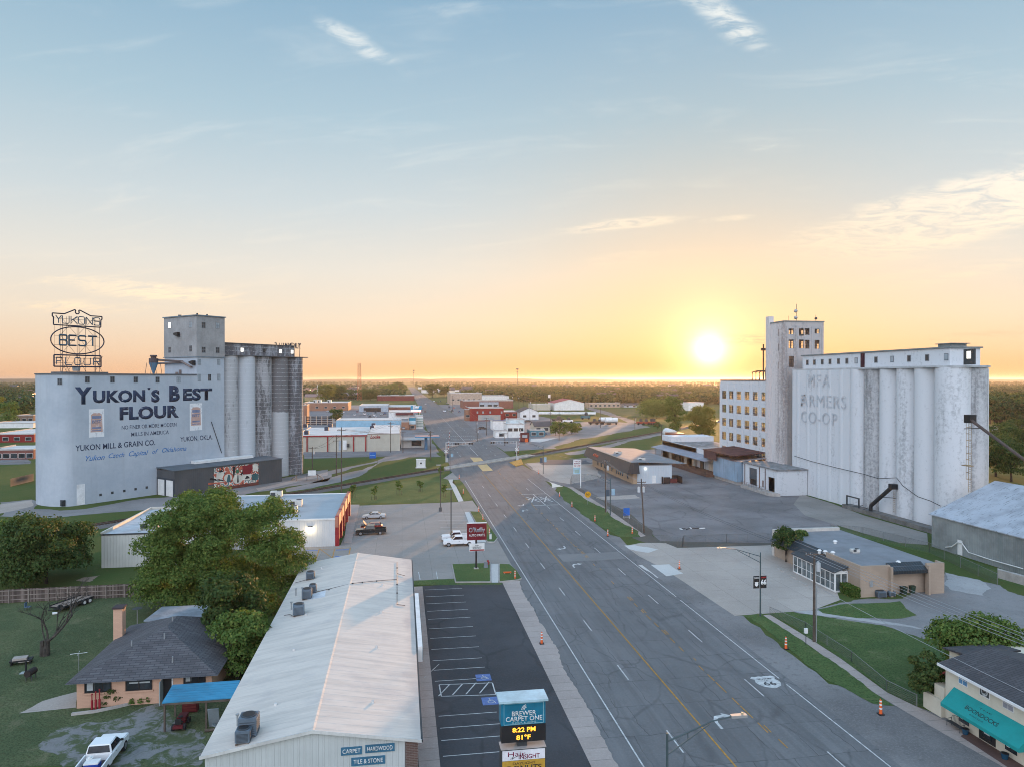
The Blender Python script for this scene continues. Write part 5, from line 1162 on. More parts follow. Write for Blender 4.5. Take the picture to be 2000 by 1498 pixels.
 for s in (-1, 1): g = MB(); g.cbox((a1 - .45, s * (w_ + .08), z0 + .12), .12, .2, .16); g.build('mirror', BLACK, t, False); g = MB(); g.cbox((.05, s * (w_ + .005), z0 - .22), .18, .03, .05); g.build('door_handle', CHR, t, False)
 g = MB(); g.cbox((h - .005, 0, zl - .12), .05, W * .52, .2); g.build('grille', BLACK, t, False)
 if kind == 'pickup': g = MB(); g.box(-h + .09, -.76, -w_ + .1, w_ - .1, .62, .7); g.build('bed_floor', BLACK, t, False)
 if hood_open:
  g = MB(); g.M = Matrix.Translation((h - 1.15, 0, .98)) @ Matrix.Rotation(R(-52), 4, 'Y'); g.box(0, 1.05, -w_ + .1, w_ - .1, 0, .05); o = g.build('hood', PAINTC, t, False); o.color = (*col, 1)
  g = MB(); g.box(h - 1.1, h - .15, -w_ + .15, w_ - .15, .8, 1.0); g.build('engine_bay', BLACK, t, False)
 t.location = (*loc, 0) if len(loc) == 2 else loc; t.rotation_euler = (0, 0, rz)
 return t
BLUEPL = M('blue_plastic', (.03, .08, .4), .5)
x, y = G(200, 1492)
pk1 = vehicle('pickup', 'pickup_truck', 'white pickup with tools and a blue cooler in its bed on the muddy drive', 'pickup', (.75, .76, .77), (x, y, 0), math.pi / 2 + R(1))
ck = T('cooler', 'blue cooler with white lid in the bed of the white pickup', 'cooler', tuple(pk1.matrix_basis @ Vector((-1.9, 0, .7))), pk1.rotation_euler[2])
g = MB(); g.cbox((0, 0, 0), .7, 1.0, .45); local('box', g, BLUEPL, ck); g = MB(); g.cbox((0, 0, .455), .72, 1.02, .1); local('lid', g, WHITE, ck)
jg = T('water_jug', 'round white jug beside the cooler in the pickup bed', 'jug', tuple(pk1.matrix_basis @ Vector((-1.45, .35, .7))), 0)
g = MB(); g.cyl((0, 0), .24, 0, .6, 12); g.cyl((0, 0), .1, .6, .7, 8); local('jug', g, WHITE, jg)
zB = zf(660, 970, .16)
def at_px(f, a, c): return f([(a, c)])[0]
x, y = at_px(zB, 440, 262); silver = vehicle('sedan', 'sedan', 'silver sedan parked nose in beside the auto parts store', 'car', (.5, .5, .5), (x, y), math.pi)
x, y = at_px(zB, 410, 400); vehicle('hatch', 'hatchback', 'red hatchback with its hood up in the store lot', 'car', (.25, .015, .015), (x, y), math.pi, hood_open=True)
x, y = at_px(zB, 405, 455); vehicle('pickup', 'pickup_truck', 'black pickup parked beside the red hatchback', 'pickup', (.012, .013, .015), (x, y), math.pi)
x, y = at_px(zB, 1480, 590); vehicle('pickup', 'pickup_truck', 'white pickup nearer of two by the dark red sign', 'pickup', (.75, .76, .77), (x, y), math.pi, 'white pickups by the sign')
x, y = at_px(zB, 1455, 535); vehicle('pickup', 'pickup_truck', 'white pickup behind another white one near the lamp post', 'pickup', (.72, .73, .75), (x, y), math.pi, 'white pickups by the sign')
x, y = G(566, 1088); vehicle('suv', 'parked_car', 'white car half hidden by the big tree beside the metal store', 'car', (.72, .73, .74), (x, y), R(80))
# ------------------------------------------------------------------ long metal building in the foreground
cbld = T('metal_store', 'long low metal building with a pale gabled roof beside the parking lot', 'building', (-6.4, 75, 0))
CW1 = ribbed('cream_siding', (.5, .53, .52), 'X', .42, rough=.5, var=.08); CR1 = M('x', (0, 0, 0)) if False else None
m_, t_, b_ = newmat('pale_roof_sheet')
s3 = t_.node('ShaderNodeSeparateXYZ'); t_.put(s3.inputs[0], t_.pos)
n1 = t_.noise(t_.vmath('MULTIPLY', t_.pos, (.12, 1.4, 1)), 1.0, 6, .62); n2 = t_.noise(t_.pos, .35, 6, .6); n3 = t_.noise(t_.vmath('MULTIPLY', t_.pos, (.3, 2, 1)), 3, 4, .6)
c = t_.mix(t_.smooth(n1, .38, .68), (.62, .55, .48), (.51, .455, .4)); c = t_.mix(t_.math('MULTIPLY', t_.smooth(n2, .5, .75), .5), c, (.42, .385, .37)); c = t_.mix(t_.math('MULTIPLY', t_.smooth(n3, .55, .75), .25), c, (.36, .32, .3))
edge = t_.smooth(t_.math('ADD', s3.outputs[0], t_.math('MULTIPLY', n2, 3.0)), 1.4, 2.6); c = t_.mix(t_.math('MULTIPLY', edge, .45), c, (.33, .3, .29))
rb = t_.math('FRACT', t_.math('DIVIDE', s3.outputs[1], .92)); c = t_.mix(t_.math('MULTIPLY', t_.smooth(rb, .93, .98), .25), c, (.3, .28, .27))
t_.put(b_.inputs['Base Color'], c); b_.inputs['Roughness'].default_value = .6
bn = t_.node('ShaderNodeBump'); bn.inputs['Strength'].default_value = .35; bn.inputs['Distance'].default_value = .05; t_.put(bn.inputs['Height'], t_.smooth(rb, .9, .97)); t_.put(b_.inputs['Normal'], bn.outputs[0])
ROOFP = m_
xl, xr, xm, ya, yb, ze, zr = -13.2, 1.1, -6.1, 50.5, 100.6, 4.55, 5.75
m = MB(); m.ext([(xl, 0), (xr - .9, 0), (xr - .9, ze - .02), (xm, zr - .02), (xl, ze - .02)], 'y', ya, yb); m.build('wall', CW1, cbld)
m = MB(); m.box(xr - .88, xr, ya + .02, yb - .1, 0, ze - .1); m.build('brick_front', bricks('brown_brick', (.09, .05, .04), (.13, .075, .06), (.2, .18, .17), .4, .12), cbld)
for nm, P in (('roof', [(xl - .25, ze - .03), (xm, zr), (xm, zr + .1), (xl - .25, ze + .07)]), ('roof', [(xm, zr), (xr + .2, ze - .03), (xr + .2, ze + .07), (xm, zr + .1)])):
 m = MB(); m.ext(P, 'y', ya - .25, yb + .2); m.build(nm, ROOFP, cbld)
m = MB(); m.ext([(xm - .16, zr + .08), (xm, zr + .115), (xm + .16, zr + .08), (xm, zr + .14)], 'y', ya - .24, yb + .2); m.build('ridge_cap', ROOFP, cbld)
m = MB(); m.box(xr + .2, xr + .34, ya - .2, yb + .15, ze - .14, ze + .02); m.build('gutter', DARK, cbld)
m = MB(); m.ext([(xl - .3, ze - .12), (xm, zr - .1), (xr + .25, ze - .12), (xr + .25, ze + .1), (xm, zr + .14), (xl - .3, ze + .1)], 'y', ya - .32, ya - .26); m.build('gable_trim', M('cream_trim', (.6, .6, .57), .6), cbld)
y0, y1 = YA(380 + 1195 * .3724, 1.6), YA(380 + 1158 * .3724, 1.6)
m = MB(); m.box(1.46, 1.9, 67.5, 84.5, 3.3, 4.75); m.build('fascia_box', WHITE, cbld)
m = MB(); m.box(1.9, 1.96, 67.6, 84.4, 3.4, 4.6); m.build('fascia_panel', M('teal_dark', (.03, .1, .13), .5), cbld)
for k, y in enumerate((52, 57.5, 62, 70.5, 76, 81.5, 88, 94)): m = MB(); m.box(1.09, 1.13, y - 1.3, y + 1.3, .6 if k % 3 else .1, 2.9); m.build('shop_window', GLASS, cbld)
SGB = M('sign_blue', (.045, .15, .24), .5)
for s, px0, px1, py0, py1 in (('CARPET', 665, 706, 1474.5, 1459), ('HARDWOOD', 712.5, 770, 1469.5, 1454), ('TILE & STONE', 685, 751.5, 1495, 1479)):
 X0_, X1_ = XA(px0, ya - .03), XA(px1, ya - .03); z0_, z1_ = HT(py0, X0_, ya), HT(py1, X0_, ya)
 m = MB(); m.box(X0_, X1_, ya - .06, ya + .01, z0_, z1_); sp = m.build('sign_panel', SGB, cbld)
 text(sp, s, ((X0_ + X1_) / 2, ya - .062, z0_ + (z1_ - z0_) * .24), (1, 0, 0), (0, 0, 1), (z1_ - z0_) * .55, WHITE, bold=.008, wfit=(X1_ - X0_) * .86, depth=.008)
CND = M('condenser_steel', (.13, .17, .21), .5); CNDL = M('condenser_slats', (.06, .075, .09), .6)
zroof = lambda x: ze + (zr - ze) * (1 - abs(x - xm) / (xr - xm)) + .1
def condenser(label, x, y, s, hgt, rz=0.0, z=None, grp='air conditioners on the pale roof'):
 z = zroof(x) - .02 if z is None else z
 t = T('condenser_unit', label, 'air conditioner', (x, y, z), rz, grp)
 g = MB(); g.cbox((0, 0, .12), s, s, hgt - .12); g = bevel(g, .05); local('cabinet', g, CND, t, True)
 g = MB()
 for k in range(7):
  zz = .2 + (hgt - .35) * k / 7
  for q in ((0, -s / 2 - .008, s - .25, .016), (0, s / 2 + .008, s - .25, .016), (-s / 2 - .008, 0, .016, s - .25), (s / 2 + .008, 0, .016, s - .25)): g.cbox((q[0], q[1], zz), q[2], q[3], .05)
 local('grille', g, CNDL, t)
 g = MB(); g.cyl((0, 0), s * .42, hgt, hgt + .07, 18); local('fan_shroud', g, CNDL, t)
 g = MB(); g.cyl((0, 0), s * .34, hgt + .071, hgt + .078, 18); local('fan_guard', g, BLACK, t)
 g = MB(); g.cbox((-s * .4, 0, 0), .1, s, .12); g.cbox((s * .4, 0, 0), .1, s, .12); local('skid', g, WOOD, t)
for (a, c, s, hh, lb) in ((608, 505, 1.0, .95, 'dark condenser unit farthest back on the pale roof'), (590, 612, 1.05, 1.15, 'dark condenser unit front one of a close pair on the pale roof'), (620, 585, .8, 1.0, 'smaller dark unit behind another on the pale roof'),
      (546, 695, 1.15, 1.15, 'tilted dark unit beside a pale roof patch'), (285, 1325, 1.25, 1.4, 'large grey unit of the near pair at the roof corner'), (258, 1360, 1.0, .95, 'small grey unit nearest the front gable')):
 x, y = G(380 + a * .3724, 940 + c * .3724, 5.1); condenser(lb, x, y, s, hh, R(8) if a == 546 else 0)
m = MB()
for a, c in ((532, 585), (565, 585), (508, 660), (225, 1265)):
 x, y = G(380 + a * .3724, 940 + c * .3724, 5.1); m.cyl((x, y), .07, zroof(x) - .05, zroof(x) + .75, 8); m.cyl((x, y), .13, zroof(x) + .75, zroof(x) + .85, 8)
 o = m.build('vent_pipe', STEEL, cbld); m = MB()
for a, c in ((425, 1185), (935, 1165), (955, 878), (980, 690), (585, 705), (522, 893), (665, 455), (985, 550)):
 x, y = G(380 + a * .3724, 940 + c * .3724, 5.1); m.cyl((x, y), .16, zroof(x) - .05, zroof(x) + .16, 10, .1); m.build('roof_cap', M('cap_white', (.6, .58, .55), .6), cbld); m = MB()
for pts in ([(615, 580), (830, 558), (955, 525), (1062, 500)], [(1062, 410), (1062, 630)], [(1062, 470), (1105, 475)], [(1060, 630), (1105, 628)], [(470, 680), (500, 680), (520, 695)], [(525, 508), (590, 500)]):
 P = []
 for a, c in pts: x, y = G(380 + a * .3724, 940 + c * .3724, 5.3); P.append((x, y, zroof(x) + .08))
 m.tube(P, .03, 4); m.build('roof_conduit', M('conduit', (.1, .08, .075), .7), cbld); m = MB()
for a, c in ((830, 558), (880, 545), (955, 525), (705, 575), (1062, 440), (1062, 525), (1062, 570)):
 x, y = G(380 + a * .3724, 940 + c * .3724, 5.3); m.cbox((x, y, zroof(x) - .02), .16, .16, .14); m.build('conduit_block', DARK, cbld); m = MB()
m.face([(-10.6, 82.5, zroof(-10.6) + .012), (-8.6, 82.3, zroof(-8.6) + .012), (-8.8, 85.0, zroof(-8.8) + .012), (-10.5, 84.6, zroof(-10.5) + .012)]); m.build('roof_patch', M('roof_patch', (.68, .69, .71), .6), cbld)
# ------------------------------------------------------------------ auto parts store and its neighbour
st = T('auto_parts_store', 'white ribbed metal store with a red and orange front facing its parking lot', 'shop', (-25, 145, 0))
STW = ribbed('white_siding', (.6, .61, .61), 'X', .42, rough=.5, var=.07); STWY = ribbed('white_siding_side', (.6, .61, .61), 'Y', .42, rough=.5, var=.07)
m = MB(); m.box(-39, -11.9, 130.8, 159.5, 0, 4.75); m.build('wall', STW, st)
m = MB(); m.box(-38.8, -12.1, 131, 159.3, 4.76, 4.9); m.build('roof', M('blue_grey_membrane', (.34, .39, .42), .7, var=.12, scale=.15), st)
m = MB(); m.box(-39.05, -11.85, 130.7, 131, 4.76, 5.05); m.box(-39.05, -11.85, 159.3, 159.6, 4.76, 5.05); m.box(-39.05, -38.8, 131, 159.3, 4.76, 5.05); m.build('parapet', WHITE, st)
m = MB(); m.box(-11.88, -11.3, 130.7, 159.7, 3.4, 5.3); m.build('front_band', M('orange_panel', (.5, .2, .13), .6), st)
for y in (130.75, 137.6, 143.6, 152, 158.6): m = MB(); m.box(-11.88, -11.2, y, y + 1.0, 0, 5.35); m.build('front_pillar', RED, st)
for y0 in (132, 138.7, 144.7, 153.1): m = MB(); m.box(-11.88, -11.8, y0, y0 + 5.3, .5, 3.3); m.build('shop_window', GLASS, st)
m = MB(); m.cbox((-16.2, 130.6, 3.55), .7, .3, .22); wl_ = m.build('wall_lamp', DARK, st)
m = MB(); m.cbox((-16.2, 130.58, 3.46), .55, .25, .06); m.build('lamp_lens', emit_mat('warm_lamp', (1, .78, .42), 14), wl_)
pl = bpy.data.lights.new('wall_lamp_light', 'POINT'); pl.energy = 60; pl.color = (1, .75, .4); pl.shadow_soft_size = .2
plo = bpy.data.objects.new('wall_lamp_light', pl); plo.location = (-16.2, 130.2, 3.2); COL.objects.link(plo)
def rtu(label, x, y, z, sx=2.4, sy=1.6, sz=1.3, group=None):
 t = T('rooftop_unit', label, 'air conditioner', (x, y, z), 0, group)
 g = MB(); g.cbox((0, 0, .15), sx, sy, sz - .15); g = bevel(g, .05, 1); local('cabinet', g, M('unit_cream', (.55, .54, .5), .6), t)
 g = MB(); g.cbox((-sx * .25, -sy / 2 - .02, .3), sx * .4, .04, sz * .6); local('grille', g, DARK, t)
 g = MB(); g.cyl((sx * .25, 0), sy * .32, sz, sz + .08, 14); local('fan', g, DARK, t)
 g = MB(); g.cbox((0, 0, 0), sx * .9, sy * .9, .15); local('curb', g, STEEL, t)
for px, py, lb in ((568, 1001, 'front cream unit of two on the blue grey store roof'), (578, 988, 'rear cream unit of two on the blue grey store roof'), (540, 970, 'cream unit at the far edge of the store roof')):
 x, y = G(px, py, 4.9); rtu(lb, x, y, 4.9, group='units on the store roof')
an = T('metal_annex', 'plain cream metal building with a high parapet roof left of the big tree', 'building', (-38, 132, 0))
m = MB(); m.box(-47.2, -39.5 + 7, 121.3, 130.4, 0, 5.2); m.build('wall', ribbed('cream_siding_annex', (.58, .58, .54), 'X', .45, rough=.5, var=.06), an)
m = MB(); m.box(-47.2, -32.5, 130.45, 143.5, 0, 4.4); m.build('wall', WHITE, an)
for q in ((-47.3, -47.0, 121.2, 144), (-32.7, -32.4, 121.2, 144), (-47, -32.7, 143.7, 144)): m = MB(); m.box(*q, 4.41 if q[2] > 130 else 5.21, 5.7); m.build('parapet', M('cream_parapet', (.6, .57, .5), .7), an)
m = MB(); m.box(-47.3, -32.4, 121.2, 121.4, 5.21, 5.4); m.build('eave_trim', DARK, an)
m = MB(); m.box(-47.0, -32.7, 121.5, 143.6, 5.21, 5.26); m.build('roof', M('membrane_pale', (.5, .52, .54), .7), an)
for px, py, lb in ((293, 1031, 'brownish unit on the parapet roof left of the big tree'), (318, 1012, 'grey unit on the parapet roof behind the brownish one')):
 x, y = G(px, py, 5.4); rtu(lb, x, y, 5.27, 2.6, 1.8, 1.2, 'units on the parapet roof')
# ------------------------------------------------------------------ pole signs
SGRED = M('sign_maroon', (.16, .008, .018), .4)
ps = T('pole_sign', 'dark red auto parts sign on a black pole in the grass island', 'sign', (*G(930, 1112), 0))
bx, by = G(930, 1112); d_ = by
xa, xb = XA(912, by), XA(950, by); z0_, z1_ = HT(1053.5, bx, by), HT(1021, bx, by)
m = MB(); m.box(xa, xb, by - .2, by + .2, z0_, z1_); bd = m.build('sign_box', SGRED, ps)
m = MB(); m.box(xa - .04, xb + .04, by - .24, by + .24, z1_ + .002, z1_ + .08); m.build('sign_cap', WHITE, ps)
zz = lambda py: HT(py, bx, by)
text(bd, "O'Reilly", ((xa + xb) / 2, by - .203, zz(1037.5)), (1, 0, 0), (0, 0, 1), zz(1029) - zz(1037.5), WHITE, bold=.03, wfit=(xb - xa) * .82, depth=.01)
text(bd, "O'Reilly", ((xa + xb) / 2, by - .218, zz(1037.3)), (1, 0, 0), (0, 0, 1), (zz(1029) - zz(1037.5)) * .95, M('sign_navy_ink', (.03, .03, .1), .5), bold=-.005, wfit=(xb - xa) * .78, depth=.006)
text(bd, 'AUTO PARTS', ((xa + xb) / 2, by - .203, zz(1046.3)), (1, 0, 0), (0, 0, 1), zz(1041.5) - zz(1046.3), WHITE, bold=.015, wfit=(xb - xa) * .82, depth=.01)
m = MB(); m.box(XA(916.5, by), XA(946, by), by - .15, by + .15, zz(1075), zz(1060.5)); rb_ = m.build('reader_board', WHITE, ps)
for k, (s, f) in enumerate((('NOW', .3), ('WIPER BLADE', .75), ('INSTALL', .7))):
 text(rb_, s, ((XA(916.5, by) + XA(946, by)) / 2, by - .153, zz(1065.2 + k * 3)), (1, 0, 0), (0, 0, 1), .17, BLACK, bold=.02, wfit=f * 1.9, depth=.005)
m = MB(); m.box(XA(917, by), XA(945.5, by), by - .157, by - .151, zz(1074.5), zz(1072)); m.build('red_strip', RED, rb_)
m = MB(); m.box(bx - .13, bx + .13, by - .13, by + .13, .2, z0_); m.build('pole', BLACK, ps); m = MB(); m.cbox((bx, by, .18), .7, .7, .12); m.build('footing', CONC, ps)
bs_ = T('pole_sign', 'teal shop sign with a lit clock board and lettered panels in the parking lot', 'sign', (7.4, 43.6, 0))
by = 43.6; X = lambda px: XA(px, by); Z = lambda py: HT(py, 7.4, by)
m = MB(); m.box(X(978.5), X(1065.5), by, by + 1.0, Z(1414.5), Z(1369)); tb = m.build('sign_box', M('sign_teal', (.012, .17, .27), .4), bs_)
m = MB(); m.prism([(X(977) - .1, by - .2), (X(1070), by - .2), (X(1070), by + 1.25), (X(977) - .1, by + 1.25)], Z(1369) + .004, Z(1369) + .14); m.build('sign_cap', M('pale_blue_cap', (.42, .6, .66), .5), bs_)
xc = (X(981) + X(1066)) / 2; wd = X(1066) - X(981)
text(tb, 'BREWER', (xc, by - .006, Z(1396.5)), (1, 0, 0), (0, 0, 1), Z(1387) - Z(1396.5), WHITE, bold=.012, wfit=wd * .56, depth=.008)
text(tb, 'CARPET ONE', (xc, by - .006, Z(1407)), (1, 0, 0), (0, 0, 1), Z(1397.5) - Z(1407), WHITE, bold=.012, wfit=wd * .84, depth=.008)
text(tb, 'FLOOR & HOME', (xc, by - .006, Z(1411.8)), (1, 0, 0), (0, 0, 1), .11, M('pale_teal', (.4, .6, .62), .5), bold=.0, wfit=wd * .56, depth=.008)
lm = M('pale_teal', (.4, .6, .62), .5)
m = MB()
for q in ((X(984), X(1062), Z(1413.2) - .0, Z(1413.2) + .02), (X(984), X(1062), Z(1373), Z(1373) + .02), (X(984), X(984) + .02, Z(1413.2), Z(1373)), (X(1062) - .02, X(1062), Z(1413.2), Z(1373))): m.box(q[0], q[1], by - .008, by + .002, q[2], q[3])
m.build('border_line', lm, tb)
m = MB()
for r_ in (.2, .28, .36):
 P = [(xc + .2 - r_ * math.cos(a_), by - .01, Z(1385) - .05 + r_ * math.sin(a_)) for a_ in np.linspace(.1, 1.35, 7)]
 m.tube(P, .02, 4)
m.build('arc_emblem', WHITE, tb)
m = MB(); m.box(X(979.5), X(1066.5), by + .05, by + .8, Z(1449), Z(1414.5) - .005); lb_ = m.build('clock_board', BLACK, bs_)
LED = emit_mat('amber_led', (1, .4, .03), 1.1)
text(lb_, '8:22 PM', (xc, by + .044, Z(1429)), (1, 0, 0), (0, 0, 1), Z(1420) - Z(1429), LED, bold=.02, wfit=wd * .53, depth=.008)
text(lb_, '81°F', (xc - .03, by + .044, Z(1444)), (1, 0, 0), (0, 0, 1), Z(1435) - Z(1444), LED, bold=.02, wfit=wd * .33, depth=.008)
m = MB(); m.box(7.15, 7.75, by + .2, by + .7, 0, Z(1449)); m.build('pole', M('pole_dark', (.05, .055, .06), .5), bs_)
m = MB(); m.box(X(979), X(1066), by - .02, by + .9, Z(1498) - 2.0, Z(1461)); pb = m.build('panel_box', DARK, bs_)
m = MB(); m.box(X(979) - .03, X(1066) + .03, by - .06, by + .95, Z(1461) + .004, Z(1461) + .05); m.build('panel_cap', M('panel_cap_tan', (.4, .37, .35), .6), bs_)
m = MB(); m.box(X(981), X(1064.5), by - .04, by - .015, Z(1482.5), Z(1463)); hp = m.build('panel', M('white_panel', (.78, .77, .8), .4), pb)
MAR = M('maroon_ink', (.2, .01, .05), .5)
text(hp, 'Hair', (X(992), by - .046, Z(1474.5)), (1, 0, 0), (0, 0, 1), Z(1465) - Z(1474.5), MAR, bold=-.004, align='LEFT', wfit=X(1026) - X(992), depth=.006)
text(hp, 'INSIGHT', (X(1013), by - .046, Z(1480.3)), (1, 0, 0), (0, 0, 1), Z(1471.5) - Z(1480.3), MAR, bold=.012, align='LEFT', wfit=X(1054) - X(1013), depth=.006)
m = MB()
for dx_ in (0, .1): m.tube([(X(999) + dx_ + .06 * math.cos(a_), by - .05, Z(1479) + dx_ * .6 + .06 * math.sin(a_)) for a_ in np.linspace(0, 6.28, 9)], .01, 4)
m.tube([(X(1001), by - .05, Z(1478)), (X(1012), by - .05, Z(1474))], .012, 4); m.build('scissors_emblem', BLACK, hp)
m = MB(); m.box(X(981), X(1064.5), by - .04, by - .015, Z(1498) - 1.2, Z(1483.2)); yp = m.build('panel', M('amber_panel', (.55, .32, .05), .4), pb)
text(yp, 'DAYLIGHT', (xc, by - .046, Z(1491)), (1, 0, 0), (0, 0, 1), Z(1486) - Z(1491), BLACK, wfit=wd * .52, depth=.006, bold=-.003)
text(yp, 'DONUTS', (xc, by - .046, Z(1502)), (1, 0, 0), (0, 0, 1), Z(1492.5) - Z(1502), BLACK, wfit=wd * .8, depth=.006, bold=.01)
# ------------------------------------------------------------------ the brick house and its yard
hs_ = T('house', 'small peach painted house with a dark hip roof, chimney and wide windows', 'house', (-23.3, 76, 0))
PEACH = bricks('peach_brick', (.56, .34, .235), (.53, .32, .22), (.47, .3, .21), .4, .13, .2, .012)
yh = 69.8; xl_, xr_ = -29.3, XA(412, yh); zt_ = HT(1328, -29.3, yh)
m = MB(); m.box(xl_, xr_, yh, 84, 0, zt_); m.build('wall', PEACH, hs_)
SHG = bricks('shingles', (.07, .065, .07), (.11, .105, .11), (.035, .035, .04), .9, .28, .35, .03, plane='xy', scale=.5)
ax = (-23.3, 75.2); ex0, ex1, ey0, ey1 = xl_ - .7, xr_ + .7, yh - .75, 84.6; za = zt_ + 2.6; zE = zt_ - .05
m = MB(); r1 = (-23.3, 75.5, za); r2 = (-23.3, 78.9, za)
A, B, C_, D = (ex0, ey0, zE), (ex1, ey0, zE), (ex1, ey1, zE), (ex0, ey1, zE)
m.face([A, B, r1]); m.face([B, C_, r2, r1]); m.face([C_, D, r2]); m.face([D, A, r1, r2]); m.face([A, D, C_, B]); rf = m.build('roof', SHG, hs_)
m = MB(); m.ext([(84.4, zt_ + .35), (90.5, zt_ + .0), (90.5, zt_ + .12), (84.4, zt_ + .5)], 'x', -28.5, -19); m.build('lean_to_roof', M('pale_tin', (.32, .36, .4), .6, var=.3, scale=.5), hs_)
m = MB(); m.box(-28.3, -19.2, 84.05, 90.2, 0, zt_ - .05); m.build('lean_to_wall', PEACH, hs_)
cx, cy = XA(232, 80.8), 80.8; m = MB(); m.box(cx - .45, cx + .45, 80.3, 81.3, 0, HT(1186, cx, cy)); ch_ = m.build('chimney', PEACH, hs_)
m = MB(); zc = HT(1186, cx, cy); m.box(cx - .55, cx + .55, 80.2, 81.4, zc + .003, zc + .18); m.build('chimney_cap', M('dark_cap', (.06, .045, .05), .8), ch_)
zD = lambda a, c: (140 + a * .17, 1290 + c * .17)
for (a0, a1, c0, c1, nb) in ((135, 445, 370, 232, 2), (608, 915, 345, 203, 1), (1275, 1530, 262, 168, 2)):
 x0, x1 = XA(zD(a0, 0)[0], yh), XA(zD(a1, 0)[0], yh); z0_, z1_ = HT(zD(0, c0)[1], x0, yh), HT(zD(0, c1)[1], x0, yh)
 m = MB(); fw = .09
 m.box(x0, x1, yh - .07, yh + .02, z0_, z0_ + fw); m.box(x0, x1, yh - .07, yh + .02, z1_ - fw, z1_); m.box(x0, x0 + fw, yh - .068, yh + .02, z0_ + fw, z1_ - fw); m.box(x1 - fw, x1, yh - .068, yh + .02, z0_ + fw, z1_ - fw)
 for k in range(nb): xx = x0 + (x1 - x0) * (k + 1) / (nb + 1); m.box(xx - .04, xx + .04, yh - .066, yh + .02, z0_ + fw, z1_ - fw)
 wn = m.build('window', M('dark_frame', (.02, .018, .018), .6), hs_)
 m = MB(); m.box(x0 + fw, x1 - fw, yh - .03, yh + .03, z0_ + fw, z1_ - fw); m.build('pane', GLASS, wn)
 m = MB(); m.box(x0 - .1, x1 + .1, yh - .12, yh - .0, z0_ - .14, z0_ - .005); m.build('sill', PEACH, wn)
 m = MB()
 if nb == 2: m.box(x0 + .2, x0 + (x1 - x0) * .36, yh - .036, yh - .031, z0_ + .2, z1_ - .12)
 else: m.box(x0 + .3, x1 - .2, yh - .036, yh - .031, z1_ - .5, z1_ - .36)
 m.build('curtain', M('pale_curtain', (.42, .46, .47), .8), wn)
x0, x1 = XA(zD(1030, 0)[0], yh), XA(zD(1140, 0)[0], yh)
m = MB(); m.box(x0, x1, yh - .04, yh + .02, .15, zt_ - .25); dr = m.build('doorway', BLACK, hs_); m = MB(); m.box(x0 - .12, x0, yh - .06, yh + .02, .15, zt_ - .15); m.box(x1, x1 + .12, yh - .06, yh + .02, .15, zt_ - .15); m.build('door_frame', WHITE, hs_)
m = MB(); m.box(x0 + .02, x0 + .1, yh - .95, yh - .05, .18, zt_ - .3); m.build('open_door', M('glass_door', (.3, .36, .36), .3), hs_)
m = MB()
for a, c in ((690, 838), (862, 820), (905, 875), (905, 760)):
 x, y = G(a * .3726, 940 + c * .3726, 4.6); zz_ = zE + (za - zE) * min(1, min(y - ey0, 6.3) / 6.4, (x - ex0) / 6.8 if x < -23 else (ex1 - x) / 6.8)
 m.cyl((x, y), .07, zz_ - .2, zz_ + .55, 8); m.build('vent_pipe', STEEL, hs_); m = MB()
dsh = T('satellite_dish', 'dark satellite dish behind the house roof', 'satellite dish', (*G(268, 1200, 2.5), 0)); x, y = G(268, 1200, 2.5)
m = MB(); m.tube([(x, y, 0), (x, y, 3.1)], .05, 5); m.build('pole', STEEL, dsh); m = MB(); m.cyl((x, y), .1, 3.1, 3.25, 12, .55); m.build('dish', DARK, dsh)
cp = T('carport', 'lean-to carport with a bright blue corrugated roof beside the house', 'carport', (-16, 66, 0))
P = [G(316, 1371, 2.6), G(456, 1361, 2.6), G(469, 1327.5, 2.9), G(337, 1336.5, 2.9)]
m = MB(); q0 = [(*p, z) for p, z in zip(P, (2.55, 2.55, 2.9, 2.9))]; m.face(q0); m.face([(a, b, c - .06) for a, b, c in q0][::-1])
for k in range(4): a, b = q0[k], q0[(k + 1) % 4]; m.face([a, b, (b[0], b[1], b[2] - .06), (a[0], a[1], a[2] - .06)])
m.build('roof', ribbed('blue_tin', (.035, .24, .4), 'Y', .38, rough=.45, var=.25, rust=(.02, .09, .17), rustamt=.5, streakscale=(.3, 2, 1)), cp)
for p in (P[0], ((P[0][0] * .42 + P[1][0] * .58), (P[0][1] * .42 + P[1][1] * .58)), P[1], P[2], P[3]): m = MB(); m.box(p[0] + .1, p[0] + .24, p[1] + .1, p[1] + .24, 0, 2.48); m.build('post', WOOD, cp)
m = MB(); m.box(P[0][0] + .1, P[1][0], P[0][1] + .05, P[0][1] + .15, 2.3, 2.48); m.build('beam', WOOD, cp)
def junk(name, label, cat, x, y, parts, rz=0.0):
 t = T(name, label, cat, (x, y, 0), rz)
 for nm, fn, mt in parts: g = MB(); fn(g); local(nm, g, mt, t)
 return t
DRED = M('dull_red', (.12, .015, .02), .6)
def wheel_y(g, x, y, r, w_=.15): g.M = Matrix.Translation((x, y, r)) @ Matrix.Rotation(R(90), 4, 'X'); g.cyl((0, 0), r, -w_ / 2, w_ / 2, 14); g.M = None
x, y = G(345, 1432)
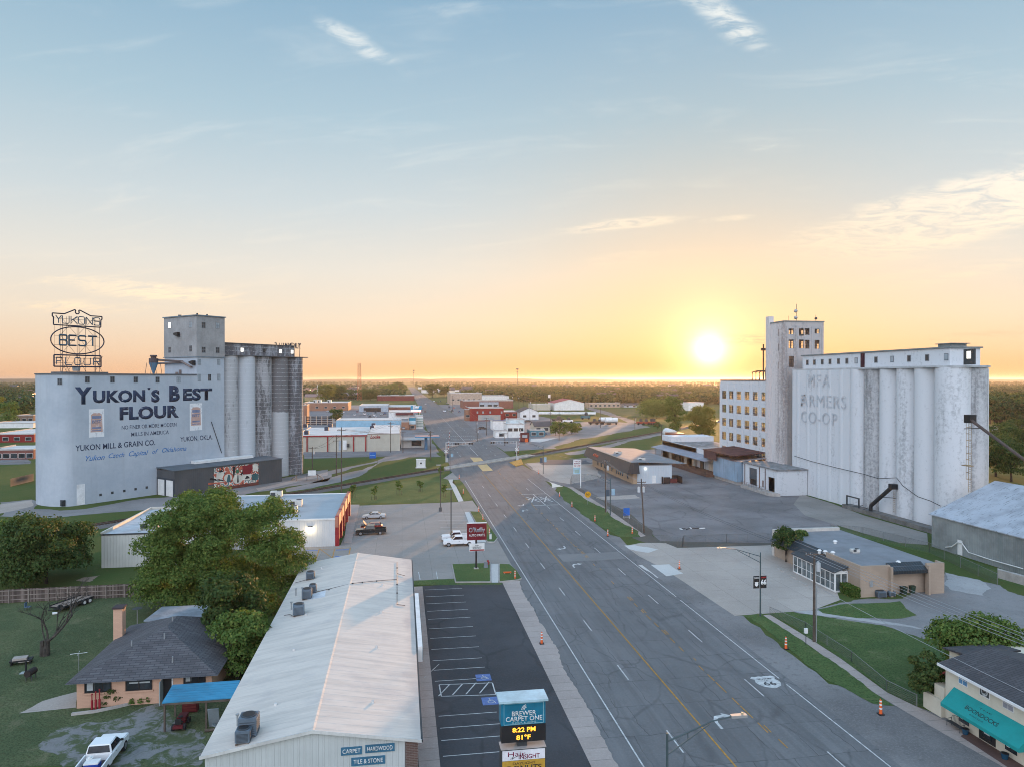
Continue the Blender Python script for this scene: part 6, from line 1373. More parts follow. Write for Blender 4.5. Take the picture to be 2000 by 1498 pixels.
junk('riding_mower', 'red riding mower under the blue carport roof', 'mower', x, y + 1.2, [('body', lambda g: (g.cbox((0, .5, .3), .7, 1.0, .5), g.cbox((0, -.5, .25), .8, .9, .25)), DRED), ('seat', lambda g: (g.cbox((0, -.5, .51), .5, .45, .12), g.cbox((0, -.75, .6), .5, .1, .4)), BLACK),
  *[('wheel', lambda g, s=s, yy=yy: g.tube([(s * .36, yy, .27), (s * .56, yy, .27)], .27, 12), TYRE) for s in (-1, 1) for yy in (-.6, .65)], ('steering_wheel', lambda g: (g.tube([(0, 0, .5), (0, -.15, .95)], .03, 5), g.cyl((0, -.15), .2, .95, .98, 10)), BLACK)])
x, y = G(362, 1420); junk('tool_cabinet', 'dark red tool cabinet deep under the blue carport', 'cabinet', x - .4, y + 3, [('cabinet', lambda g: g.cbox((0, 0, .1), 1.3, .6, 1.2), DRED), ('drawer', lambda g: [g.cbox((0, -.32, .2 + k * .25), 1.1, .04, .2) for k in range(4)], M('dull_red_front', (.17, .03, .03), .5))])
x, y = G(416, 1425); junk('scrap_heap', 'stack of grey boards and panels leaning under the carport edge', 'scrap', x, y + .6, [('panel', lambda g: (setattr(g, 'M', Matrix.Rotation(R(18), 4, 'X')), g.cbox((0, 0, 0), .9, .08, 1.9)), M('grey_panel', (.22, .26, .28), .7)), ('board', lambda g: (setattr(g, 'M', Matrix.Rotation(R(30), 4, 'Y')), g.cbox((.4, -.5, .3), 1.4, .3, .1)), M('grey_panel', (.22, .26, .28), .7)), ('log', lambda g: g.tube([(-.6, -.9, .12), (.5, -.7, .12)], .12, 8), WOOD)])
x, y = G(271, 1378)
junk('garden_ornament', 'three slim red painted stakes beside the house bush', 'garden ornament', *zA([(502, 1195)])[0], [('stake', lambda g, k=k: (g.cyl((k * .28, .1 * k), .1, 0, .9, 6), g.cyl((k * .28, .1 * k), .05, .9, 1.5 + .15 * k, 6), g.ball((k * .28, .1 * k, 1.6 + .15 * k), .09, 6, 4)), M('bright_red', (.3, .02, .03), .6)) for k in (-1, 0, 1)])
kr = random.Random(5)
gb = MB(); P = zA([(375, 1225), (500, 1210), (620, 1185), (700, 1165)])
for a, c in zip(P, P[1:]): gb.prism([(a[0], a[1] - .12), (c[0], c[1] - .12), (c[0], c[1] + .12), (a[0], a[1] + .12)], 0, .22)
o = gb.build('garden_edging', CONC); o['kind'] = 'structure'
def picket_fence(label, a, c, h_, mat):
 t = T('wooden_fence', label, 'fence', (*a, 0)); L = math.dist(a, c); ux, uy = (c[0] - a[0]) / L, (c[1] - a[1]) / L
 m = MB(); rr = random.Random(1)
 for k in range(int(L / .155)):
  q = k * .155; x, y = a[0] + ux * q, a[1] + uy * q; hh = h_ + rr.uniform(-.03, .03)
  m.prism([(x, y - .02), (x + ux * .14, y + uy * .14 - .02), (x + ux * .14, y + uy * .14), (x, y)], .05, hh)
 m.build('boards', mat, t)
 for z in (.4, 1.0, h_ - .25): m = MB(); m.prism([(a[0], a[1] - .09), (c[0], c[1] - .09), (c[0], c[1] - .03), (a[0], a[1] - .03)], z, z + .09); m.build('rail', M('rail_wood', (.26, .22, .19), .9), t)
 for k in range(int(L / 2.4)):
  q = k * 2.4; x, y = a[0] + ux * q, a[1] + uy * q; m = MB(); m.box(x - .05, x + .05, y - .14, y - .04, 0, h_ - .05); m.build('post', M('rail_wood', (.26, .22, .19), .9), t)
m_, t_, b_ = newmat('fence_boards'); g_ = t_.node('ShaderNodeNewGeometry'); c = t_.ramp(g_.outputs['Random Per Island'], [(0, (.05, .035, .03)), (.5, (.12, .09, .08)), (1, (.2, .16, .14))]); c = t_.mix(t_.math('MULTIPLY', t_.smooth(t_.noise(t_.pos, 1.2, 4), .4, .7), .4), c, (.07, .055, .05)); t_.put(b_.inputs['Base Color'], c); b_.inputs['Roughness'].default_value = .95
picket_fence('long brown board fence across the back of the house yard', G(-60, 1181), G(325, 1162), 1.85, m_)
zE_ = zf(0, 1150, .14)
A, Bq, Cq = at_px(zE_, 800, 300), at_px(zE_, 1140, 250), at_px(zE_, 900, 140)
tx, ty = at_px(zE_, 960, 265); ang_ = math.atan2(at_px(zE_, 1170, 190)[1] - at_px(zE_, 780, 300)[1], at_px(zE_, 1170, 190)[0] - at_px(zE_, 780, 300)[0])
tr_ = T('utility_trailer', 'flat utility trailer with a plank deck on the yard grass', 'trailer', (tx, ty + .9, 0), ang_ + R(12))
g = MB(); g.box(-2.4, 2.4, -1.0, 1.0, .55, .62); local('deck', g, M('plank_deck', (.33, .25, .2), .9, var=.3, scale=2), tr_)
g = MB()
for s in (-1, 1): g.box(-2.4, 2.4, s * 1.05 - .05, s * 1.05 + .05, .42, .72); g.tube([(-2.4, s * 1.05, 1.0), (2.0, s * 1.05, 1.0)], .03, 4)
for xx in (-2.4, -1.2, 0, 1.2, 2.0): g.tube([(xx, 1.05, .6), (xx, 1.05, 1.0)], .03, 4)
g.box(-2.45, -2.35, -1, 1, .42, .62); g.tube([(-2.4, -.9, .5), (-3.5, 0, .5), (-2.4, .9, .5)], .05, 5); local('frame', g, BLACK, tr_)
for xx in (.75, 1.6):
 for s in (-1, 1): g = MB(); wheel_y(g, xx, s * 1.22, .36, .2); wq = local('wheel', g, TYRE, tr_); g = MB(); wheel_y(g, xx, s * 1.33, .36, .02); g.v = [((p[0] - xx) * .6 + xx, p[1], (p[2] - .36) * .6 + .36) for p in g.v]; local('rim', g, WHITE, wq)
g = MB(); g.M = Matrix.Translation((-2.7, -1.0, .75)) @ Matrix.Rotation(R(80), 4, 'X'); g.cyl((0, 0), .36, -.1, .1, 14); local('spare_wheel', g, TYRE, tr_)
def branch(m, p, dv, L, r, depth, rr, col=None):
 q = p; pts = [p]; dv = dv.normalized(); n = 4
 for k in range(n):
  dv = (dv + Vector((rr.uniform(-.2, .2), rr.uniform(-.2, .2), rr.uniform(-.06, .14)))).normalized(); q = q + dv * L / n; pts.append(q)
 m.tube(pts, r, 6 if r > .05 else 4, r * .55)
 if depth:
  for k in range(rr.randint(2, 3) + (1 if depth < 3 else 0)):
   i = rr.randint(2, n); nd = (dv + Vector((rr.uniform(-1, 1), rr.uniform(-1, 1), rr.uniform(-.2, .7)))).normalized()
   branch(m, pts[i], nd, L * rr.uniform(.5, .75), r * .55, depth - 1, rr)
x, y = at_px(zE_, 645, 925); bt_ = T('bare_tree', 'leaning half dead tree with a thick split trunk in the yard', 'tree', (x, y, 0)); BARK = M('grey_bark', (.075, .065, .055), .95, var=.4, scale=3, bump=.6)
m = MB(); rr = random.Random(12); V = Vector((x, y, 0)); m.tube([V, V + Vector((.05, 0, .9)), V + Vector((.15, 0, 1.7))], .38, 9, .24); m.tube([V + Vector((-.35, 0, 0)), V + Vector((-.45, .05, 1.6))], .3, 7, .2)
branch(m, V + Vector((.15, 0, 1.5)), Vector((1, .3, .75)), 3.4, .16, 4, rr); branch(m, V + Vector((.1, 0, 1.6)), Vector((.1, .2, 1)), 2.4, .12, 4, rr); branch(m, V + Vector((-.1, 0, 1.5)), Vector((-.5, .4, 1)), 2.0, .09, 3, rr); branch(m, V + Vector((.15, 0, 1.4)), Vector((.8, 1.0, .8)), 2.6, .1, 3, rr)
m.build('trunk', BARK, bt_)
x, y = at_px(zE_, 300, 1040); junk('log_rack', 'low dark rack loaded with pale boards on the yard grass', 'rack', x, y, [('frame', lambda g: (g.box(-1.0, 1.0, -.45, .45, .35, .5), g.box(-.9, -.8, -.4, .4, 0, .35), g.box(.8, .9, -.4, .4, 0, .35)), BLACK), ('boards', lambda g: (g.box(-.75, .55, -.42, .42, .505, .72), g.box(-.2, .8, -.5, -.3, .3, .34)), M('pale_board', (.4, .35, .31), .9))], R(12))
x, y = at_px(zE_, 430, 1260); junk('barrel_smoker', 'black barrel smoker with a chimney on the yard grass', 'smoker', x, y, [('barrel', lambda g: g.tube([(-.1, -.55, .75), (.1, .55, .75)], .33, 12), M('rust_black', (.03, .022, .02), .8)), ('stack', lambda g: g.tube([(-.45, 0, .8), (-.45, 0, 1.9)], .09, 8), BLACK), ('leg', lambda g: [g.box(sx * .25 - .03, sx * .25 + .03, sy * .4 - .03, sy * .4 + .03, 0, .55) for sx in (-1, 1) for sy in (-1, 1)], DARK), ('shelf', lambda g: g.box(-.95, -.45, -.3, .3, .7, .74), M('shelf_grey', (.35, .38, .38), .6))])
x, y = at_px(zE_, 390, 290); junk('garden_chair', 'small bluish metal chair near the board fence', 'chair', x, y, [('seat', lambda g: g.box(-.3, .3, -.3, .3, .4, .46), M('dull_blue', (.09, .15, .22), .6)), ('backrest', lambda g: g.box(-.3, -.24, -.3, .3, .46, 1.0), M('dull_blue', (.09, .15, .22), .6)), ('legs', lambda g: [g.box(sx * .26 - .02, sx * .26 + .02, sy * .26 - .02, sy * .26 + .02, 0, .4) for sx in (-1, 1) for sy in (-1, 1)], DARK)])
x, y = at_px(zE_, 765, 355); junk('plastic_bucket', 'white bucket lying on the grass by the trailer', 'bucket', x, y, [('bucket', lambda g: g.tube([(-.25, -.1, .17), (.25, .1, .17)], .17, 10, .13), WHITE)])
x, y = G(154, 1312); junk('wind_whirligig', 'white propeller shaped yard ornament at the house corner', 'garden ornament', x, y, [('pole', lambda g: g.tube([(0, 0, 0), (0, 0, 1.9)], .03, 5), STEEL), ('blade', lambda g: [g.prism([(0, -.02), (.75 * math.cos(a), .75 * math.sin(a) - .06), (.75 * math.cos(a), .75 * math.sin(a) + .06), (0, .02)], 1.9 + .02 * k, 1.92 + .02 * k) for k, a in enumerate((.3, 1.9, 3.4, 4.9))], WHITE)])
# ------------------------------------------------------------------ trees
def leafmat(name, c, c2, c3, trans=.25):
 m, t, b = newmat(name); g = t.node('ShaderNodeNewGeometry'); oi = t.node('ShaderNodeObjectInfo')
 col = t.ramp(g.outputs['Random Per Island'], [(0, c), (.55, c2), (1, c3)])
 tint = t.mix(oi.outputs['Random'], (.82, .9, .8), (1.15, 1.08, 1.0)); col = t.mix(1.0, col, tint, 'MULTIPLY')
 t.put(b.inputs['Base Color'], col); b.inputs['Roughness'].default_value = .7; b.inputs['Specular IOR Level'].default_value = .2
 tr = t.node('ShaderNodeBsdfTranslucent'); t.put(tr.inputs[0], t.mix(1.0, col, (1.5, 1.5, .7), 'MULTIPLY')); mx = t.node('ShaderNodeMixShader'); mx.inputs[0].default_value = trans
 t.l.new(b.outputs[0], mx.inputs[1]); t.l.new(tr.outputs[0], mx.inputs[2]); t.l.new(mx.outputs[0], t.n['Material Output'].inputs[0])
 return m
LEAF = leafmat('leaf_green', (.048, .092, .022), (.085, .145, .034), (.15, .195, .05))
LEAFD = leafmat('leaf_dark', (.03, .055, .018), (.052, .085, .024), (.09, .12, .035))
FARW = [leafmat('woodland_leaf', (.018, .044, .018), (.032, .068, .024), (.06, .1, .034), .12), leafmat('woodland_leaf_dark', (.012, .034, .016), (.022, .052, .022), (.042, .075, .028), .12), leafmat('woodland_leaf_olive', (.03, .055, .018), (.052, .085, .024), (.085, .11, .03), .15)]
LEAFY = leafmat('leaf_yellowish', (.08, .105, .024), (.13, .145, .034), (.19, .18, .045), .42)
TRUNK = M('bark', (.07, .055, .045), .95, var=.4, scale=3)
def lobes_for(rr, w, h, base, n, flat=1.0):
 L = []
 for k in range(int(n * 1.7)):
  f = rr.random() ** .8; z = base + (h - base) * (.12 + .8 * f); prof = math.sin(math.pi * min(1, .18 + .82 * (1 - f) ** .75)) ** .6 if f > .45 else .75 + .25 * f / .45
  rad = w / 2 * prof; a = rr.uniform(0, 6.283); q = rad * math.sqrt(rr.uniform(.1, 1)) * .72
  L.append((q * math.cos(a), q * math.sin(a), z, w * rr.uniform(.1, .18)))
 return L
def crown_np(lobes, nleaf, ls, rng, squash=.8):
 """many small leaf cards gathered on the outsides of leafy lobes"""
 Lb = np.array(lobes); wt = Lb[:, 3] ** 2; idx = rng.choice(len(Lb), nleaf, p=wt / wt.sum())
 d = rng.normal(size=(nleaf, 3)); d /= np.linalg.norm(d, axis=1)[:, None]; d[:, 2] = np.where(d[:, 2] < -.3, -d[:, 2] * .6, d[:, 2])
 r = Lb[idx, 3] * (.72 + .36 * rng.random(nleaf) ** .7) * (1 + .25 * np.sin(d[:, 0] * 5 + idx) * np.sin(d[:, 1] * 4 + idx * 2))
 P = Lb[idx, :3] + d * r[:, None] * np.array([1, 1, squash])
 n = d * 1.1 + rng.normal(size=(nleaf, 3)) * .55 + np.array([0, 0, .2]); n /= np.linalg.norm(n, axis=1)[:, None]
 t = np.cross(n, rng.normal(size=(nleaf, 3))); t /= np.linalg.norm(t, axis=1)[:, None]; b = np.cross(n, t)
 s = ls * (.6 + .8 * rng.random(nleaf)); a = s[:, None]
 return np.stack([P - t * a * .5, P + b * a * .33, P + t * a * .5, P - b * a * .33], 1)
def quads_mesh(name, Q, mat):
 n = len(Q); me = bpy.data.meshes.new(name); me.vertices.add(n * 4); me.vertices.foreach_set('co', Q.reshape(-1).astype(np.float32))
 me.loops.add(n * 4); me.loops.foreach_set('vertex_index', np.arange(n * 4, dtype=np.int32)); me.polygons.add(n)
 me.polygons.foreach_set('loop_start', np.arange(0, n * 4, 4, dtype=np.int32)); me.materials.append(mat); me.update(calc_edges=True); return me
def tree(name, label, x, y, h, w, mat=LEAF, seed=1, nleaf=4000, ls=.4, nl=22, base=None, group=None, cat='tree', offs=(), trunk_r=None, squash=.8):
 t = T(name, label, cat, (x, y, 0), 0, group); rr = random.Random(seed); rng = np.random.default_rng(seed)
 base = h * .12 if base is None else base
 lb = lobes_for(rr, w, h, base, nl) + list(offs)
 me = quads_mesh('crown', crown_np(lb, nleaf, ls, rng, squash), mat); link_mesh('crown', me, t)
 g = MB(); r0 = trunk_r or max(.06, h * .028); rb = random.Random(seed + 5)
 g.tube([(0, 0, 0), (rb.uniform(-.1, .1) * h * .1, 0, h * .25), (rb.uniform(-.3, .3) * h * .1, rb.uniform(-.3, .3) * h * .1, h * .55)], r0, 8, r0 * .55)
 for q in sorted(lb, key=lambda q: -q[3])[:7]: g.tube([(0, 0, h * rb.uniform(.2, .4)), (q[0] * .45, q[1] * .45, (h * .3 + q[2]) / 2), (q[0] * .9, q[1] * .9, q[2])], r0 * .42, 5, r0 * .12)
 local('trunk', g, TRUNK, t)
 return t
bx, by = XA(425, 98), 98
rl = random.Random(6); BL = []
for px, py, r_ in ((425, 972, 2.3), (396, 1000, 2.5), (452, 1008, 2.4), (420, 1030, 2.6), (522, 992, 1.9), (545, 1030, 2.2), (562, 1072, 1.8), (500, 1045, 2.4), (345, 1062, 2.5), (325, 1085, 2.0), (322, 1118, 1.9), (345, 1120, 2.5), (385, 1075, 2.8), (450, 1080, 2.8), (395, 1130, 2.8), (460, 1140, 2.6), (510, 1105, 2.3), (548, 1120, 1.8), (345, 1160, 1.9), (380, 1175, 2.2), (440, 1180, 2.2), (505, 1150, 2.0), (412, 956, 1.7), (374, 956, 1.7), (352, 985, 2.0), (330, 1020, 2.2), (396, 950, 1.6), (516, 970, 1.6), (335, 1052, 2.0), (385, 983, 2.2), (362, 1012, 2.2), (440, 985, 2.2), (476, 1000, 2.0), (340, 1035, 2.2), (490, 985, 1.6), (528, 1060, 2.2), (405, 1045, 2.6)):
 for yy in (-2.2, 2.4):
  for q in range(2): BL.append(((px - 425) / 13.9 + rl.uniform(-1, 1), yy + rl.uniform(-1.6, 1.6), 30 - (py - 740) / 13.9 - .6 + rl.uniform(-.9, .5), r_ * rl.uniform(.72, 1.08)))
tree('broadleaf_tree', 'huge green tree rising behind the house beside the metal building', bx, by, 14, 10, LEAF, 3, 150000, .28, 0, 1.0, offs=BL)
tree('broadleaf_tree', 'mid sized leafy tree between the house roof and the metal building', XA(448, 82), 82, 8.2, 9.5, LEAFD, 8, 16000, .34, 26, .8)
tree('broadleaf_tree', 'lower leafy tree overhanging the blue carport', XA(462, 74.5), 74.5, 6.6, 7.2, LEAF, 9, 12000, .3, 22, .6)
x, y = G(85, 1150); tree('thicket_tree', 'wide dark bushy tree behind the board fence at the left edge', x - 1, y + 3, 9.0, 16.5, LEAFD, 14, 34000, .36, 24, .4)
tree('thicket_tree', 'lighter bushy tree at the left frame edge by the gravel', XA(15, 118), 118, 8.6, 10, LEAF, 15, 12000, .38, 24, .4)
x, y = zD(470, 490); x, y = G(x, y); tree('garden_bush', 'round dark bush under the house windows', x, y, 1.5, 2.6, LEAFD, 16, 2500, .16, 14, .1, cat='bush', trunk_r=.05)
for k, (a, c) in enumerate(((720, 500), (800, 490), (880, 480))):
 x, y = G(*zD(a, c)); tree('flower_clump', 'small leafy clump in the bed below the house door', x, y, .6, 1.1, LEAF, 20 + k, 500, .12, 8, .05, 'plants along the house wall', 'plant', trunk_r=.03)
x, y = G(1535, 1097); tree('small_tree', 'taller of two round trees beside the glazed porch', x, y, 5.4, 5.2, LEAFD, 31, 6500, .3, 22, 1.6)
x, y = G(1563, 1096); tree('small_tree', 'shorter round tree right beside the porch roof', x + .6, y + 1.5, 4.8, 4.2, LEAF, 32, 5000, .28, 18, 1.3)
tree('big_shrub', 'wide feathery shrub behind the cream building', XA(1905, 62), 62, 6.4, 9.5, LEAF, 33, 15000, .3, 30, .8, cat='shrub')
tree('big_shrub', 'dark shrub against the cream building side wall', XA(1815, 58.5), 58.5, 4.6, 3.6, LEAFD, 34, 6000, .24, 20, .2, cat='shrub')
# ------------------------------------------------------------------ tan building with the glazed porch
tn = T('tan_building', 'low tan block building with a grey metal roof and a white glazed porch', 'building', (70, 97, 0))
TAN = bricks('tan_block', (.36, .28, .215), (.345, .265, .2), (.31, .24, .185), .8, .2, .25, .015, scale=.4)
yS = 88.9; xW, xE = 62.5, XA(1846, yS); yN = 112.5; zt_ = HT(1102, xE, yS)
zt_ = 4.3
m = MB(); m.box(xW, xE - .4, yS + .9, yN, 0, zt_ - .7); m.build('wall', TAN, tn)
rx = lambda px: XA(px, yS)
m = MB(); xa, xb, xc_, xd = rx(1692), rx(1740), rx(1812), rx(1846)
m.box(xW - .3, xa + .2, yS, yS + .35, 0, zt_); m.box(xa - .1, xb, yS + .01, yS + .36, 0, zt_ - .02); m.build('front_wall', TAN, tn)
m = MB(); m.box(xc_, xd, yS, yS + .35, 0, zt_); m.box(xd - .34, xd, yS + .36, yS + 1.4, 0, zt_ - .01); m.build('front_wall', TAN, tn)
m = MB(); m.box(xW - .32, xW - .02, yS + .36, yS + 8.0, 0, zt_ + .05); m.build('side_wall', TAN, tn)
m = MB(); m.box(xb + .02, xc_ - .02, yS + 1.1, yS + 1.4, 0, zt_ - 1.4); m.build('recess_wall', TAN, tn)
for x_ in (xb - .2, xc_ - .1): m = MB(); m.box(x_, x_ + .3, yS - .5, yS - .005, 0, zt_ - .2); m.build('buttress', TAN, tn)
m = MB(); m.ext([(yS - .3, zt_ - 1.25), (yS - .3, zt_ - .8), (yS + 1.1, zt_ + .05), (yS + 1.1, zt_ - 1.25)], 'x', xb + .12, xc_ - .12); m.build('canopy', ribbed('black_standing_seam', (.025, .03, .035), 'X', .4, rough=.4), tn)
m = MB(); m.box(xW, xE - .2, yS + .4, yN + .2, zt_ - .69, zt_ - .35); m.build('roof', ribbed('grey_roof_sheet', (.2, .215, .235), 'Y', .6, rough=.5, var=.2), tn)
m = MB(); m.box(xW - .1, xE - .6, yN - .4, yN + .3, 0, zt_ + .15); m.build('back_wall', M('cream_coping', (.55, .52, .47), .8), tn)
m = MB(); m.ext([(xW - 1.3, zt_ - 1.5), (xW + .4, zt_ - .1), (xW + .4, zt_ - .3), (xW - 1.1, zt_ - 1.6)], 'y', yS + 8.1, yN - 1); m.build('mansard', MATS['black_standing_seam'], tn)
for a, c in ((668, 232), (655, 295), (1025, 350), (612, 290), (580, 285)):
 x, y = G(1400 + a * .34582, 980 + c * .34582, zt_ - .3); m = MB(); m.cyl((x, y), .22, zt_ - .4, zt_, 10); m.cyl((x, y), .36, zt_ + .003, zt_ + .2, 12, .18); m.build('roof_vent', WHITE, tn)
x, y = G(1400 + 780 * .34582, 980 + 285 * .34582, zt_ - .3); rtu('small roof unit with pipes on the tan building', x, y, zt_ - .35, 1.2, .9, .6)
yp0, yp1, xp = YA(1632, 60.2), YA(1550, 60.2), 60.2
GLP = glass('porch_glass', (.07, .085, .09), .1)
m = MB(); m.box(xp + .06, xW - .35, yp0 + .06, yp1 - .06, .15, 2.6); m.build('porch_glazing', GLP, tn)
m = MB()
npan = 9
for k in range(npan + 1): y = yp0 + (yp1 - yp0) * k / npan; m.box(xp, xp + .12, y - .06, y + .06, 0, 2.75)
m.box(xp - .01, xp + .11, yp0, yp1, 0, .2); m.box(xp - .01, xp + .11, yp0, yp1, 2.5, 2.75); m.box(xp - .01, xp + .11, yp0, yp1, 1.2, 1.25)
for k in range(3): x = xp + (xW - .4 - xp) * k / 2; m.box(x - .07, x + .07, yp0 - .01, yp0 + .12, 0, 2.9)
m.box(xp, xW - .4, yp0 - .012, yp0 + .1, 2.55, 3.0); m.box(xp, xW - .4, yp0 - .012, yp0 + .1, 0, .2); m.build('porch_frame', WHITE, tn)
m = MB(); m.ext([(xp - .3, 2.76), (xW - .34, 3.5), (xW - .34, 3.62), (xp - .3, 2.88)], 'y', yp0 - .25, yp1 + .2); m.build('porch_roof', M('charcoal_shingle', (.06, .065, .07), .9), tn)
hd = T('hedge', 'clipped green hedge along the tan building wall', 'hedge', (61.7, 92, 0)); rng = np.random.default_rng(3)
n_ = 5000; P = rng.random((n_, 3)) * np.array([1.1, 6.2, 1.25]) + np.array([61.0, 88.8, .05]); face = rng.integers(0, 3, n_)
P[face == 0, 2] = 1.3; P[face == 1, 0] = 61.0; P[face == 2, 1] = np.where(rng.random((face == 2).sum()) < .5, 88.8, P[face == 2, 1]); P += rng.normal(size=P.shape) * .05
nn = rng.normal(size=(n_, 3)); nn /= np.linalg.norm(nn, axis=1)[:, None]; tt = np.cross(nn, rng.normal(size=(n_, 3))); tt /= np.linalg.norm(tt, axis=1)[:, None]; bb = np.cross(nn, tt); s_ = .2
Q = np.stack([P - tt * s_ * .5, P + bb * s_ * .35, P + tt * s_ * .5, P - bb * s_ * .35], 1) - np.array([61.7, 92, 0])
link_mesh('foliage', quads_mesh('foliage', Q, LEAF), hd)
GRB = M('bin_green', (.02, .045, .03), .6)
for px, py, lb in ((1765, 1160, 'left dark green wheeled bin by the tan wall'), (1781, 1158, 'right dark green wheeled bin by the tan wall')):
 x, y = G(px, py); t = T('wheeled_bin', lb, 'bin', (x, y, 0), 0, 'bins by the tan wall')
 g = MB(); g.prism([(-.26, -.3), (.26, -.3), (.26, .3), (-.26, .3)], .08, .98, [(-.33, -.37), (.33, -.37), (.33, .37), (-.33, .37)]); local('body', g, GRB, t)
 g = MB(); g.ext([(-.42, .985), (.4, 1.0), (.4, 1.06), (0, 1.12), (-.42, 1.04)], 'x', -.36, .36); local('lid', g, GRB, t)
 for s in (-1, 1): g = MB(); g.M = Matrix.Translation((s * .27, .32, .12)) @ Matrix.Rotation(R(90), 4, 'Y'); g.cyl((0, 0), .12, -.04, .04, 10); local('wheel', g, TYRE, t)
x, y = G(1718, 1165); condenser('blue grey condenser on the ground by the tan wall', x, y, 1.3, .9, 0, 0.0, 'units by the tan wall'); x, y = G(1733, 1164); condenser('dark squat condenser behind the ground unit by the tan wall', x + .5, y, .95, .75, 0, 0.0, 'units by the tan wall')
m = MB(); x, y = G(1703, 1166); m.box(x - .25, x + .25, y + .1, y + .3, 1.4, 2.2); m.tube([(x, y + .2, 0), (x, y + .2, 1.4)], .05, 5); mt = T('meter_box', 'grey electric meter box at the corner of the tan building', 'meter', (x, y, 0)); m.build('box', STEEL, mt)
for k in range(4):
 a = z8([(365 + k * 62, 388 + k * 38)])[0]; t = T('wheel_stop', 'pale concrete wheel stop in the line before the porch', 'wheel stop', (*a, 0), math.pi / 2, 'wheel stops before the porch'); g = MB(); g.ext([(-.13, 0), (.13, 0), (.09, .16), (-.09, .16)], 'x', -1, 1); local('block', g, CONC, t)
# ------------------------------------------------------------------ cream two storey building at the right edge
bd_ = T('cream_building', 'cream two storey shop with a teal awning and grey shingled roof', 'building', (50, 55, 0))
CRM = M('cream_stucco', (.6, .55, .44), .85, var=.08, scale=.5, streak=.15)
xB = 47.6; yB1 = YA(1849, xB); yB0 = 38.0; zB_ = HT(1296, xB, yB1)
m = MB(); m.box(xB, xB + 9, yB0, yB1, 0, zB_); m.box(xB + 2.6, xB + 10, yB1 + .0, yB1 + 2.6, 0, zB_ + .1); m.build('wall', CRM, bd_)
SH2 = bricks('dark_shingles', (.055, .05, .055), (.08, .075, .08), (.03, .03, .03), .9, .28, .3, .03, plane='xy')
m = MB(); m.ext([(xB - .55, zB_ + .0), (xB + 4.5, zB_ + 1.2), (xB + 9.5, zB_ + .0), (xB + 9.5, zB_ - .12), (xB - .55, zB_ - .12)], 'y', yB0, yB1 + .35); m.build('roof', SH2, bd_)
m = MB(); m.ext([(yB1 + 3.0, zB_ + .25), (yB1 + .4, zB_ + .6), (yB1 + .4, zB_ + .45), (yB1 + 3.0, zB_ + .1)], 'x', xB + 2.2, xB + 8); m.build('rear_roof', SH2, bd_)
m = MB(); m.box(xB - .58, xB - .5, yB0, yB1 + .35, zB_ - .2, zB_ + .02); m.build('fascia', WHITE, bd_)
zF = lambda a, c: (1760 + a * .2122, 1180 + c * .2122)
def bz(py, px): return HT(py, xB, YA(px, xB))
WTR = M('white_trim', (.7, .69, .66), .6)
for i, (a0, a1, c0, c1, mt) in enumerate(((548, 622, 745, 632, M('stained_blue_pane', (.1, .25, .42), .3)), (744, 826, 852, 732, M('signboard_black', (.05, .055, .055), .6)), (958, 1050, 968, 842, M('curtained_pane', (.3, .3, .33), .5)))):
 p0 = zF(a0, 0)[0]; p1 = zF(a1, 0)[0]; y1, y0 = YA(p0, xB), YA(p1, xB); zz0, zz1 = bz(zF(0, c0 - 30)[1], p0), bz(zF(0, c1)[1], p0)
 m = MB(); m.box(xB - .05, xB + .02, y0 - .06, y1 + .06, zz0 - .08, zz1 + .06); wn = m.build('window', WTR, bd_)
 m = MB(); m.box(xB - .065, xB - .045, y0, y1, zz0, zz1); m.build('pane', mt, wn)
 if i != 1:
  m = MB(); m.box(xB - .075, xB - .06, (y0 + y1) / 2 - .025, (y0 + y1) / 2 + .025, zz0, zz1); m.box(xB - .076, xB - .061, y0, y1, (zz0 + zz1) / 2 - .025, (zz0 + zz1) / 2 + .025); m.build('glazing_bar', WTR, wn)
 else:
  sh_ = [(x * .42, y * .42) for x, y in shp]; m = MB()
  m.face([(xB - .07, (y0 + y1) / 2 - q[0], (zz0 + zz1) / 2 + q[1]) for q in sh_]); m.build('shield_emblem', M('emblem_grey', (.4, .42, .42), .7), wn)
  text(wn, '66', (xB - .075, (y0 + y1) / 2, (zz0 + zz1) / 2 - .18), (0, -1, 0), (0, 0, 1), .34, BLACK, bold=.03, depth=.006)
TEAL = M('teal_canvas', (.01, .27, .26), .75, var=.1, scale=1.0)
pA, pB = zF(500, 0)[0], zF(1113, 0)[0]; yA1, yA0 = YA(pA, xB - .02), YA(pB, xB - 1.2) + .0
zA1 = bz(zF(0, 757)[1], pA); zA0 = zA1 - 1.25; xA = xB - 1.35
m = MB(); m.face([(xB - .03, yA1, zA1), (xB - .03, yA0, zA1), (xA, yA0, zA0), (xA, yA1, zA0)]); m.face([(xA, yA1, zA0), (xA, yA0, zA0), (xA, yA0, zA0 - .28), (xA, yA1, zA0 - .28)])
for y in (yA0, yA1): m.face([(xB - .03, y, zA1), (xA, y, zA0), (xA, y, zA0 - .28), (xB - .03, y, zA0 - .28)])
aw = m.build('awning', TEAL, bd_)
dn = Vector((xA - xB + .03, 0, zA0 - zA1)).normalized(); up_ = -dn; mid = Vector(((xB + xA) / 2, (yA0 + yA1) / 2 + .2, (zA1 + zA0) / 2)); nrm = Vector((0, -1, 0)).cross(up_)
INK = M('dark_teal_ink', (.01, .05, .05), .7)
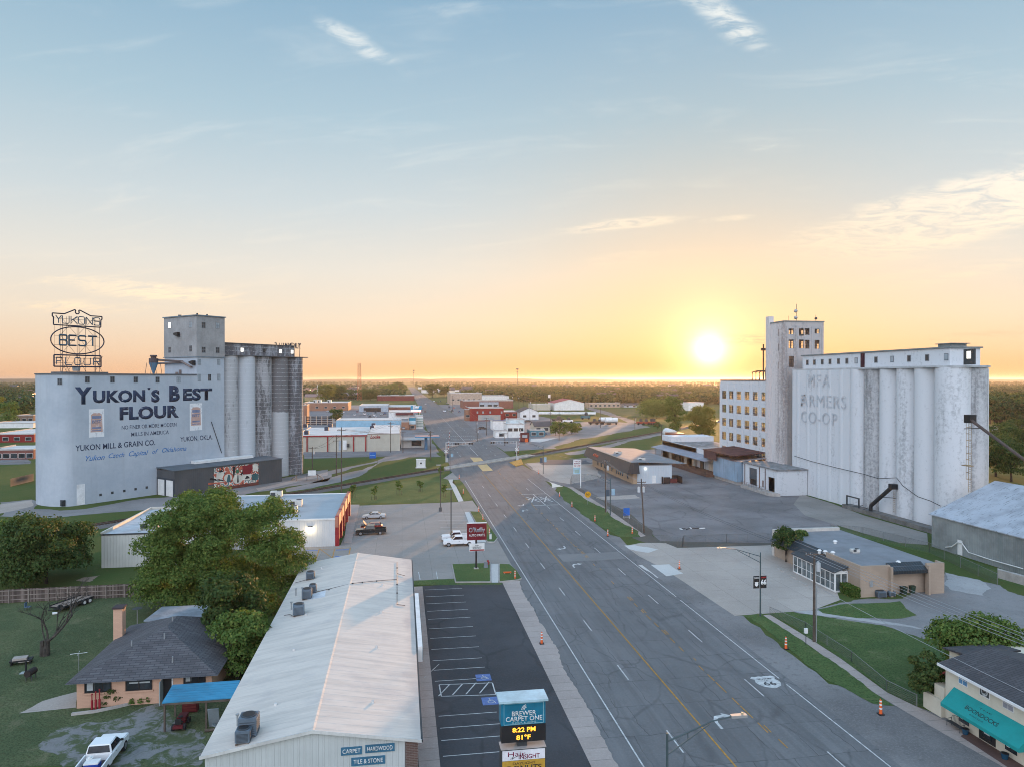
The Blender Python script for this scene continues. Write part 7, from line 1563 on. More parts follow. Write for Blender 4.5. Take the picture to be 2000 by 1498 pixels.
text(aw, 'BOONDOCKS', mid + nrm * .012 - up_ * .28, (0, -1, 0), up_, .36, INK, bold=.015, wfit=3.3, shear=.1, depth=.004); text(aw, 'THE', mid + nrm * .012 + up_ * .32, (0, -1, 0), up_, .14, INK, bold=.0, wfit=1.3, depth=.004); text(aw, 'BOUTIQUE', mid + nrm * .012 - up_ * .58 - Vector((0, -.2, 0)), (0, -1, 0), up_, .12, INK, wfit=1.4, depth=.004)
for i, (a0, a1, c0, c1) in enumerate(((548, 640, 1065, 945), (975, 1085, 1330, 1195))):
 p0 = zF(a0, 0)[0]; p1 = zF(a1, 0)[0]; y1, y0 = YA(p0, xB), YA(p1, xB); zz1 = bz(zF(0, c1)[1], p0); zz0 = max(.5, zz1 - 1.3)
 m = MB(); m.box(xB - .05, xB + .02, y0, y1, zz0, zz1); wn = m.build('shop_window', GLASS, bd_); m = MB(); m.box(xB - .058, xB - .046, y1 - .45, y1 - .15, zz0 + .3, zz0 + .7); m.build('notice', WHITE, wn)
p0, p1 = zF(735, 0)[0], zF(886, 0)[0]; y1, y0 = YA(p0, xB), YA(p1, xB)
m = MB(); m.box(xB - .06, xB + .02, y0, y1, .12, 2.5); dr = m.build('door', BLACK, bd_)
m = MB(); g0 = (y0 + y1) / 2; m.box(xB - .07, xB - .055, y0 + .35, y1 - .35, .4, 2.3); m.build('door_glass', GLASS, dr)
m = MB()
for k in range(5): m.box(xB - .08, xB - .069, g0 - .28 + .05 * k, g0 + .28 - .04 * k, .75 + .22 * k, .87 + .22 * k)
m.build('door_emblem', M('emblem_pale', (.6, .62, .62), .6), dr)
m = MB(); m.box(xB - .05, xB + .02, y1 + .35, y1 + .75, 1.2, 1.75); m.build('notice_board', M('notice_grey', (.35, .38, .4), .6), bd_)
m = MB(); m.ext([(yB1 + .01, 4.0), (yB1 + 1.6, 3.0), (yB1 + 1.6, 3.12), (yB1 + .01, 4.15)], 'x', xB + .2, xB + 2.4); m.build('tile_hood', ribbed('terracotta_tile', (.26, .05, .045), 'X', .3), bd_)
m = MB(); m.prism([(xB - .4, yB1 + .02), (xB - .1, yB1 + .02), (xB - .1, yB1 + 2.2), (xB - .4, yB1 + 2.2)], 0, 1.5); m.prism([(xB - .1, yB1 + .02), (xB + 1.4, yB1 + .02), (xB + 1.4, yB1 + 1.2), (xB - .1, yB1 + 1.2)], 0, 2.6); m.build('stair_wall', CRM, bd_)
x, y = G(*zF(515, 1110)); bn_ = T('park_bench', 'dark iron bench under the teal awning', 'bench', (xB - .75, YA(zF(515, 0)[0], xB - .75), 0), -math.pi / 2)
g = MB(); g.box(-.75, .75, -.25, .2, .42, .46); local('seat', g, DARK, bn_)
g = MB(); g.tube([(-.75, .22, .46), (-.7, .26, .85), (-.35, .28, 1.0), (0, .29, 1.06), (.35, .28, 1.0), (.7, .26, .85), (.75, .22, .46)], .025, 5)
for k in range(9): xx = -.56 + .14 * k; g.tube([(xx, .22, .46), (xx, .27, .98 - abs(xx) * .1)], .015, 4)
local('backrest', g, DARK, bn_)
for s in (-1, 1): g = MB(); g.tube([(s * .72, .2, 0), (s * .72, .18, .44)], .025, 5); g.tube([(s * .72, -.24, 0), (s * .72, -.22, .65), (s * .72, .2, .68)], .025, 5); local('leg', g, DARK, bn_)
for a, c, lb in ((605, 1180, 'blue glazed flower pot at the bench end'), (970, 1415, 'blue glazed flower pot past the shop door')):
 y = YA(zF(a, 0)[0], xB - .6); t = T('flower_pot', lb, 'plant pot', (xB - .6, y, 0), 0, 'pots outside the cream shop'); g = MB(); g.cyl((0, 0), .2, 0, .5, 14, .3); local('pot', g, M('blue_glaze', (.02, .07, .12), .25), t, True); g = MB(); g.cyl((0, 0), .26, .501, .52, 12); local('soil', g, BLACK, t)
sheet('brick_paving', [(xB - 1.6, yB0), (xB - .02, yB0), (xB - .02, yB1 - 2.6), (xB - 1.3, yB1 - 3.2)], .05, bricks('paving_brick', (.11, .06, .05), (.14, .075, .06), (.07, .05, .045), .3, .1, .3, .01, plane='xy'))
# ------------------------------------------------------------------ big tin warehouse at the right edge
tw = T('tin_warehouse', 'long grey corrugated warehouse with a weathered sloping roof', 'warehouse', (100, 95, 0))
TINW = ribbed('tin_wall', (.3, .33, .335), 'Y', .35, rough=.5, var=.25, rust=(.2, .24, .24), rustamt=.5, metal=.2)
m_, t_, b_ = newmat('worn_tin_roof')
v_ = t_.vmath('MULTIPLY', t_.pos, (.5, 2.2, .5)); n1 = t_.noise(v_, 1.6, 8, .7); n2 = t_.noise(t_.pos, .3, 5, .6)
c = t_.mix(t_.smooth(n2, .4, .65), (.38, .41, .45), (.28, .3, .33)); c = t_.mix(t_.smooth(n1, .56, .63), c, (.16, .165, .17)); t_.put(b_.inputs['Base Color'], c); b_.inputs['Roughness'].default_value = .55
hE = HT(1004, 93.9, 114); sl = .42
m = MB(); m.ext([(93.9, 0), (118, 0), (118, hE + 1), (107, hE + 13 * sl - .1), (93.9, hE - .05)], 'y', 70, 114.2); m.build('wall', TINW, tw)
m = MB(); m.ext([(93.5, hE - .12), (107, hE + 13.2 * sl), (120, hE - .12), (120, hE + .03), (107, hE + 13.2 * sl + .15), (93.5, hE + .03)], 'y', 69.8, 114.5); m.build('roof', m_, tw)
x, y = G(1875, 1087); m = MB(); yd = YA(1876, 93.85); m.box(93.82, 93.92, yd - .5, yd + .5, .1, 2.6); m.build('door', WHITE, tw)
PVC = M('pvc_pipe', (.75, .75, .73), .4)
m = MB(); Y_ = lambda px: YA(px, 93.6); Zz = lambda py, px: HT(py, 93.6, YA(px, 93.6))
m.tube([(93.6, Y_(px), Zz(py, px)) for px, py in ((1848, 1068), (1860, 1067), (1872, 1058), (1880, 1060), (1893, 1078), (1935, 1092), (2000, 1110))], .09, 6); m.build('pipe', PVC, tw)
# ------------------------------------------------------------------ former bank with the brown mansard
bk_ = T('mansard_building', 'flat roofed building with a deep brown mansard, tan brick and a white rear', 'building', (72, 215, 0))
TANB = bricks('tan_brick', (.4, .28, .18), (.36, .25, .16), (.33, .25, .18), .4, .12, .25, .014)
zq = lambda px, py: HT(py, 65, YA(px, 65))
zM1 = 6.3; yS_ = 194.6; xw = 65.3; xe = XA(1246, yS_); yN_ = 243
m = MB(); m.box(xw, xe, yS_ + .6, yN_ - 4, 0, 3.6); m.build('wall', TANB, bk_)
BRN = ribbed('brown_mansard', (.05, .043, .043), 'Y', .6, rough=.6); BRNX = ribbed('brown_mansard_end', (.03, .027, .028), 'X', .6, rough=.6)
m = MB(); m.face([(xw - 2.2, yS_ - .8, 3.1), (xw - 2.2, yN_, 3.1), (xw - 1.0, yN_ - .6, zM1), (xw - 1.0, yS_ - .3, zM1)]); m.face([(xw - 2.2, yN_, 3.1), (xw - 2.2, yS_ - .8, 3.1), (xw, yS_ - .2, 3.1), (xw, yN_ - 1, 3.1)][::-1]); m.face([(xw - 2.2, yN_, 3.1), (xw, yN_, 3.1), (xw, yN_ - .6, zM1), (xw - 1, yN_ - .6, zM1)]); m.build('mansard', BRN, bk_)
m = MB(); m.face([(xw - 2.2, yS_ - .8, 3.1), (xe + .3, yS_ - .8, 3.1), (xe + .1, yS_ - .3, zM1), (xw - 1.0, yS_ - .3, zM1)]); m.face([(xe + .3, yS_ - .8, 3.1), (xe + .3, yS_ + .5, 3.1), (xe + .1, yS_ + .5, zM1), (xe + .1, yS_ - .3, zM1)]); m.build('mansard', BRNX, bk_)
m = MB(); m.face([(xw - 1.0, yS_ - .3, zM1 + .003), (xe + .1, yS_ - .3, zM1 + .003), (82, yS_ + 1, zM1 - .9), (82, yN_ - .6, zM1 - .9), (xw - 1, yN_ - .6, zM1 + .003)]); m.build('roof', M('grey_flat_roof', (.2, .22, .235), .85, var=.15, scale=.2), bk_)
m = MB(); m.tube([(xw - 1.0, yS_ - .3, zM1 + .06), (xw - 1.0, yN_ - .6, zM1 + .06)], .1, 4); m.build('roof_edge', M('warm_edge', (.5, .4, .3), .5), bk_)
xr0, xr1 = XA(1246, 195.5), XA(1312, 195.5)
m = MB(); m.box(xe + .12, xr1, 195.4, 225, 0, 5.2); m.build('rear_wall', ribbed('pale_blue_siding', (.5, .56, .6), 'X', .5, rough=.6, var=.06), bk_)
m = MB(); m.box(xe + .15, xr1 + .1, 195.3, 225.2, 5.21, 5.45); m.build('rear_roof', M('grey_flat_roof', (.2, .22, .235), .85), bk_)
x0 = XA(1278, 195.3); m = MB(); m.box(x0 - .55, x0 + .55, 195.34, 195.41, .1, 2.3); m.build('rear_door', WHITE, bk_)
x0 = XA(1261, 195.3); m = MB(); m.cbox((x0, 195.3, 4.2), .35, .25, .25); m.build('wall_lamp', emit_mat('cool_lamp', (1, .95, .85), 10), bk_)
for y in (200, 205, 207, 209, 211, 216, 220, 224, 228, 232): m = MB(); m.box(xw - .06, xw + .01, y - .6, y + .6, 1.0, 2.9); m.build('window', GLASS, bk_)
text(bk_, 'el Paso', (xw - 1.72, 229, 4.3), (0, -1, 0), (.35, 0, 1), 1.0, M('orange_red_letter', (.5, .07, .02), .5), bold=.05, wfit=6.5, depth=.06, shear=.2)
for px, py, lb in ((1252, 890, 'boxy vent unit on the flat brown mansard roof'), (1207, 878, 'far small unit on the flat brown mansard roof')): x, y = G(px, py + 8, 6); rtu(lb, x, y, 5.3, 2.2, 1.6, 1.4)
de = T('dumpster_enclosure', 'dark board enclosure around a red dumpster behind the brown mansard building', 'enclosure', (*G(1310, 943), 0)); x, y = G(1310, 943)
m = MB(); m.box(x - 2.6, x + 2.8, y + 2.0, y + 2.15, 0, 2); m.box(x - 2.75, x - 2.6, y - 1, y + 2.15, 0, 2); m.box(x + 2.8, x + 2.95, y - 1.4, y + 2.15, 0, 2); m.box(x - 2.5, x - .6, y - 1.1, y - .98, .1, 1.9); m.build('boards', M('dark_board', (.035, .025, .025), .9), de)
m = MB(); m.box(x - .2, x + 1.9, y - .2, y + 1.4, .15, 1.3); t = T('dumpster', 'dull red dumpster inside the dark board enclosure', 'dumpster', (x + .8, y + .6, 0)); m.build('bin', M('dumpster_red', (.14, .03, .03), .7), t); m = MB(); m.ext([(y - .25, 1.31), (y + 1.45, 1.5), (y + 1.45, 1.56), (y - .25, 1.37)], 'x', x - .25, x + 1.95); m.build('lid', BLACK, t)
# ------------------------------------------------------------------ poles, lamps, wires, signs
def utility_pole(label, x, y, h_, arms=((.97, 2.4, 0),), trans=0, lean=0.0, group='wooden utility poles', pipe=False, rz=0.0):
 t = T('utility_pole', label, 'utility pole', (x, y, 0), rz, group)
 g = MB(); g.tube([(0, 0, 0), (lean, 0, h_)], .17, 8, .11); local('pole', g, POLE, t)
 for f, L, yy in arms:
  z = h_ * f; g = MB(); g.box(-L / 2 + lean, L / 2 + lean, -.2, -.12, z, z + .12); a = local('crossarm', g, POLE, t)
  g = MB()
  for q in (-.46, -.25, .25, .46): g.cyl((q * L + lean, -.16), .05, z + .12, z + .28, 6)
  local('insulator', g, STEEL, a)
 for k in range(trans):
  s = 1 if k == 0 else -1; g = MB(); zt = h_ * (arms[0][0] if arms else 1) - 1.9; g.cyl((s * .48 + lean, 0), .27, zt, zt + .95, 12); g.cyl((s * .48 + lean, 0), .14, zt + .95, zt + 1.1, 8); local('transformer', g, M('transformer_grey', (.5, .52, .53), .5), t, True)
 if pipe: g = MB(); g.tube([(.2, -.12, 0), (.2, -.12, h_ * .62)], .06, 6); local('conduit', g, STEEL, t)
 return t
def pole_px(label, px, pyb, pyt, **k):
 x, y = G(px, pyb); return utility_pole(label, x, y, HT(pyt, x, y), **k), (x, y, HT(pyt, x, y))
_, q1_ = pole_px('wooden pole with a white transformer between the sidewalk and the weedy grass', 1590, 1253, 1080, arms=((.985, 2.4, 0),), trans=1, pipe=True)
_, q2_ = pole_px('leaning dark wooden pole with two pale transformers by the chain link lot', 1258, 1040, 934, arms=((.93, 1.8, 0),), trans=2, lean=-.6)
_, q3_ = pole_px('wooden pole with boxes on top beside the brown mansard building', 1183, 1000, 895, arms=((.94, 1.6, 0),), trans=1, pipe=True)
xx, yy = G(2052, 1640); q0_ = (48.5, 28, 10.5)
def wire(label, a, c, sag=.6, r=.022, mat=BLACK, grp='overhead wires'):
 t = T('overhead_wire', label, 'wire', a, 0, grp); P = []
 for k in range(15): f = k / 14; P.append((a[0] + (c[0] - a[0]) * f, a[1] + (c[1] - a[1]) * f, a[2] + (c[2] - a[2]) * f - sag * 4 * f * (1 - f)))
 m = MB(); m.tube(P, r, 4); m.build('wire', mat, t)
PALEW = M('pale_wire', (.32, .33, .34), .5)
for k, dx_ in enumerate((-1.1, -.4, .4, 1.1)):
 wire('pale overhead wire crossing in front of the tan building to the right edge', (q1_[0] + dx_, q1_[1], q1_[2] - .05), (q0_[0] + dx_, q0_[1], q0_[2]), .5, .02, PALEW)
 if k < 2: wire('dark overhead wire between the transformer poles beside the road', (q1_[0] + dx_, q1_[1], q1_[2]), (q2_[0] + dx_ * .6 - .5, q2_[1], q2_[2] - .5), .7, .018)
 if k < 2: wire('overhead wire slanting across the old lot', (q2_[0] + dx_ * .5 - .5, q2_[1], q2_[2] - .4), (q3_[0] + dx_ * .4, q3_[1], q3_[2] - .3), .5, .02, PALEW)
wire('pale lower service wire running past the vacant grass', (q1_[0], q1_[1], 6.5), (50, 35, 5.0), .4, .025, PALEW); wire('thin wire from the mansard building pole down to the crossing', (q3_[0], q3_[1], q3_[2] - 1), (G(1060, 925)[0], G(1060, 925)[1], 7), .4, .018, PALEW)
def street_lamp(label, x, y, h_, arm, az=math.pi, head=True, group='arm street lamps', double=True):
 t = T('street_lamp', label, 'street lamp', (x, y, 0), az, group)
 g = MB(); g.cyl((0, 0), .11, 0, h_, 8, .07); local('pole', g, GREEN_POLE, t)
 P = [(0, 0, h_ - .5), (arm * .3, 0, h_ - .05), (arm * .65, 0, h_ + .5), (arm * .95, 0, h_ + .7)]; g = MB(); g.tube(P, .05, 6, .04)
 if double: g.tube([(0, 0, h_ - 1.3), (arm * .3, 0, h_ - .5), (arm * .62, 0, h_ + .35)], .04, 5); g.tube([(arm * .3, 0, h_ - .5), (arm * .3, 0, h_ - .05)], .03, 4)
 a = local('arm', g, GREEN_POLE, t)
 if head:
  g = MB(); g.prism([(arm * .93, -.14), (arm * 1.16, -.17), (arm * 1.16, .17), (arm * .93, .14)], h_ + .62, h_ + .78); hd_ = local('lamp_head', g, M('lamp_head_grey', (.32, .32, .31), .5), t)
  g = MB(); g.cyl((arm * 1.1, 0), .07, h_ + .78, h_ + .9, 8); local('photocell', g, M('photocell', (.5, .4, .25), .4), hd_)
 return t
street_lamp('curved arm street lamp leaning over the road at the bottom edge', 15.5, 40, HT(1431, 15.5, 40), 4.3, 0)
x, y = G(1485, 1203); L1 = street_lamp('street lamp carrying a black and white route banner', x, y, HT(1078, x, y), 5.0, math.pi)
hL = HT(1078, x, y); bn = T('route_banner', 'square black and white route number banner on the street lamp', 'banner', (x, y - .12, 0)); zb0, zb1 = HT(1147, x, y), HT(1123, x, y)
m = MB(); m.box(XA(1471, y), XA(1482.5, y), y - .2, y - .16, zb0, zb1); p1 = m.build('banner_panel', BLACK, bn); m = MB(); m.box(XA(1485, y), XA(1496.5, y), y - .2, y - .16, zb0, zb1); p2 = m.build('banner_panel', BLACK, bn)
text(p2, '66', ((XA(1485, y) + XA(1496.5, y)) / 2, y - .205, zb0 + .45), (1, 0, 0), (0, 0, 1), .62, WHITE, bold=.05, depth=.006, wfit=.74); text(p1, 'YUKON', ((XA(1471, y) + XA(1482.5, y)) / 2, y - .205, zb1 - .35), (1, 0, 0), (0, 0, 1), .2, WHITE, bold=.02, depth=.006, wfit=.72)
m = MB(); cx_ = XA(1477, y); m.face([(cx_ + q[0] * .28, y - .206, (zb0 + zb1) / 2 - .25 + q[1] * .3) for q in shp]); m.build('shield_emblem', WHITE, p1)
m = MB(); m.box(XA(1486, y), XA(1496, y), y - .206, y - .2, zb1 - .3, zb1 - .12); m.build('red_stripe', RED, p2)
x, y = G(1192, 1006); street_lamp('dark road lamp post with signal boxes beside the mansard building', x, y, HT(936, x, y) + .3, 4.6, math.pi - .1)
x, y = G(1061, 925); street_lamp('dark lamp post at the far side of the rail crossing road', x, y, HT(872, x, y) + .3, 5, math.pi)
x, y = G(879, 925); street_lamp('dark lamp post at the left side of the rail crossing', x, y, HT(872, x, y), 5, 0)
for px, py, pt, lb in ((1189, 968, 955, 'blue signal boxes on the lamp post by the mansard building'), (1062, 903, 893, 'blue signal boxes on the lamp post past the crossing'), (880, 893, 886, 'blue signal boxes on the left crossing lamp post')):
 base = {1189: (1192, 1006), 1062: (1061, 925), 880: (879, 925)}[px]; x, y = G(*base); z0_ = HT(py, x, y); z1_ = HT(pt, x, y); t = T('signal_box', lb, 'signal box', (x, y, z0_));
 m = MB(); m.box(x - 1.0, x - .25, y - .3, y + .1, z0_, z1_); m.build('cabinet', M('box_navy', (.05, .09, .13), .6), t); m = MB(); m.box(x + .25, x + 1.0, y - .3, y + .1, z0_ + .2, z1_ + .1); m.build('cabinet', M('box_light_blue', (.3, .45, .55), .6), t)
for px, pyb, pyt, lb in ((881, 1054 + 7, 968 - 60, 'tall slim lamp post by the parking kerb'), (860, 1000 - 2, 908, 'tall slim lamp post at the edge of the lawn')):
 x, y = G(px, pyb); h_ = HT(955 if px == 881 else 908, x, y); t = T('parking_lamp', lb, 'lamp post', (x, y, 0), 0, 'parking lot lamp posts'); g = MB(); g.box(-.09, .09, -.09, .09, .9, h_); local('pole', g, M('bronze_pole', (.06, .055, .05), .5), t); g = MB(); g.cyl((0, 0), .35, 0, .9, 14); local('footing', g, M('dark_footing', (.12, .125, .13), .9), t); g = MB(); g.box(-.9, .15, -.18, .18, h_ + .003, h_ + .14); local('lamp_head', g, STEEL, t)
def channelizer(label, x, y, s=1.0):
 t = T('traffic_channelizer', label, 'traffic cone', (x, y, .03), 0, 'orange traffic channelizers along the road')
 g = MB(); g.cbox((0, 0, 0), .42, .42, .07); local('base', g, BLACK, t)
 g = MB(); g.cyl((0, 0), .13, .07, 1.12, 12, .085); g.cyl((0, 0), .03, 1.12, 1.2, 8); local('post', g, ORANGE, t, True)
 g = MB()
 for z in (.42, .72, .98): r_ = .13 - .045 * (z - .07) / 1.05; g.cyl((0, 0), r_ + .006, z, z + .11, 12, r_ + .002, False)
 local('band', g, WHITE, t)
 if s != 1: t.scale = (s,) * 3
 return t
CH = [(1058, 1257, 'on the concrete apron left of the road'), (1535, 1267, 'on the verge by the small white box'), (1720, 1395, 'on the shoulder before the cream shop'), (1327, 1111, 'on the pale concrete lot entrance'), (1187, 1047, 'nearest on the right grass verge'), (1162, 1018, 'second along the right verge from the near end'), (1117, 990, 'midway along the right verge'), (1093, 970, 'at the far end of the right verge'),
  (956, 1045, 'at the store island nearest the white post'), (943, 1016, 'on the store island beside the footpath'), (935, 1000, 'at the far tip of the store island'), (1006, 1131, 'beside the small grass island'), (897, 935, 'on the kerb left of the rail crossing'), (905, 964, 'on the grass strip past the store lot'), (1052, 925, 'by the lamp post past the crossing'), (1235, 1042, 'by the end of the sidewalk at the lot entrance')]
for px, py, s in CH: x, y = G(px, py); channelizer('orange and white channelizer ' + s, x, y, 1.15)
x, y = G(991, 1122); junk('barricade_board', 'fallen orange barricade board on the small grass island', 'barricade', x, y, [('board', lambda g: g.box(-.6, .6, -.1, .1, .3, .5), ORANGE), ('leg', lambda g: [g.box(s * .45 - .03, s * .45 + .03, -.2, .2, .2, .3) for s in (-1, 1)], STEEL)])
x, y = G(953, 1104); junk('fire_hydrant', 'red fire hydrant on the grass island by the sign pole', 'hydrant', x, y, [('body', lambda g: (g.cyl((0, 0), .16, .2, .75, 10), g.ball((0, 0, .78), .17, 8, 5), g.tube([(-.3, 0, .55), (.3, 0, .55)], .08, 7)), RED), ('base', lambda g: g.cyl((0, 0), .2, .17, .25, 10), RED)])
x, y = G(949, 1110); junk('sandwich_board', 'small grey sign board beside the red hydrant', 'sign', x, y, [('board', lambda g: g.prism([(-.35, -.25), (.35, -.25), (.35, .25), (-.35, .25)], .2, 1.1, [(-.25, -.05), (.25, -.05), (.25, .05), (-.25, .05)]), M('board_slate', (.16, .19, .21), .7))])
x, y = G(958, 1054); junk('utility_pedestal', 'short white post on the store island', 'pedestal', x, y, [('post', lambda g: g.cbox((0, 0, .15), .4, .3, 1.0), WHITE), ('cap', lambda g: g.cbox((0, 0, 1.151), .46, .36, .1), M('cap_green', (.1, .2, .15), .6))])
x, y = G(1574, 1260); t = T('mailbox_post', 'small white box on a post by the sidewalk', 'utility box', (x, y, 0)); m = MB(); m.tube([(x, y, 0), (x, y, 1.4)], .04, 5); m.build('post', DARK, t); m = MB(); m.cbox((x, y, 1.4), .35, .25, .55); m.build('box', WHITE, t)
x, y = G(1148, 985); t = T('railroad_sign', 'round yellow railroad warning sign by the right sidewalk', 'sign', (x, y, 0)); zc = HT(965, x, y); m = MB(); m.tube([(x, y, 0), (x, y, zc)], .04, 5); m.build('post', STEEL, t)
m = MB(); m.face([(x + .75 * math.cos(a), y - .06, zc + .75 * math.sin(a)) for a in np.linspace(0, 6.283, 25)[:-1]]); m.face([(x + .75 * math.cos(a), y - .03, zc + .75 * math.sin(a)) for a in np.linspace(0, 6.283, 25)[:-1]]); pl_ = m.build('disc', M('sign_yellow', (.75, .38, .01), .5), t)
m = MB()
for s in (-1, 1): m.prism([(0, 0)] * 0 or [(x - .45 - .05, y - .075), (x - .45 + .05, y - .075), (x - .45 + .05, y - .065), (x - .45 - .05, y - .065)], zc - s * .45, zc + s * .45, [(x + .45 - .05, y - .075), (x + .45 + .05, y - .075), (x + .45 + .05, y - .065), (x + .45 - .05, y - .065)])
m.build('cross_mark', BLACK, pl_)
for s, dx_ in (('R', -.33), ('R', .33)): text(pl_, s, (x + dx_, y - .066, zc - .12), (1, 0, 0), (0, 0, 1), .26, BLACK, bold=.02, depth=.004)
x, y = G(1224, 1012); t = T('board_sign', 'bright blue sign board on white legs behind the chain link', 'sign', (x, y, 0)); zl, zh_ = HT(1006, x, y), HT(991.5, x, y); xa, xb = XA(1218, y), XA(1230, y)
m = MB(); m.box(xa, xb, y - .05, y + .05, zl, zh_); pn = m.build('panel', M('sign_bright_blue', (.01, .13, .5), .4), t)
m = MB()
for s in (xa + .1, xb - .1): m.tube([(s, y - .1, 0), (s, y, zl)], .06, 5); m.tube([(s, y + .7, 0), (s, y, zl)], .05, 5)
m.tube([(xa, y, zl * .5), (xb, y, zl * .5)], .05, 4); m.build('leg', WHITE, t)
x, y = G(728, 896); t = T('board_sign', 'small blue sign board on the grass near the long cream store', 'sign', (x, y, 0)); m = MB(); m.box(x - 1.2, x + 1.2, y - .05, y + .05, .3, 2.6); m.build('panel', M('sign_bright_blue', (.01, .13, .5), .4), t); m = MB(); m.box(x - 1.0, x + .9, y - .06, y - .04, 1.3, 1.5); m.build('stripe', M('pale_blue_ink', (.25, .45, .75), .5), t)
x, y = G(1134, 952); t = T('pole_sign', 'white reader board sign on a single pole by the chain link', 'sign', (x, y, 0)); Zx = lambda py: HT(py, x, y); xa, xb = XA(1120, y), XA(1135, y)
m = MB(); m.tube([(x, y, 0), (x, y, Zx(898))], .16, 8); m.build('pole', WHITE, t); m = MB(); m.box(xa, xb, y - .15, y + .15, Zx(912), Zx(897)); pn = m.build('panel', WHITE, t)
for k, (s, mt) in enumerate((('YUKON', MAR), ('MUNCHY', MAR), ('ICE LAND', RED))): text(pn, s, ((xa + xb) / 2, y - .156, Zx(901.5 + k * 4.2)), (1, 0, 0), (0, 0, 1), .42, mt, bold=.03, wfit=(xb - xa) * .8, depth=.005)
m = MB(); m.box(xa, XA(1133, y), y - .12, y + .12, Zx(925), Zx(912.5)); pn = m.build('panel', M('panel_pale_blue', (.35, .55, .65), .5), t); m = MB(); m.box(xa + .3, XA(1131, y), y - .13, y - .115, Zx(923), Zx(916)); m.build('picture', M('panel_pale_green', (.3, .42, .38), .5), pn)
m_, t_, b_ = newmat('chain_link'); s3 = t_.node('ShaderNodeSeparateXYZ'); t_.put(s3.inputs[0], t_.pos)
hx = t_.math('ADD', s3.outputs[0], s3.outputs[1]);
def dia(sg): return t_.math('LESS_THAN', t_.math('FRACT', t_.math('MULTIPLY', t_.math('ADD', hx, t_.math('MULTIPLY', s3.outputs[2], sg)), 5.0)), .13)
fac = t_.math('MAXIMUM', dia(1.0), dia(-1.0)); tr = t_.node('ShaderNodeBsdfTransparent'); mx = t_.node('ShaderNodeMixShader'); t_.l.new(fac, mx.inputs[0]); t_.l.new(tr.outputs[0], mx.inputs[1]); t_.l.new(b_.outputs[0], mx.inputs[2]); t_.l.new(mx.outputs[0], t_.n['Material Output'].inputs[0]); b_.inputs['Base Color'].default_value = (.1, .105, .105, 1); b_.inputs['Roughness'].default_value = .6
LINK = m_; FPOST = M('fence_post_steel', (.2, .2, .2), .6)
def chain(label, pts, h_=1.6, step=3.0):
 t = T('chain_link_fence', label, 'fence', (*pts[0], 0)); mesh = MB(); rail = MB()
 for a, c in zip(pts, pts[1:]):
  mesh.face([(*a, .03), (*c, .03), (*c, h_), (*a, h_)]); rail.tube([(*a, h_), (*c, h_)], .03, 4)
  L = math.dist(a, c); n = max(1, int(L / step))
  for k in range(n + 1):
   x, y = a[0] + (c[0] - a[0]) * k / n, a[1] + (c[1] - a[1]) * k / n; m = MB(); m.tube([(x, y, 0), (x, y, h_ + .05)], .035, 5); m.build('post', FPOST, t)
 mesh.build('mesh', LINK, t, fix=False); rail.build('rail', FPOST, t)
chain('chain link fence along the sidewalk of the old lot', z7([(540, 126), (612, 165), (720, 235), (800, 290), (890, 352)]))
chain('chain link fence along the front edge of the old lot', z7([(975, 400), (1085, 420), (1090, 405), (1300, 400), (1503, 395), (1600, 420)]))
chain('short chain link pen around the white reader board sign', z3([(500, 1110), (515, 1060), (735, 1045), (735, 1095)]), 2.0)
chain('chain link fence along the old lot beside the tan building', z8([(640, 175), (825, 190), (1200, 285), (1585, 470)]), 1.7, 4)
chain('chain link fence around the weedy lot', z8([(300, 640), (500, 730), (760, 900), (960, 1070), (1130, 1155)]), 1.1, 4)
m = MB(); m.prism([(*p,) for p in z8([(1585, 420), (1760, 470), (1760, 478), (1585, 428)])], 0, 1.3); t = T('concrete_wall', 'low grey concrete wall at the end of the chain link', 'wall', (*z8([(1585, 425)])[0], 0)); m.build('wall', CONC, t)
x, y = G(1350, 1032); rr = random.Random(3)
for k in range(7): o = junk('scrap_pile', 'piece of strewn black and white rubbish on the old lot', 'rubbish', x + (k - 3) * .75, y + rr.uniform(-.4, .4), [('scrap', lambda g: (setattr(g, 'M', Matrix.Rotation(rr.uniform(0, 3), 4, 'Z')), g.cbox((0, 0, .01), rr.uniform(.5, 1.3), rr.uniform(.15, .5), .12)), BLACK if k % 3 else WHITE)]); o['group'] = 'rubbish on the old lot'
# ------------------------------------------------------------------ downtown
BRK = bricks('red_brick', (.2, .06, .045), (.16, .05, .04), (.2, .15, .13), .6, .2, .3); BRKO = bricks('orange_brick', (.3, .14, .085), (.26, .12, .07), (.25, .2, .17), .6, .2, .3)
REDP = M('red_painted_brick', (.24, .022, .022), .8, var=.15, scale=.3, streak=.2); WROOF = M('white_membrane', (.62, .6, .57), .8, var=.12, scale=.12); GROOF = M('grey_membrane', (.3, .31, .32), .85, var=.2, scale=.1)
CREAMB = M('cream_block', (.46, .44, .37), .85, var=.08, scale=.4, streak=.15); LBLUE = M('light_blue_wall', (.25, .45, .58), .8, var=.1, streak=.15); TANW = M('tan_stucco', (.45, .36, .29), .85, streak=.2); GRYW = M('grey_blue_wall', (.36, .42, .48), .8); DSH = M('dark_shingle_roof', (.09, .085, .09), .9, var=.2, scale=.3); REDR = M('red_metal_roof', (.36, .06, .07), .55, var=.15, scale=.2)
a4 = lambda a, c: (590 + a * .125, 730 + c * .125); a5 = lambda a, c: (760 + a * .125, 730 + c * .125); a6 = lambda a, c: (940 + a * .13, 750 + c * .13); aL = lambda a, c: (a * .1936, 730 + c * .1936)
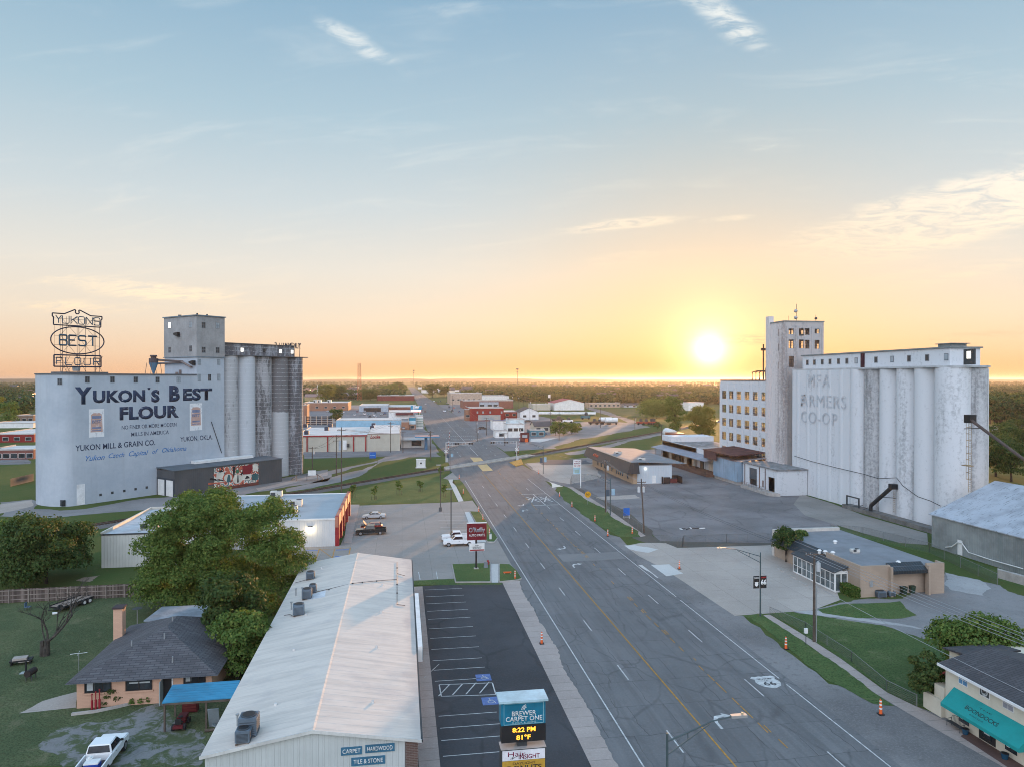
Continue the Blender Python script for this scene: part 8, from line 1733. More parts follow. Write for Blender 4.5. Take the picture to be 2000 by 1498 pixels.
def bld(label, f, a0, a1, cb, ct, dep, wall=CREAMB, roof=WROOF, cat='shop', name='town_building', gable=None, Y=None, par=.5, z0=0, win=0, winz=.45, group=None):
 """front wall between columns a0 and a1 of a measured crop, its foot in row cb and its top in row ct"""
 p0, p1 = f(a0, cb), f(a1, cb); Y = Y or G((p0[0] + p1[0]) / 2, p0[1])[1]; x0, x1 = XA(p0[0], Y), XA(p1[0], Y); h_ = HT(f(a0, ct)[1], (x0 + x1) / 2, Y)
 h_ = max(h_, 2.6); t = T(name, label, cat, ((x0 + x1) / 2, Y, 0), 0, group)
 m = MB()
 if gable == 'y':
  m.ext([(x0, 0), (x1, 0), (x1, h_ * .66), ((x0 + x1) / 2, h_), (x0, h_ * .66)], 'y', Y, Y + dep); m.build('wall', wall, t)
  xm = (x0 + x1) / 2; e = .5; s = h_ * .34 / ((x1 - x0) / 2); m = MB(); m.ext([(x0 - e, h_ * .66 - e * s + .02), (xm, h_ + .02), (x1 + e, h_ * .66 - e * s + .02), (x1 + e, h_ * .66 - e * s + .2), (xm, h_ + .22), (x0 - e, h_ * .66 - e * s + .2)], 'y', Y - .4, Y + dep + .4); m.build('roof', roof, t)
 elif gable == 'x':
  m.ext([(Y, 0), (Y + dep, 0), (Y + dep, h_ * .6), (Y + dep / 2, h_), (Y, h_ * .6)], 'x', x0, x1); m.build('wall', wall, t)
  m = MB(); s = h_ * .4 / (dep / 2); e = .5; m.ext([(Y - e, h_ * .6 - e * s + .02), (Y + dep / 2, h_ + .02), (Y + dep + e, h_ * .6 - e * s + .02), (Y + dep + e, h_ * .6 - e * s + .2), (Y + dep / 2, h_ + .22), (Y - e, h_ * .6 - e * s + .2)], 'x', x0 - .4, x1 + .4); m.build('roof', roof, t)
 else:
  m.box(x0, x1, Y, Y + dep, 0, h_); m.build('wall', wall, t)
  m = MB(); m.box(x0 + .3, x1 - .3, Y + .3, Y + dep - .3, h_ + .003, h_ + .06); m.build('roof', roof, t)
  if par:
   m = MB(); m.box(x0 - .04, x1 + .04, Y - .04, Y + .28, h_ + .002, h_ + par); m.box(x0 - .04, x0 + .26, Y + .282, Y + dep + .03, h_ + .002, h_ + par); m.box(x1 - .26, x1 + .04, Y + .282, Y + dep + .03, h_ + .002, h_ + par); m.build('parapet', M('pale_coping', (.5, .47, .44), .8), t)
 for k in range(win):
  xx = x0 + (x1 - x0) * (k + .5) / win; ww = min(1.2, (x1 - x0) / win * .4); zz_ = h_ * winz if not gable else h_ * .3
  m = MB(); m.box(xx - ww - .1, xx + ww + .1, Y - .08, Y + .01, zz_ - .9, zz_ + .9); wn = m.build('window', WTR, t); m = MB(); m.box(xx - ww, xx + ww, Y - .1, Y - .07, zz_ - .8, zz_ + .8); m.build('pane', GLASS, wn)
 return t, x0, x1, Y, h_
def sbox(t, nm, f, a0, a1, c0, c1, Y, mt, d=.15, off=.2):
 """a flat panel on or before a wall at depth Y, given by its crop corners"""
 x0, x1 = XA(f(a0, 0)[0], Y), XA(f(a1, 0)[0], Y); m = MB(); m.box(x0, x1, Y - off, Y - off + d, HT(f(0, c1)[1], (x0 + x1) / 2, Y), HT(f(0, c0)[1], (x0 + x1) / 2, Y)); return m.build(nm, mt, t)
lk, x0, x1, Y, h_ = bld('long cream store with red posts and a white roof past the rail line', a4, -140, 1020, 1215, 975, 56, name='store_building')
m = MB(); m.box(x0 - .1, x1, Y - .3, Y - .05, h_ - .05, h_ + .45); m.build('red_trim', RED, lk)
for a in (68, 390, 795, 985): sbox(lk, 'red_post', a4, a, a + 18, 980, 1212, Y, RED, .3, .32)
sbox(lk, 'door', a4, 635, 695, 1035, 1185, Y, WHITE); sbox(lk, 'door', a4, 570, 610, 1040, 1190, Y, GRYW); sbox(lk, 'wall_unit', a4, 700, 738, 1085, 1140, Y, DARK, .8, .9)
xr0, xr1 = x1, XA(a4(1530, 0)[0], Y); h2 = HT(a4(0, 940)[1], xr0, Y); m = MB(); m.box(xr0 + .01, xr1, Y - .35, Y + 58, 0, h2); m.build('wall', CREAMB, lk); m = MB(); m.box(xr0 + .3, xr1 - .3, Y, Y + 57.6, h2 + .003, h2 + .08); m.build('roof', WROOF, lk)
m = MB(); m.box(xr0, xr1 + .1, Y - .4, Y - .05, h2 + .005, h2 + .2); m.build('red_trim', M('dark_plum', (.1, .02, .04), .6), lk)
xx0, xx1 = XA(a4(1062, 0)[0], Y - .4), XA(a4(1222, 0)[0], Y - .4); zt = HT(a4(0, 1003)[1], xx0, Y); text(lk, 'Locke', (xx0, Y - .36, zt), (1, 0, 0), (0, 0, 1), 1.3, RED, bold=.03, align='LEFT', wfit=xx1 - xx0, shear=.35, depth=.06)
for a, c in ((50, 815), (440, 812), (385, 862), (72, 925), (1115, 800), (1095, 845)):
 x, y = G(*a4(a, c + 22), h_); t = T('rooftop_unit', 'dark box unit on the white roof of the long cream store', 'air conditioner', (x, y, h_ + .06), 0, 'dark units on the cream store roof'); g = MB(); g.cbox((0, 0, .1), 1.9, 1.9, 1.5); local('cabinet', g, M('unit_navy', (.04, .05, .08), .6), t); g = MB(); g.cyl((0, 0), .7, 1.61, 1.68, 12); local('fan', g, BLACK, t)
sp, x0, x1, Y, h_ = bld('low white drive-in shop with dark windows beside the cream store', a4, 1545, 1905, 1150, 1030, 16, WHITE, GROOF); sbox(sp, 'shop_window', a4, 1710, 1860, 1040, 1120, Y, GLASS); m = MB(); m.ext([(Y - 3, h_ + .1), (Y + 3, h_ + .5), (Y + 3, h_ + .6), (Y - 3, h_ + .25)], 'x', x0, x1 + 2); m.build('awning', M('awning_grey', (.4, .42, .42), .8), sp)
cn = T('drive_in_canopy', 'flat pinkish canopy with a blue edge on a blue post by the street', 'canopy', (*G(832, 878), 0)); x, y = G(832, 878); zc = HT(853, x, y); m = MB(); m.box(XA(810, y), XA(858, y), y - 3, y + 5, zc, zc + .35); m.build('roof', M('canopy_blue', (.06, .25, .42), .6), cn); m = MB(); m.box(XA(810, y) + .2, XA(858, y) - .2, y - 2.8, y + 4.8, zc + .353, zc + .45); m.build('roof_top', M('canopy_pink', (.48, .3, .27), .8), cn); m = MB(); m.box(x - .6, x + .6, y - .5, y + .5, 0, zc - .003); m.build('post', M('canopy_post_blue', (.04, .14, .25), .6), cn)
lb, x0, x1, Y, h_ = bld('long light blue store with a white roof strip and brown brick end', a4, 530, 1550, 870, 728, 28, LBLUE, WROOF); m = MB(); m.box(x0, x1, Y - .2, Y - .02, h_ * .0, h_ * .0 + .8); m.build('wall_base', BRKO, lb)
bld('brown brick end of the light blue store', a4, 1551, 1668, 872, 752, 26, BRKO, GROOF); tc, x0, x1, Y, h_ = bld('brick corner shop with a teal band above a pale panel', a4, 1671, 1775, 866, 682, 24, BRKO, GROOF, win=1, winz=.2); sbox(tc, 'teal_band', a4, 1671, 1775, 682, 728, Y, M('band_teal', (.03, .25, .36), .6)); sbox(tc, 'pale_panel', a4, 1671, 1775, 728, 785, Y, M('panel_ice', (.5, .62, .66), .6))
gs, x0, x1, Y, h_ = bld('glass fronted white shop with horizontal shelves by the street', a4, 1778, 1892, 858, 668, 20, WHITE, WROOF)
for c in (690, 725, 760, 800): sbox(gs, 'glass_band', a4, 1785, 1886, c, c + 26, Y, M('pale_green_glass', (.34, .42, .38), .3))
wb, x0, x1, Y, h_ = bld('white walled shop with dark awnings behind the blue sign', a4, 1352, 1745, 700, 600, 40, WHITE, WROOF); sbox(wb, 'dark_awning', a4, 1460, 1740, 605, 640, Y, M('maroon_awning', (.12, .03, .04), .8), 2, 2.2)
lw, x0, x1, Y, h_ = bld('long white roofed market with a shaded open front', a4, 890, 1345, 590, 500, 55, GRYW, WROOF); sbox(lw, 'open_front_shade', a4, 960, 1230, 530, 588, Y, BLACK)  # black panel stands in for the shade inside the open front
bld('white roofed row of shops beside the market', a4, 1348, 1790, 575, 520, 60, BRK, WROOF); bld('dark red long brick building at the far left of the street', a4, 1170, 1755, 422, 345, 60, M('maroon_brick', (.15, .03, .04), .85), WROOF, par=.8)
bo, x0, x1, Y, h_ = bld('orange brick building with rooftop vents left of the market', a4, 20, 715, 578, 455, 45, BRKO, WROOF, win=5);
for a in (430, 275, 210): x, y = XA(a4(a, 0)[0], Y + 10), Y + 10; rtu('pale unit on the orange brick building roof', x, y, h_ + .07, 3.5, 3, 2.6, 'units on the orange brick roof')
bc = T('slatted_screen', 'tall dark slatted screen with steel posts behind the cream store', 'fence', (*G(620, 828), 0)); x0, y0 = G(*a4(50, 800)); x1 = XA(a4(478, 0)[0], y0); zt = HT(a4(0, 655)[1], x0, y0)
for k in range(5): m = MB(); zz_ = zt * (k + .35) / 5.2; m.box(x0, x1, y0, y0 + .2, zz_, zz_ + zt * .11); m.build('slat', M('screen_black', (.02, .02, .025), .7), bc)
for k in range(6): m = MB(); xx = x0 + (x1 - x0) * k / 5; m.box(xx - .25, xx + .25, y0 - .3, y0 - .02, 0, zt); m.build('post', TANW, bc)
bld('narrow brick tower end beside the slatted screen', a4, 20, 76, 790, 490, 12, BRKO, WROOF); ch, x0, x1, Y, h_ = bld('church hall with a pink brown roof in the trees', a4, 40, 300, 422, 320, 20, M('yellow_brick', (.42, .33, .17), .85), M('pinkish_roof', (.3, .2, .18), .9), 'church', 'church', 'x')
x = XA(a4(245, 0)[0], Y + 14); m = MB(); zt = HT(a4(0, 160)[1], x, Y); m.cbox((x, Y + 14, 5), 3, 3, zt * .3); m.cyl((x, Y + 14), 1.3, 5 + zt * .3, zt, 8, .05); m.build('steeple', WHITE, ch)
bld('pale roofed house among the trees left of the mast', a4, 630, 860, 402, 300, 18, M('beige_wall', (.4, .33, .27), .85), M('mauve_roof', (.27, .24, .25), .9), 'house', 'house', 'x')
sg_ = T('shop_sign', 'bright blue roadside sign box over a pink lit panel', 'sign', (*G(*a4(1780, 690)), 0)); y = G(*a4(1780, 690))[1]; s1 = sbox(sg_, 'sign_box', a4, 1695, 1868, 498, 560, y, M('sign_cyan', (.01, .27, .45), .4), .6, .5); sbox(sg_, 'lit_panel', a4, 1705, 1857, 562, 592, y, emit_mat('pink_lit_panel', (1, .35, .33), 1.3), .6, .5); x = XA(a4(1782, 0)[0], y)
text(s1, 'EW', (x, y - .52, HT(a4(0, 545)[1], x, y)), (1, 0, 0), (0, 0, 1), 2.2, WHITE, bold=.08, depth=.02); m = MB(); m.box(x - 3, x - 2.6, y - .4, y, 0, HT(a4(0, 593)[1], x, y)); m.box(x + 2.6, x + 3, y - .4, y, 0, HT(a4(0, 593)[1], x, y)); m.build('post', WHITE, sg_)
bld('tan two storey corner building far along the right of the street', a5, 960, 1450, 482, 310, 60, TANW, WROOF, win=6, par=.9); bld('white roofed building behind the tan corner building', a5, 1450, 1880, 440, 352, 70, WHITE, WROOF)
bb, x0, x1, Y, h_ = bld('brick block with a grey blue middle section', a5, 1160, 1940, 542, 425, 40, BRK, WROOF, par=1.2); sbox(bb, 'middle_bay', a5, 1408, 1710, 440, 520, Y, GRYW); [sbox(bb, 'window', a5, a, a + 65, 480, 508, Y, GLASS, .15, .4) for a in (1420, 1540, 1630)]
rb, x0, x1, Y, h_ = bld('red painted shop with a long faded mural low on its side', a5, 1262, 1790, 735, 540, 35, REDP, GROOF); sbox(rb, 'mural', a5, 1390, 1740, 640, 722, Y, M('faded_mural', (.42, .36, .3), .9, var=.5, scale=.25, c2=(.2, .27, .3))); [sbox(rb, 'window', a5, a - 12, a + 12, 583, 615, Y, WPALE) for a in (1380, 1467, 1580, 1757)]
bld('lower red annex with two dark windows', a5, 1792, 2010, 700, 596, 30, REDP, WROOF, win=2, winz=.6); x, y = G(*a5(1230, 720)); bld('street front of the red shop with a shop awning', a5, 1195, 1262, 735, 560, 12, BRKO, GROOF, win=1)
bld('white gabled house with two paired windows', a6, 582, 860, 532, 358, 22, WHITE, DSH, 'house', 'house', 'y', win=2)
ws, x0, x1, Y, h_ = bld('white two storey shop with small dark windows near the crossing', a6, 395, 640, 800, 610, 15, WHITE, WROOF, win=3, winz=.62); bld('low white porch building in front of the white shop', a6, 215, 392, 806, 705, 9, WHITE, GROOF, win=1); bld('taller white rear block of the white shop', a6, 425, 648, 760, 535, 14, M('icy_white', (.6, .68, .7), .7), WROOF, Y=Y + 16); bld('white flat canopy building with a blue end left of the white shop', a6, 175, 470, 690, 560, 12, WHITE, M('blue_shed_roof', (.03, .16, .35), .7))
bld('small house with a long grey roof beside the white shop', a6, 800, 1150, 720, 570, 13, CREAMB, DSH, 'house', 'house', 'x', win=3); bd2, x0, x1, Y, h_ = bld('low teal and white shed beside the small grey roofed house', a6, 730, 960, 785, 695, 8, M('teal_wall', (.06, .2, .26), .7), WROOF, win=2)
ab = T('painted_board', 'dark red and black painted signboard by the white shop', 'sign', (*G(*a6(650, 872)), 0)); y = G(*a6(650, 872))[1]; p = sbox(ab, 'board', a6, 585, 715, 725, 868, y, M('board_dark_red', (.1, .015, .02), .6)); sbox(ab, 'panel', a6, 615, 690, 760, 800, y, M('board_grey', (.4, .42, .45), .7), .05, .23); sbox(ab, 'panel', a6, 655, 700, 815, 868, y, ORANGE, .05, .24)
bld('white box shed behind the gabled house', a6, 778, 1040, 392, 308, 25, CREAMB, WROOF, 'shed', 'shed'); bld('white barn with a red metal roof', a6, 1100, 1548, 392, 228, 30, WHITE, REDR, 'barn', 'barn', 'y'); bld('long low brick house with a white porch roof', a6, 1620, 2090, 352, 285, 18, M('beige_wall', (.4, .33, .27), .85), WROOF, 'house', 'house', win=7); bld('pale house with two bays beyond the dry field', a6, 2150, 2440, 350, 292, 16, GRYW, DSH, 'house', 'house', 'x', win=3)
pz = T('white_pipe', 'long white pipe lying on the grass before the barn', 'pipe', (*G(*a6(1300, 458)), 0)); a, c = G(*a6(862, 458)), G(*a6(1720, 462)); m = MB(); m.tube([(*a, 1.2), (*c, 1.2)], 1.2, 8); m.build('pipe', WHITE, pz)
bld('pale concrete building beyond the golden trees', lambda a, c: (1280 + a * .16, 760 + c * .16), 405, 590, 262, 165, 20, WHITE, WROOF, 'building')
for k, (a, c) in enumerate(((1870, 600), (1955, 605))): x, y = G(*a6(a, c)); t = T('tank_trailer', 'white round tank trailer parked in the gravel yard', 'trailer', (x, y, 0), 0, 'tank trailers in the gravel yard'); m = MB(); m.tube([(x - 4, y, 3), (x + 4, y, 3)], 1.6, 12); m.build('tank', WHITE, t); m = MB(); m.box(x - 4.5, x + 4.5, y - .8, y + .8, .9, 1.4); m.build('chassis', DARK, t); [MB().cbox((x + s, y - .9, .0), 1.0, .4, 1.0).build('wheel', TYRE, t) for s in (-3, -1.9, 3)]
def machine(label, f, a, c, L, h_, mt, cat='machine', name='farm_machine'):
 x, y = G(*f(a, c)); t = T(name, label, cat, (x, y, 0)); m = MB(); m.cbox((x, y, .8), L, 2.2, h_ * .45); m = bevel(m, .15); m.build('body', mt, t); m = MB(); m.prism([(x - L * .1, y - .9), (x + L * .25, y - .9), (x + L * .25, y + .9), (x - L * .1, y + .9)], .8 + h_ * .45, .8 + h_, [(x - L * .05, y - .8), (x + L * .2, y - .8), (x + L * .2, y + .8), (x - L * .05, y + .8)]); m.build('cab', DARK, t)
 for s in (-.35, .3): m = MB(); m.M = Matrix.Translation((x + s * L, y - 1.2, .75)) @ Matrix.Rotation(R(90), 4, 'X'); m.cyl((0, 0), .75, -.2, .2, 12); m.build('wheel', TYRE, t)
machine('teal box truck on the grass before the white pipe', a6, 1565, 528, 7, 4.5, M('truck_teal', (.05, .16, .2), .5), 'truck', 'box_truck'); machine('dark rusty machine at the left of the gravel yard', a6, 1690, 605, 7, 3, M('rust_machine', (.1, .06, .045), .8)); machine('brown machine beside the rusty one in the gravel yard', a6, 1760, 602, 5, 2.5, M('brown_machine', (.16, .09, .06), .8)); machine('dark boom machine at the back of the yard', a6, 1150, 560, 9, 3, DARK); machine('white flatbed machine by the yard bushes', a6, 1300, 585, 7, 3, WHITE)
z3f = lambda a, c: (1000 + a * .22692, 700 + c * .22692)
for k, a in enumerate((1105, 1150, 1195, 1215)): machine(('leftmost', 'second', 'third', 'rightmost')[k] + ' red farm machine in the row beyond the gravel yard', z3f, a, 570, 5, 3.2, M('machine_red', (.3, .05, .03), .6))
x, y = G(1316, 868); t = T('tank_trailer', 'white tank trailer standing by the freight warehouse end', 'trailer', (x + 3, y + 14, 0)); m = MB(); m.tube([(x + 3, y + 8, 4.2), (x + 5, y + 22, 4.2)], 2.0, 14); m.build('tank', WHITE, t); m = MB(); m.box(x + 2.4, x + 4.6, y + 8, y + 22, 1, 2.1); m.build('chassis', DARK, t)
x, y = G(1318, 872); t = T('freight_container', 'rusty red freight box at the warehouse end', 'container', (x, y, 0)); m = MB(); m.box(x - 1.0, x + 5, y + 1, y + 9, .6, 5.8); m.build('box', ribbed('rust_box', (.28, .09, .05), 'X', .5), t); m = MB(); m.box(x - .5, x + 4.6, y + 1.5, y + 8.5, 0, .59); m.build('chassis', DARK, t)
bld('low red brick building with a white roof left of the mill', aL, -140, 335, 862, 770, 20, BRK, WROOF, win=6, winz=.4); bld('red walled building under a wide white roof left of the mill', aL, -120, 340, 690, 612, 40, REDP, WROOF, win=4); bld('white roofed long building behind the red walled one', aL, -150, 335, 545, 525, 30, WHITE, WROOF); bld('brown building with dark openings under the left trees', aL, 150, 335, 492, 420, 20, M('brown_wall', (.22, .15, .12), .9), DSH, win=3)
for a0, a1, c0, c1, lb in ((80, 190, 300, 240, 'grey roofed house with an orange chimney among the left trees'), (190, 300, 310, 245, 'pale roofed house with a small chimney beside the left edge')): bh, x0, x1, Y, h_ = bld(lb, aL, a0, a1, c0, c1, 16, GRYW, DSH, 'house', 'house', 'x'); m = MB(); m.cbox((x0 * .5 + x1 * .5, Y + 6, h_ * .5), 2.2, 2.2, h_ * .9); m.build('chimney', BRKO, bh)
m = MB(); a, c = G(*aL(105, 1135)), G(*aL(330, 1080)); m.prism([a, c, (c[0], c[1] + .5), (a[0], a[1] + .5)], 0, 2.2); t = T('board_wall', 'weathered board wall on the grass left of the mill', 'wall', (*a, 0)); m.build('wall', M('grey_boards', (.16, .15, .14), .9, streak=.5), t)
bld('white building on the far right plain', lambda a, c: (a, c), 1958, 2040, 769, 762, 30, WHITE, WROOF, 'building'); bld('grey roofed house beside the right frame edge', lambda a, c: (a, c), 1965, 2060, 850, 832, 14, CREAMB, DSH, 'house', 'house', 'x')
for a0, a1, c0, c1, lb in ((455, 510, 238, 210, 'small white building far down the street'), (690, 900, 300, 235, 'pale roofed building behind the street trees'), (510, 615, 300, 255, 'pale shop at the far end of the street'), (1000, 1130, 280, 255, 'small white roof among the trees right of the street')): bld(lb, a5, a0, a1, c0, c1, 40, WHITE, WROOF)
def mast(label, px, pyb, pyt, wd, name='radio_mast', heads=True):
 x, y = G(px, pyb); h_ = HT(pyt, x, y); t = T(name, label, 'mast', (x, y, 0)); g = MB()
 if wd > 2:
  for sx_ in (-1, 1):
   for sy_ in (-1, 1): g.tube([(sx_ * wd / 2, sy_ * wd / 2, 0), (sx_ * wd * .38, sy_ * wd * .38, h_)], .22, 4)
  n = 12
  for k in range(n):
   z0_, z1_ = h_ * k / n, h_ * (k + 1) / n; w0 = wd / 2 * (1 - .24 * k / n)
   for s in (-1, 1): g.tube([(-w0, s * w0, z0_), (w0, s * w0, z1_)], .13, 4); g.tube([(w0, s * w0, z0_), (-w0, s * w0, z1_)], .13, 4); g.tube([(-w0, s * w0, z1_), (w0, s * w0, z1_)], .13, 4)
  local('lattice', g, M('mast_orange', (.4, .13, .06), .7), t)
 else:
  g.cyl((0, 0), wd, 0, h_, 8, wd * .6); local('pole', g, DARK, t); g = MB(); g.cyl((0, 0), wd * 4, h_ * .93, h_, 8); local('antenna', g, DARK, t); g = MB(); g.cyl((0, 0), wd * 3, h_ * .78, h_ * .82, 8); local('antenna', g, DARK, t)
mast('orange lattice mast rising from the trees left of the street', 702, 782, 710, 5); mast('thin monopole on the horizon above the street', 808, 752, 723, 1.1); mast('monopole with antenna rings right of the street', 1010.5, 756, 720, 1.2)
def signal(label, x, y, s, arm):
 t = T('crossing_signal', label, 'crossing signal', (x, y, 0)); SILV = M('signal_silver', (.5, .51, .52), .5); hc = 7.2
 g = MB(); g.cyl((0, 0), .16, 0, hc, 10); local('mast', g, SILV, t)
 g = MB(); g.tube([(0, 0, hc - .1), (s * arm, 0, hc - .1)], .09, 6); g.tube([(0, 0, hc - 1.1), (s * arm, 0, hc - 1.1)], .09, 6)
 for k in range(9): q = arm * k / 8; g.tube([(s * q, 0, hc - .1), (s * q, 0, hc - 1.1)], .05, 4)
 local('cantilever', g, SILV, t)
 for q in (arm * .42, arm * .95):
  for d in (-.45, .45): g = MB(); g.tube([(s * q + d, -.1, hc - .6), (s * q + d, -.35, hc - .6)], .36, 12); local('flasher', g, BLACK, t)
 for d in (-.5, .5): g = MB(); g.tube([(d, -.15, 2.6), (d, -.4, 2.6)], .32, 12); local('flasher', g, BLACK, t)
 for r_ in (R(45), R(-45)): g = MB(); g.M = Matrix.Translation((.0, -.2, 3.9)) @ Matrix.Rotation(r_, 4, 'Y'); g.box(-.75, .75, -.02 + .03 * (r_ > 0), .0 + .03 * (r_ > 0), -.14, .14); local('crossbuck', g, WHITE, t)
 for k in range(16):
  g = MB(); z0_, z1_ = 1.5 + k * .62, 1.5 + (k + 1) * .62; lx = lambda z: .55 + (z - 1.5) * .09; g.tube([(lx(z0_), .25, z0_), (lx(z1_), .25, z1_)], .09, 5); local('gate_arm', g, WHITE if k % 2 else RED, t)
 g = MB(); g.cbox((.3, .3, 0), .8, .8, 1.6); local('gate_mechanism', g, SILV, t)
x, y = G(871, 902); signal('railroad signal with cantilever lights left of the crossing', x, y, 1, 9.5); x, y = G(1009, 898); signal('railroad signal on a small island right of the crossing', x, y, -1, 9.5)
mb = MB(); mb.prism([G(1018, 897), G(995, 903), G(1008, 911), G(1022, 907)], 0, .22); o = mb.build('kerb', YPAINT); o['kind'] = 'structure'
x, y = G(822, 913); junk('equipment_cabin', 'white equipment cabin with a small window on the grass', 'cabin', x, y, [('cabin', lambda g: g.cbox((0, 0, .2), 3.0, 2.4, 2.6), WHITE), ('roof', lambda g: g.cbox((0, 0, 2.801), 3.2, 2.6, .14), WHITE), ('window', lambda g: g.cbox((0, -1.22, 1.4), .55, .05, .55), BLACK), ('base', lambda g: g.cbox((0, 0, 0), 3.6, 3.0, .2), CONC)])
x, y = G(600, 938); junk('viewing_platform', 'dark steel steps and platform with a white sign near the silos', 'platform', x, y, [('platform', lambda g: (g.box(-3, 3, -.6, .6, 1.7, 1.85)), DARK), ('stair', lambda g: [g.box(s * (3 + .4 * k), s * (3.4 + .4 * k), -.6, .6, 1.5 - .38 * k, 1.6 - .38 * k) for s in (-1, 1) for k in range(4)], DARK), ('leg', lambda g: [g.box(xx - .06, xx + .06, -.6, -.5, 0, 1.7) for xx in (-3, 0, 3)], DARK), ('sign', lambda g: g.box(.3, 2.6, -.75, -.68, 1.6, 3.1), WHITE)])
for i, (px, pb, pt) in enumerate(((657, 928, 849), (667, 961, 834), (763, 883, 823), (787, 884, 842), (841, 898, 841), (610, 925, 872), (1075, 845, 800), (1173, 835, 796), (1012, 812, 772), (1023, 812, 774), (1029, 812, 776), (1000, 815, 770), (1092, 860, 800), (1150, 800, 771), (1240, 838, 813), (1292, 860, 828), (950, 850, 815), (930, 845, 820), (738, 790, 750), (884, 800, 772), (1035, 823, 780), (905, 778, 757), (1047, 815, 785), (932, 862, 836), (986, 870, 845))):
 pole_px('weathered wooden pole among the shops and yards of the town', px, pb, pt, arms=((.95, 2.4, 0), (.85, 2.0, 0)) if i % 2 == 0 else ((.95, 2.2, 0),), trans=i % 3 == 2, group='wooden poles through the town')
fl = T('flag_pole', 'white flag hanging from a pole behind the gabled house', 'flag', (*G(*a6(1040, 345)), 0)); x, y = G(*a6(1040, 345)); zt = HT(a6(0, 150)[1], x, y); m = MB(); m.tube([(x, y, 0), (x, y, zt)], .12, 5); m.build('pole', STEEL, fl); m = MB(); m.prism([(x - 2.6, y), (x - .2, y - .3), (x - .2, y - .2), (x - 2.6, y + .1)], zt - 4, zt - .5); m.build('flag', WHITE, fl)
CP = {k: vehicle(k, {'sedan': 'sedan', 'suv': 'parked_car', 'pickup': 'pickup_truck', 'van': 'van'}[k], 'x', 'car', (.5, .5, .5), (0, -200), 0) for k in ('sedan', 'suv', 'pickup', 'van')}
used = set()
def town_car(kind, label, px, py, rz, col, group):
 o = CP[kind]
 if kind in used: o = dup(o)
 used.add(kind); o.location = (*G(px, py), .03); o.rotation_euler = (0, 0, rz); o['label'] = label; o['group'] = group
 for ch in KIDS[o.name]:
  if ch.name.startswith('body'): ch.color = (*col, 1)
cl_ = [('white', (.7, .7, .7)), ('dark', (.03, .03, .035)), ('grey', (.25, .26, .27)), ('red', (.25, .02, .02)), ('blue', (.05, .1, .2)), ('silver', (.45, .46, .47))]
for i, (a, c) in enumerate(((820, 652), (905, 652), (975, 640), (1040, 650), (1125, 655), (1060, 682), (1150, 682), (1240, 650), (1290, 630), (860, 605), (980, 600), (1150, 610), (645, 610), (400, 600), (480, 605), (760, 470), (1580, 870))):
 n, q = cl_[(i * 5) % 6 if i > 4 else 0 if i % 2 == 0 else 5]; town_car(('sedan', 'suv', 'pickup')[i % 3], n + ' car in the lot beside the market', *a4(a, c), R(95 + 180 * (i % 2)), q, n + ' cars in the market lot')
for i, (a, c, k, n) in enumerate(((935, 530, 'pickup', 1), (985, 590, 'pickup', 1), (865, 600, 'van', 0), (1010, 545, 'suv', 3), (560, 600, 'suv', 1), (520, 560, 'sedan', 4), (900, 470, 'sedan', 2), (700, 440, 'suv', 0), (740, 455, 'sedan', 3), (800, 440, 'suv', 1), (480, 380, 'suv', 0), (500, 350, 'sedan', 1), (450, 420, 'suv', 2), (1095, 600, 'sedan', 4), (620, 400, 'suv', 1), (570, 480, 'suv', 5))):
 town_car(k, cl_[n][0] + ' vehicle on the main street downtown', *a5(a, c), math.pi / 2 if i % 2 else -math.pi / 2, cl_[n][1], cl_[n][0] + ' vehicles on the main street')
for i, (a, c, k, n, lb) in enumerate(((20, 680, 'suv', 1, 'dark car by the white canopy building'), (770, 745, 'van', 0, 'white van beside the teal shed'), (850, 760, 'pickup', 0, 'white pickup beside the teal shed'), (700, 570, 'sedan', 1, 'dark car behind the white shop'), (915, 765, 'suv', 4, 'blue car at the corner of the teal shed'), (300, 640, 'sedan', 5, 'silver car under the white canopy'))): town_car(k, lb, *a6(a, c), R(20), cl_[n][1], 'cars around the white shop')
# ------------------------------------------------------------------ woods and street trees
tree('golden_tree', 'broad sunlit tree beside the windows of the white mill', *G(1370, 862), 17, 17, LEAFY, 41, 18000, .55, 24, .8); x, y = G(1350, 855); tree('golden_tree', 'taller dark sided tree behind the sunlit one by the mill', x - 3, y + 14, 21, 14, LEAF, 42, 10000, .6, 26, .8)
x, y = G(1290, 818); tree('mound_tree', 'wide rounded tree mass beyond the yard machines', x, y + 8, 12.5, 36, LEAF, 43, 16000, .8, 60, .5); x, y = G(1248, 816); tree('small_tree', 'small dark round tree beside the rail line', *G(1284, 838), 4.5, 5, LEAFD, 44, 1500, .4, 12, .8)
x, y = G(*a6(1270, 770));
for k, (a, c, w_) in enumerate(((1120, 768, 9), (1240, 765, 10), (1360, 750, 9), (1440, 725, 7))): x, y = G(*a6(a, c)); tree('yard_bush', ('leftmost', 'second', 'third', 'rightmost')[k] + ' leafy bush of the clump by the small house', x, y, 7 - k * .6, w_, LEAF, 50 + k, 2600, .5, 18, .2, 'bushes by the small house', 'bush')
for k, (px, py, h_, w_) in enumerate(((1945, 930, 13, 14), (1975, 940, 12, 14), (1990, 905, 13, 15), (1960, 885, 12, 15), (1995, 870, 12, 14))): x, y = G(px, py); tree('dark_tree', ('first dark tree right of the white silos', 'dark tree at the warehouse roof edge', 'dark tree at the right frame edge', 'tree behind the dark trees right of the silos', 'farthest tree of the clump right of the silos')[k], x, y, h_, w_, LEAFD, 60 + k, 6000, .6, 26, .6)
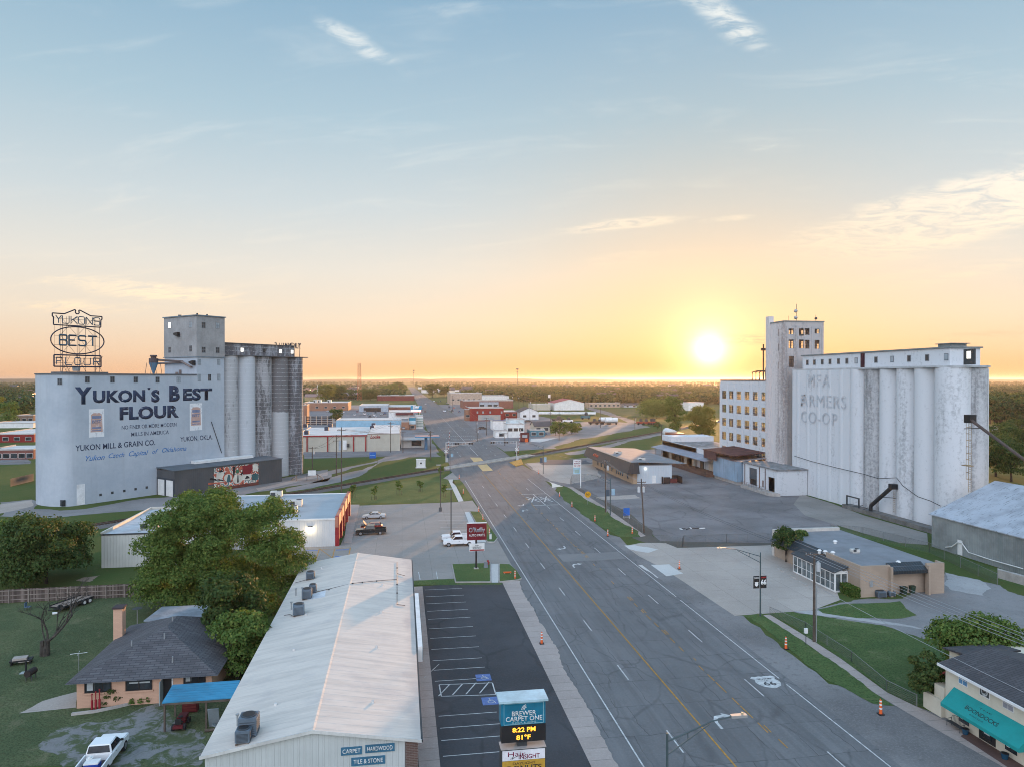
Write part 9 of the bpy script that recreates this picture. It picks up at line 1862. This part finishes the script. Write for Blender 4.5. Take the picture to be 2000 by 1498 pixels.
for k, (px, py, h_, w_) in enumerate(((14, 830, 15, 17), (40, 822, 13, 14), (-14, 822, 17, 20))): x, y = G(px, py); tree('dark_tree', ('sunlit tree at the left frame edge', 'dark tree beside the mill at the left', 'outermost tree at the left frame edge')[k], x, y, h_, w_, (LEAF, LEAFD, LEAFY)[k], 70 + k, 5000, .65, 24, .6)
sap = None
for k, (a, c, lb) in enumerate(((505, 1150, 'young tree at the store wall end of the lawn'), (675, 1165, 'staked sapling nearest the store on the lawn'), (865, 1130, 'staked sapling in the middle of the lawn'), (1028, 1105, 'staked sapling third along the lawn'), (1210, 1145, 'staked sapling nearest the footpath'), (1187, 1000, 'slim young tree by the rail corner of the lawn'))):
 x, y = z2([(a, c)])[0]
 if sap is None: sap = tree('sapling', lb, x, y, 3.6, 2.1, LEAF, 80, 900, .26, 10, 1.1, 'young trees on the lawn', trunk_r=.05); o = sap; g = MB(); [g.tube([(.7 * math.cos(q), .7 * math.sin(q), 0), (.7 * math.cos(q), .7 * math.sin(q), 1.0)], .04, 4) for q in (0, 2.1, 4.2)]; local('stakes', g, WOOD, sap)
 else: dup(sap, (x, y, 0), k * 1.3, lb, scale=(1, 1, .9 + .1 * (k % 3)))
protos = []
for k in range(6):
 mt = (FARW[0], FARW[1], LEAFD, FARW[2], FARW[1], FARW[0])[k]; protos.append(tree('wood_tree', 'x', 0, -300 - 20 * k, 9.5 + k % 3 * 1.2, 10 + (k * 7) % 5, mt, 100 + k, 1100, .95, 18, .7, group='x'))
rng = np.random.default_rng(11); pos = []
def rail_d(x, y): return min(abs((x - a[0]) * (c[1] - a[1]) - (y - a[1]) * (c[0] - a[0])) / math.dist(a, c) for a, c in zip(RAIL[3:], RAIL[4:]))
def ok(x, y):
 yc = x * math.sin(YAW) + y * math.cos(YAW); xc_ = x * math.cos(YAW) - y * math.sin(YAW); px = 1000 + FPX * xc_ / yc; py = 740 + FPX * CAMH / yc
 if px < -60 or px > 2060: return None
 if abs(x - 28) < 14 + (12 if y < 2200 else 6): return None
 if px < 60: lim = 806 if px > -60 else 800
 elif px < 592: lim = 767
 elif px < 800: lim = 781 if px > 640 else 776
 elif px < 1000: lim = 771 if px < 905 else 781
 elif px < 1130: lim = 786
 elif px < 1410: lim = 795 if px < 1200 else 792
 elif px < 1928: lim = 767
 else: lim = 772 if 780 > py else (840 if py > 792 else 0)
 return px if py < lim else None
while len(pos) < 16500:
 n = len(pos); yy = 420 + rng.random() ** (1.0 if n < 9000 else 1.6) * (1500 if n < 9000 else 5200); xx = rng.uniform(XA(-60, yy), XA(2060, yy)); p = ok(xx, yy)
 if p is None: continue
 if yy > 1300 and math.sin(xx * .004 + 2) * math.sin(yy * .0031 + xx * .001) < -.35: continue
 pos.append((xx, yy, p))
pos.sort(key=lambda q: q[1])
zone = lambda p: 'tree in the belt left of the mill' if p < 100 else 'tree in the wooded neighbourhood left of the main street' if p < 815 else 'tree in the woods right of the main street' if p < 1420 else 'tree on the plain right of the white silos'
for k, (x, y, p) in enumerate(pos[:270]):
 o = protos[k % 6] if k < 6 else dup(protos[k % 6]); s = .95 + .65 * rng.random(); o.location = (x, y, 0); o.rotation_euler = (0, 0, rng.random() * 6.28); o.scale = (s * 1.1, s * 1.1, s)
 kd = ('green', 'dark', 'green', 'yellowish', 'dark', 'green')[k % 6]; o['label'] = kd + ' ' + zone(p); o['group'] = kd + ' ' + zone(p).replace('tree', 'trees', 1)
far = np.array(pos[270:]);
for j, mt in enumerate(FARW):
 sel = far[j::3] if j < 2 else far[2::6]
 tm = crown_np(lobes_for(random.Random(200 + j), 11, 9.5, .6, 12), 130, 2.6, rng); near = sel[:, 1] < 1500
 out = []
 for S_, q in ((sel[near], tm), (sel[~near], tm[::2] * 1.0)):
  n = len(S_); a = rng.random(n) * 6.28; s = .7 + .6 * rng.random(n); ca, sa = (np.cos(a) * s)[:, None, None], (np.sin(a) * s)[:, None, None]
  X_, Y_, Z_ = q[None, ..., 0], q[None, ..., 1], q[None, ..., 2] * s[:, None, None]
  out.append(np.stack([X_ * ca - Y_ * sa + S_[:, 0][:, None, None], X_ * sa + Y_ * ca + S_[:, 1][:, None, None], Z_ + 0 * ca], -1).reshape(-1, 4, 3))
 o = link_mesh('woods', quads_mesh('woods', np.concatenate(out), mt)); o['kind'] = 'stuff'
for k, (a, c, h_, w_) in enumerate(((680, 375, 22, 28), (860, 365, 17, 22), (130, 300, 22, 30), (60, 320, 20, 28), (-60, 330, 18, 24), (245, 280, 16, 18))): x, y = G(*a5(a, c)); tree('street_tree', ('large dark tree standing by the right of the main street', 'smaller dark tree next to the large street tree', 'dark tree massed left of the main street', 'green tree beside the maroon brick building', 'green tree behind the maroon brick building', 'lone tree at the left of the street end')[k], x, y, h_, w_, LEAFD if k < 3 else LEAF, 90 + k, 4500, 1.1, 26, 1)
x, y = G(*a4(370, 430)); tree('yard_tree', 'bright green round tree before the church hall', x, y, 22, 30, LEAFY, 97, 5000, 1.1, 30, 1); x, y = G(*a4(535, 425)); tree('yard_tree', 'dark tree right of the bright round tree', x, y + 40, 20, 26, LEAFD, 98, 4000, 1.1, 26, 1); x, y = G(*a4(540, 790)); tree('yard_tree', 'dark clipped tree beside the slatted screen', x, y, 11, 11, LEAFD, 99, 3500, .6, 22, .6); x, y = G(*a4(1060, 425)); tree('yard_tree', 'wide dark tree mass left of the maroon brick building', x, y + 10, 16, 34, LEAFD, 101, 5000, 1.1, 34, .6)
hp_ = T('neighbourhood_house', 'small house roof showing among the trees around the town', 'house', (0, -400, 0), 0, 'small houses among the trees'); m = MB(); m.ext([(-6, 0), (6, 0), (6, 3), (0, 5.6), (-6, 3)], 'y', -7, 7); o = local('wall', m, PAINTC, hp_); o.color = (.55, .52, .47, 1)
m = MB(); m.ext([(-6.6, 2.78), (0, 5.65), (6.6, 2.78), (6.6, 3.0), (0, 5.9), (-6.6, 3.0)], 'y', -7.5, 7.5); o = local('roof', m, DSH, hp_); hu = False; k = 0
while k < 110:
 yy = 560 + rng.random() ** 1.5 * 1900; xx = rng.uniform(XA(-40, yy), XA(1420, yy)); p = ok(xx, yy)
 if p is None or p > 1400: continue
 o = dup(hp_) if hu else hp_; hu = True; o.location = (xx, yy, 0); o.rotation_euler = (0, 0, (0, 1.57)[k % 2]); s = .9 + .7 * rng.random(); o.scale = (s, s * 1.15, s * 1.35); k += 1
 q = KIDS[o.name][0]; q.color = ((.6, .57, .52, 1), (.5, .38, .3, 1), (.7, .7, .7, 1), (.35, .2, .16, 1))[k % 4]
for k, (a, c) in enumerate((((657, 928, 849), (763, 883, 823)), ((667, 961, 834), (841, 898, 841)), ((763, 883, 823), (841, 898, 841)), ((787, 884, 842), (738, 790, 750)), ((610, 925, 872), (657, 928, 849)), ((1075, 845, 800), (1173, 835, 796)), ((1012, 812, 772), (1035, 823, 780)), ((1092, 860, 800), (1240, 838, 813)), ((1173, 835, 796), (1292, 860, 828)), ((884, 800, 772), (930, 850, 815)), ((930, 845, 820), (986, 870, 845)), ((1000, 815, 770), (905, 778, 757)))):
 A, Bq = [(*G(q[0], q[1]), HT(q[2], *G(q[0], q[1])) - .5) for q in (a, c)]
 for s in (-.9, .9): wire('thin dark wire strung between wooden poles in the town', (A[0] + s, A[1], A[2]), (Bq[0] + s, Bq[1], Bq[2]), .9, .03, BLACK, 'wires between the town poles')
# ------------------------------------------------------------------ air
hm = bpy.data.materials.new('haze_air'); hm.use_nodes = True
hn = hm.node_tree.nodes; hn.remove(hn['Principled BSDF'])
pv = hn.new('ShaderNodeVolumePrincipled'); pv.inputs['Color'].default_value = (.6, .58, .57, 1); pv.inputs['Density'].default_value = .00006; pv.inputs['Anisotropy'].default_value = .6
hm.node_tree.links.new(pv.outputs[0], hn['Material Output'].inputs['Volume'])
mb = MB(); mb.box(-43000, 43000, -43000, 43000, -1, 62)
h = mb.build('haze', hm); h['kind'] = 'stuff'
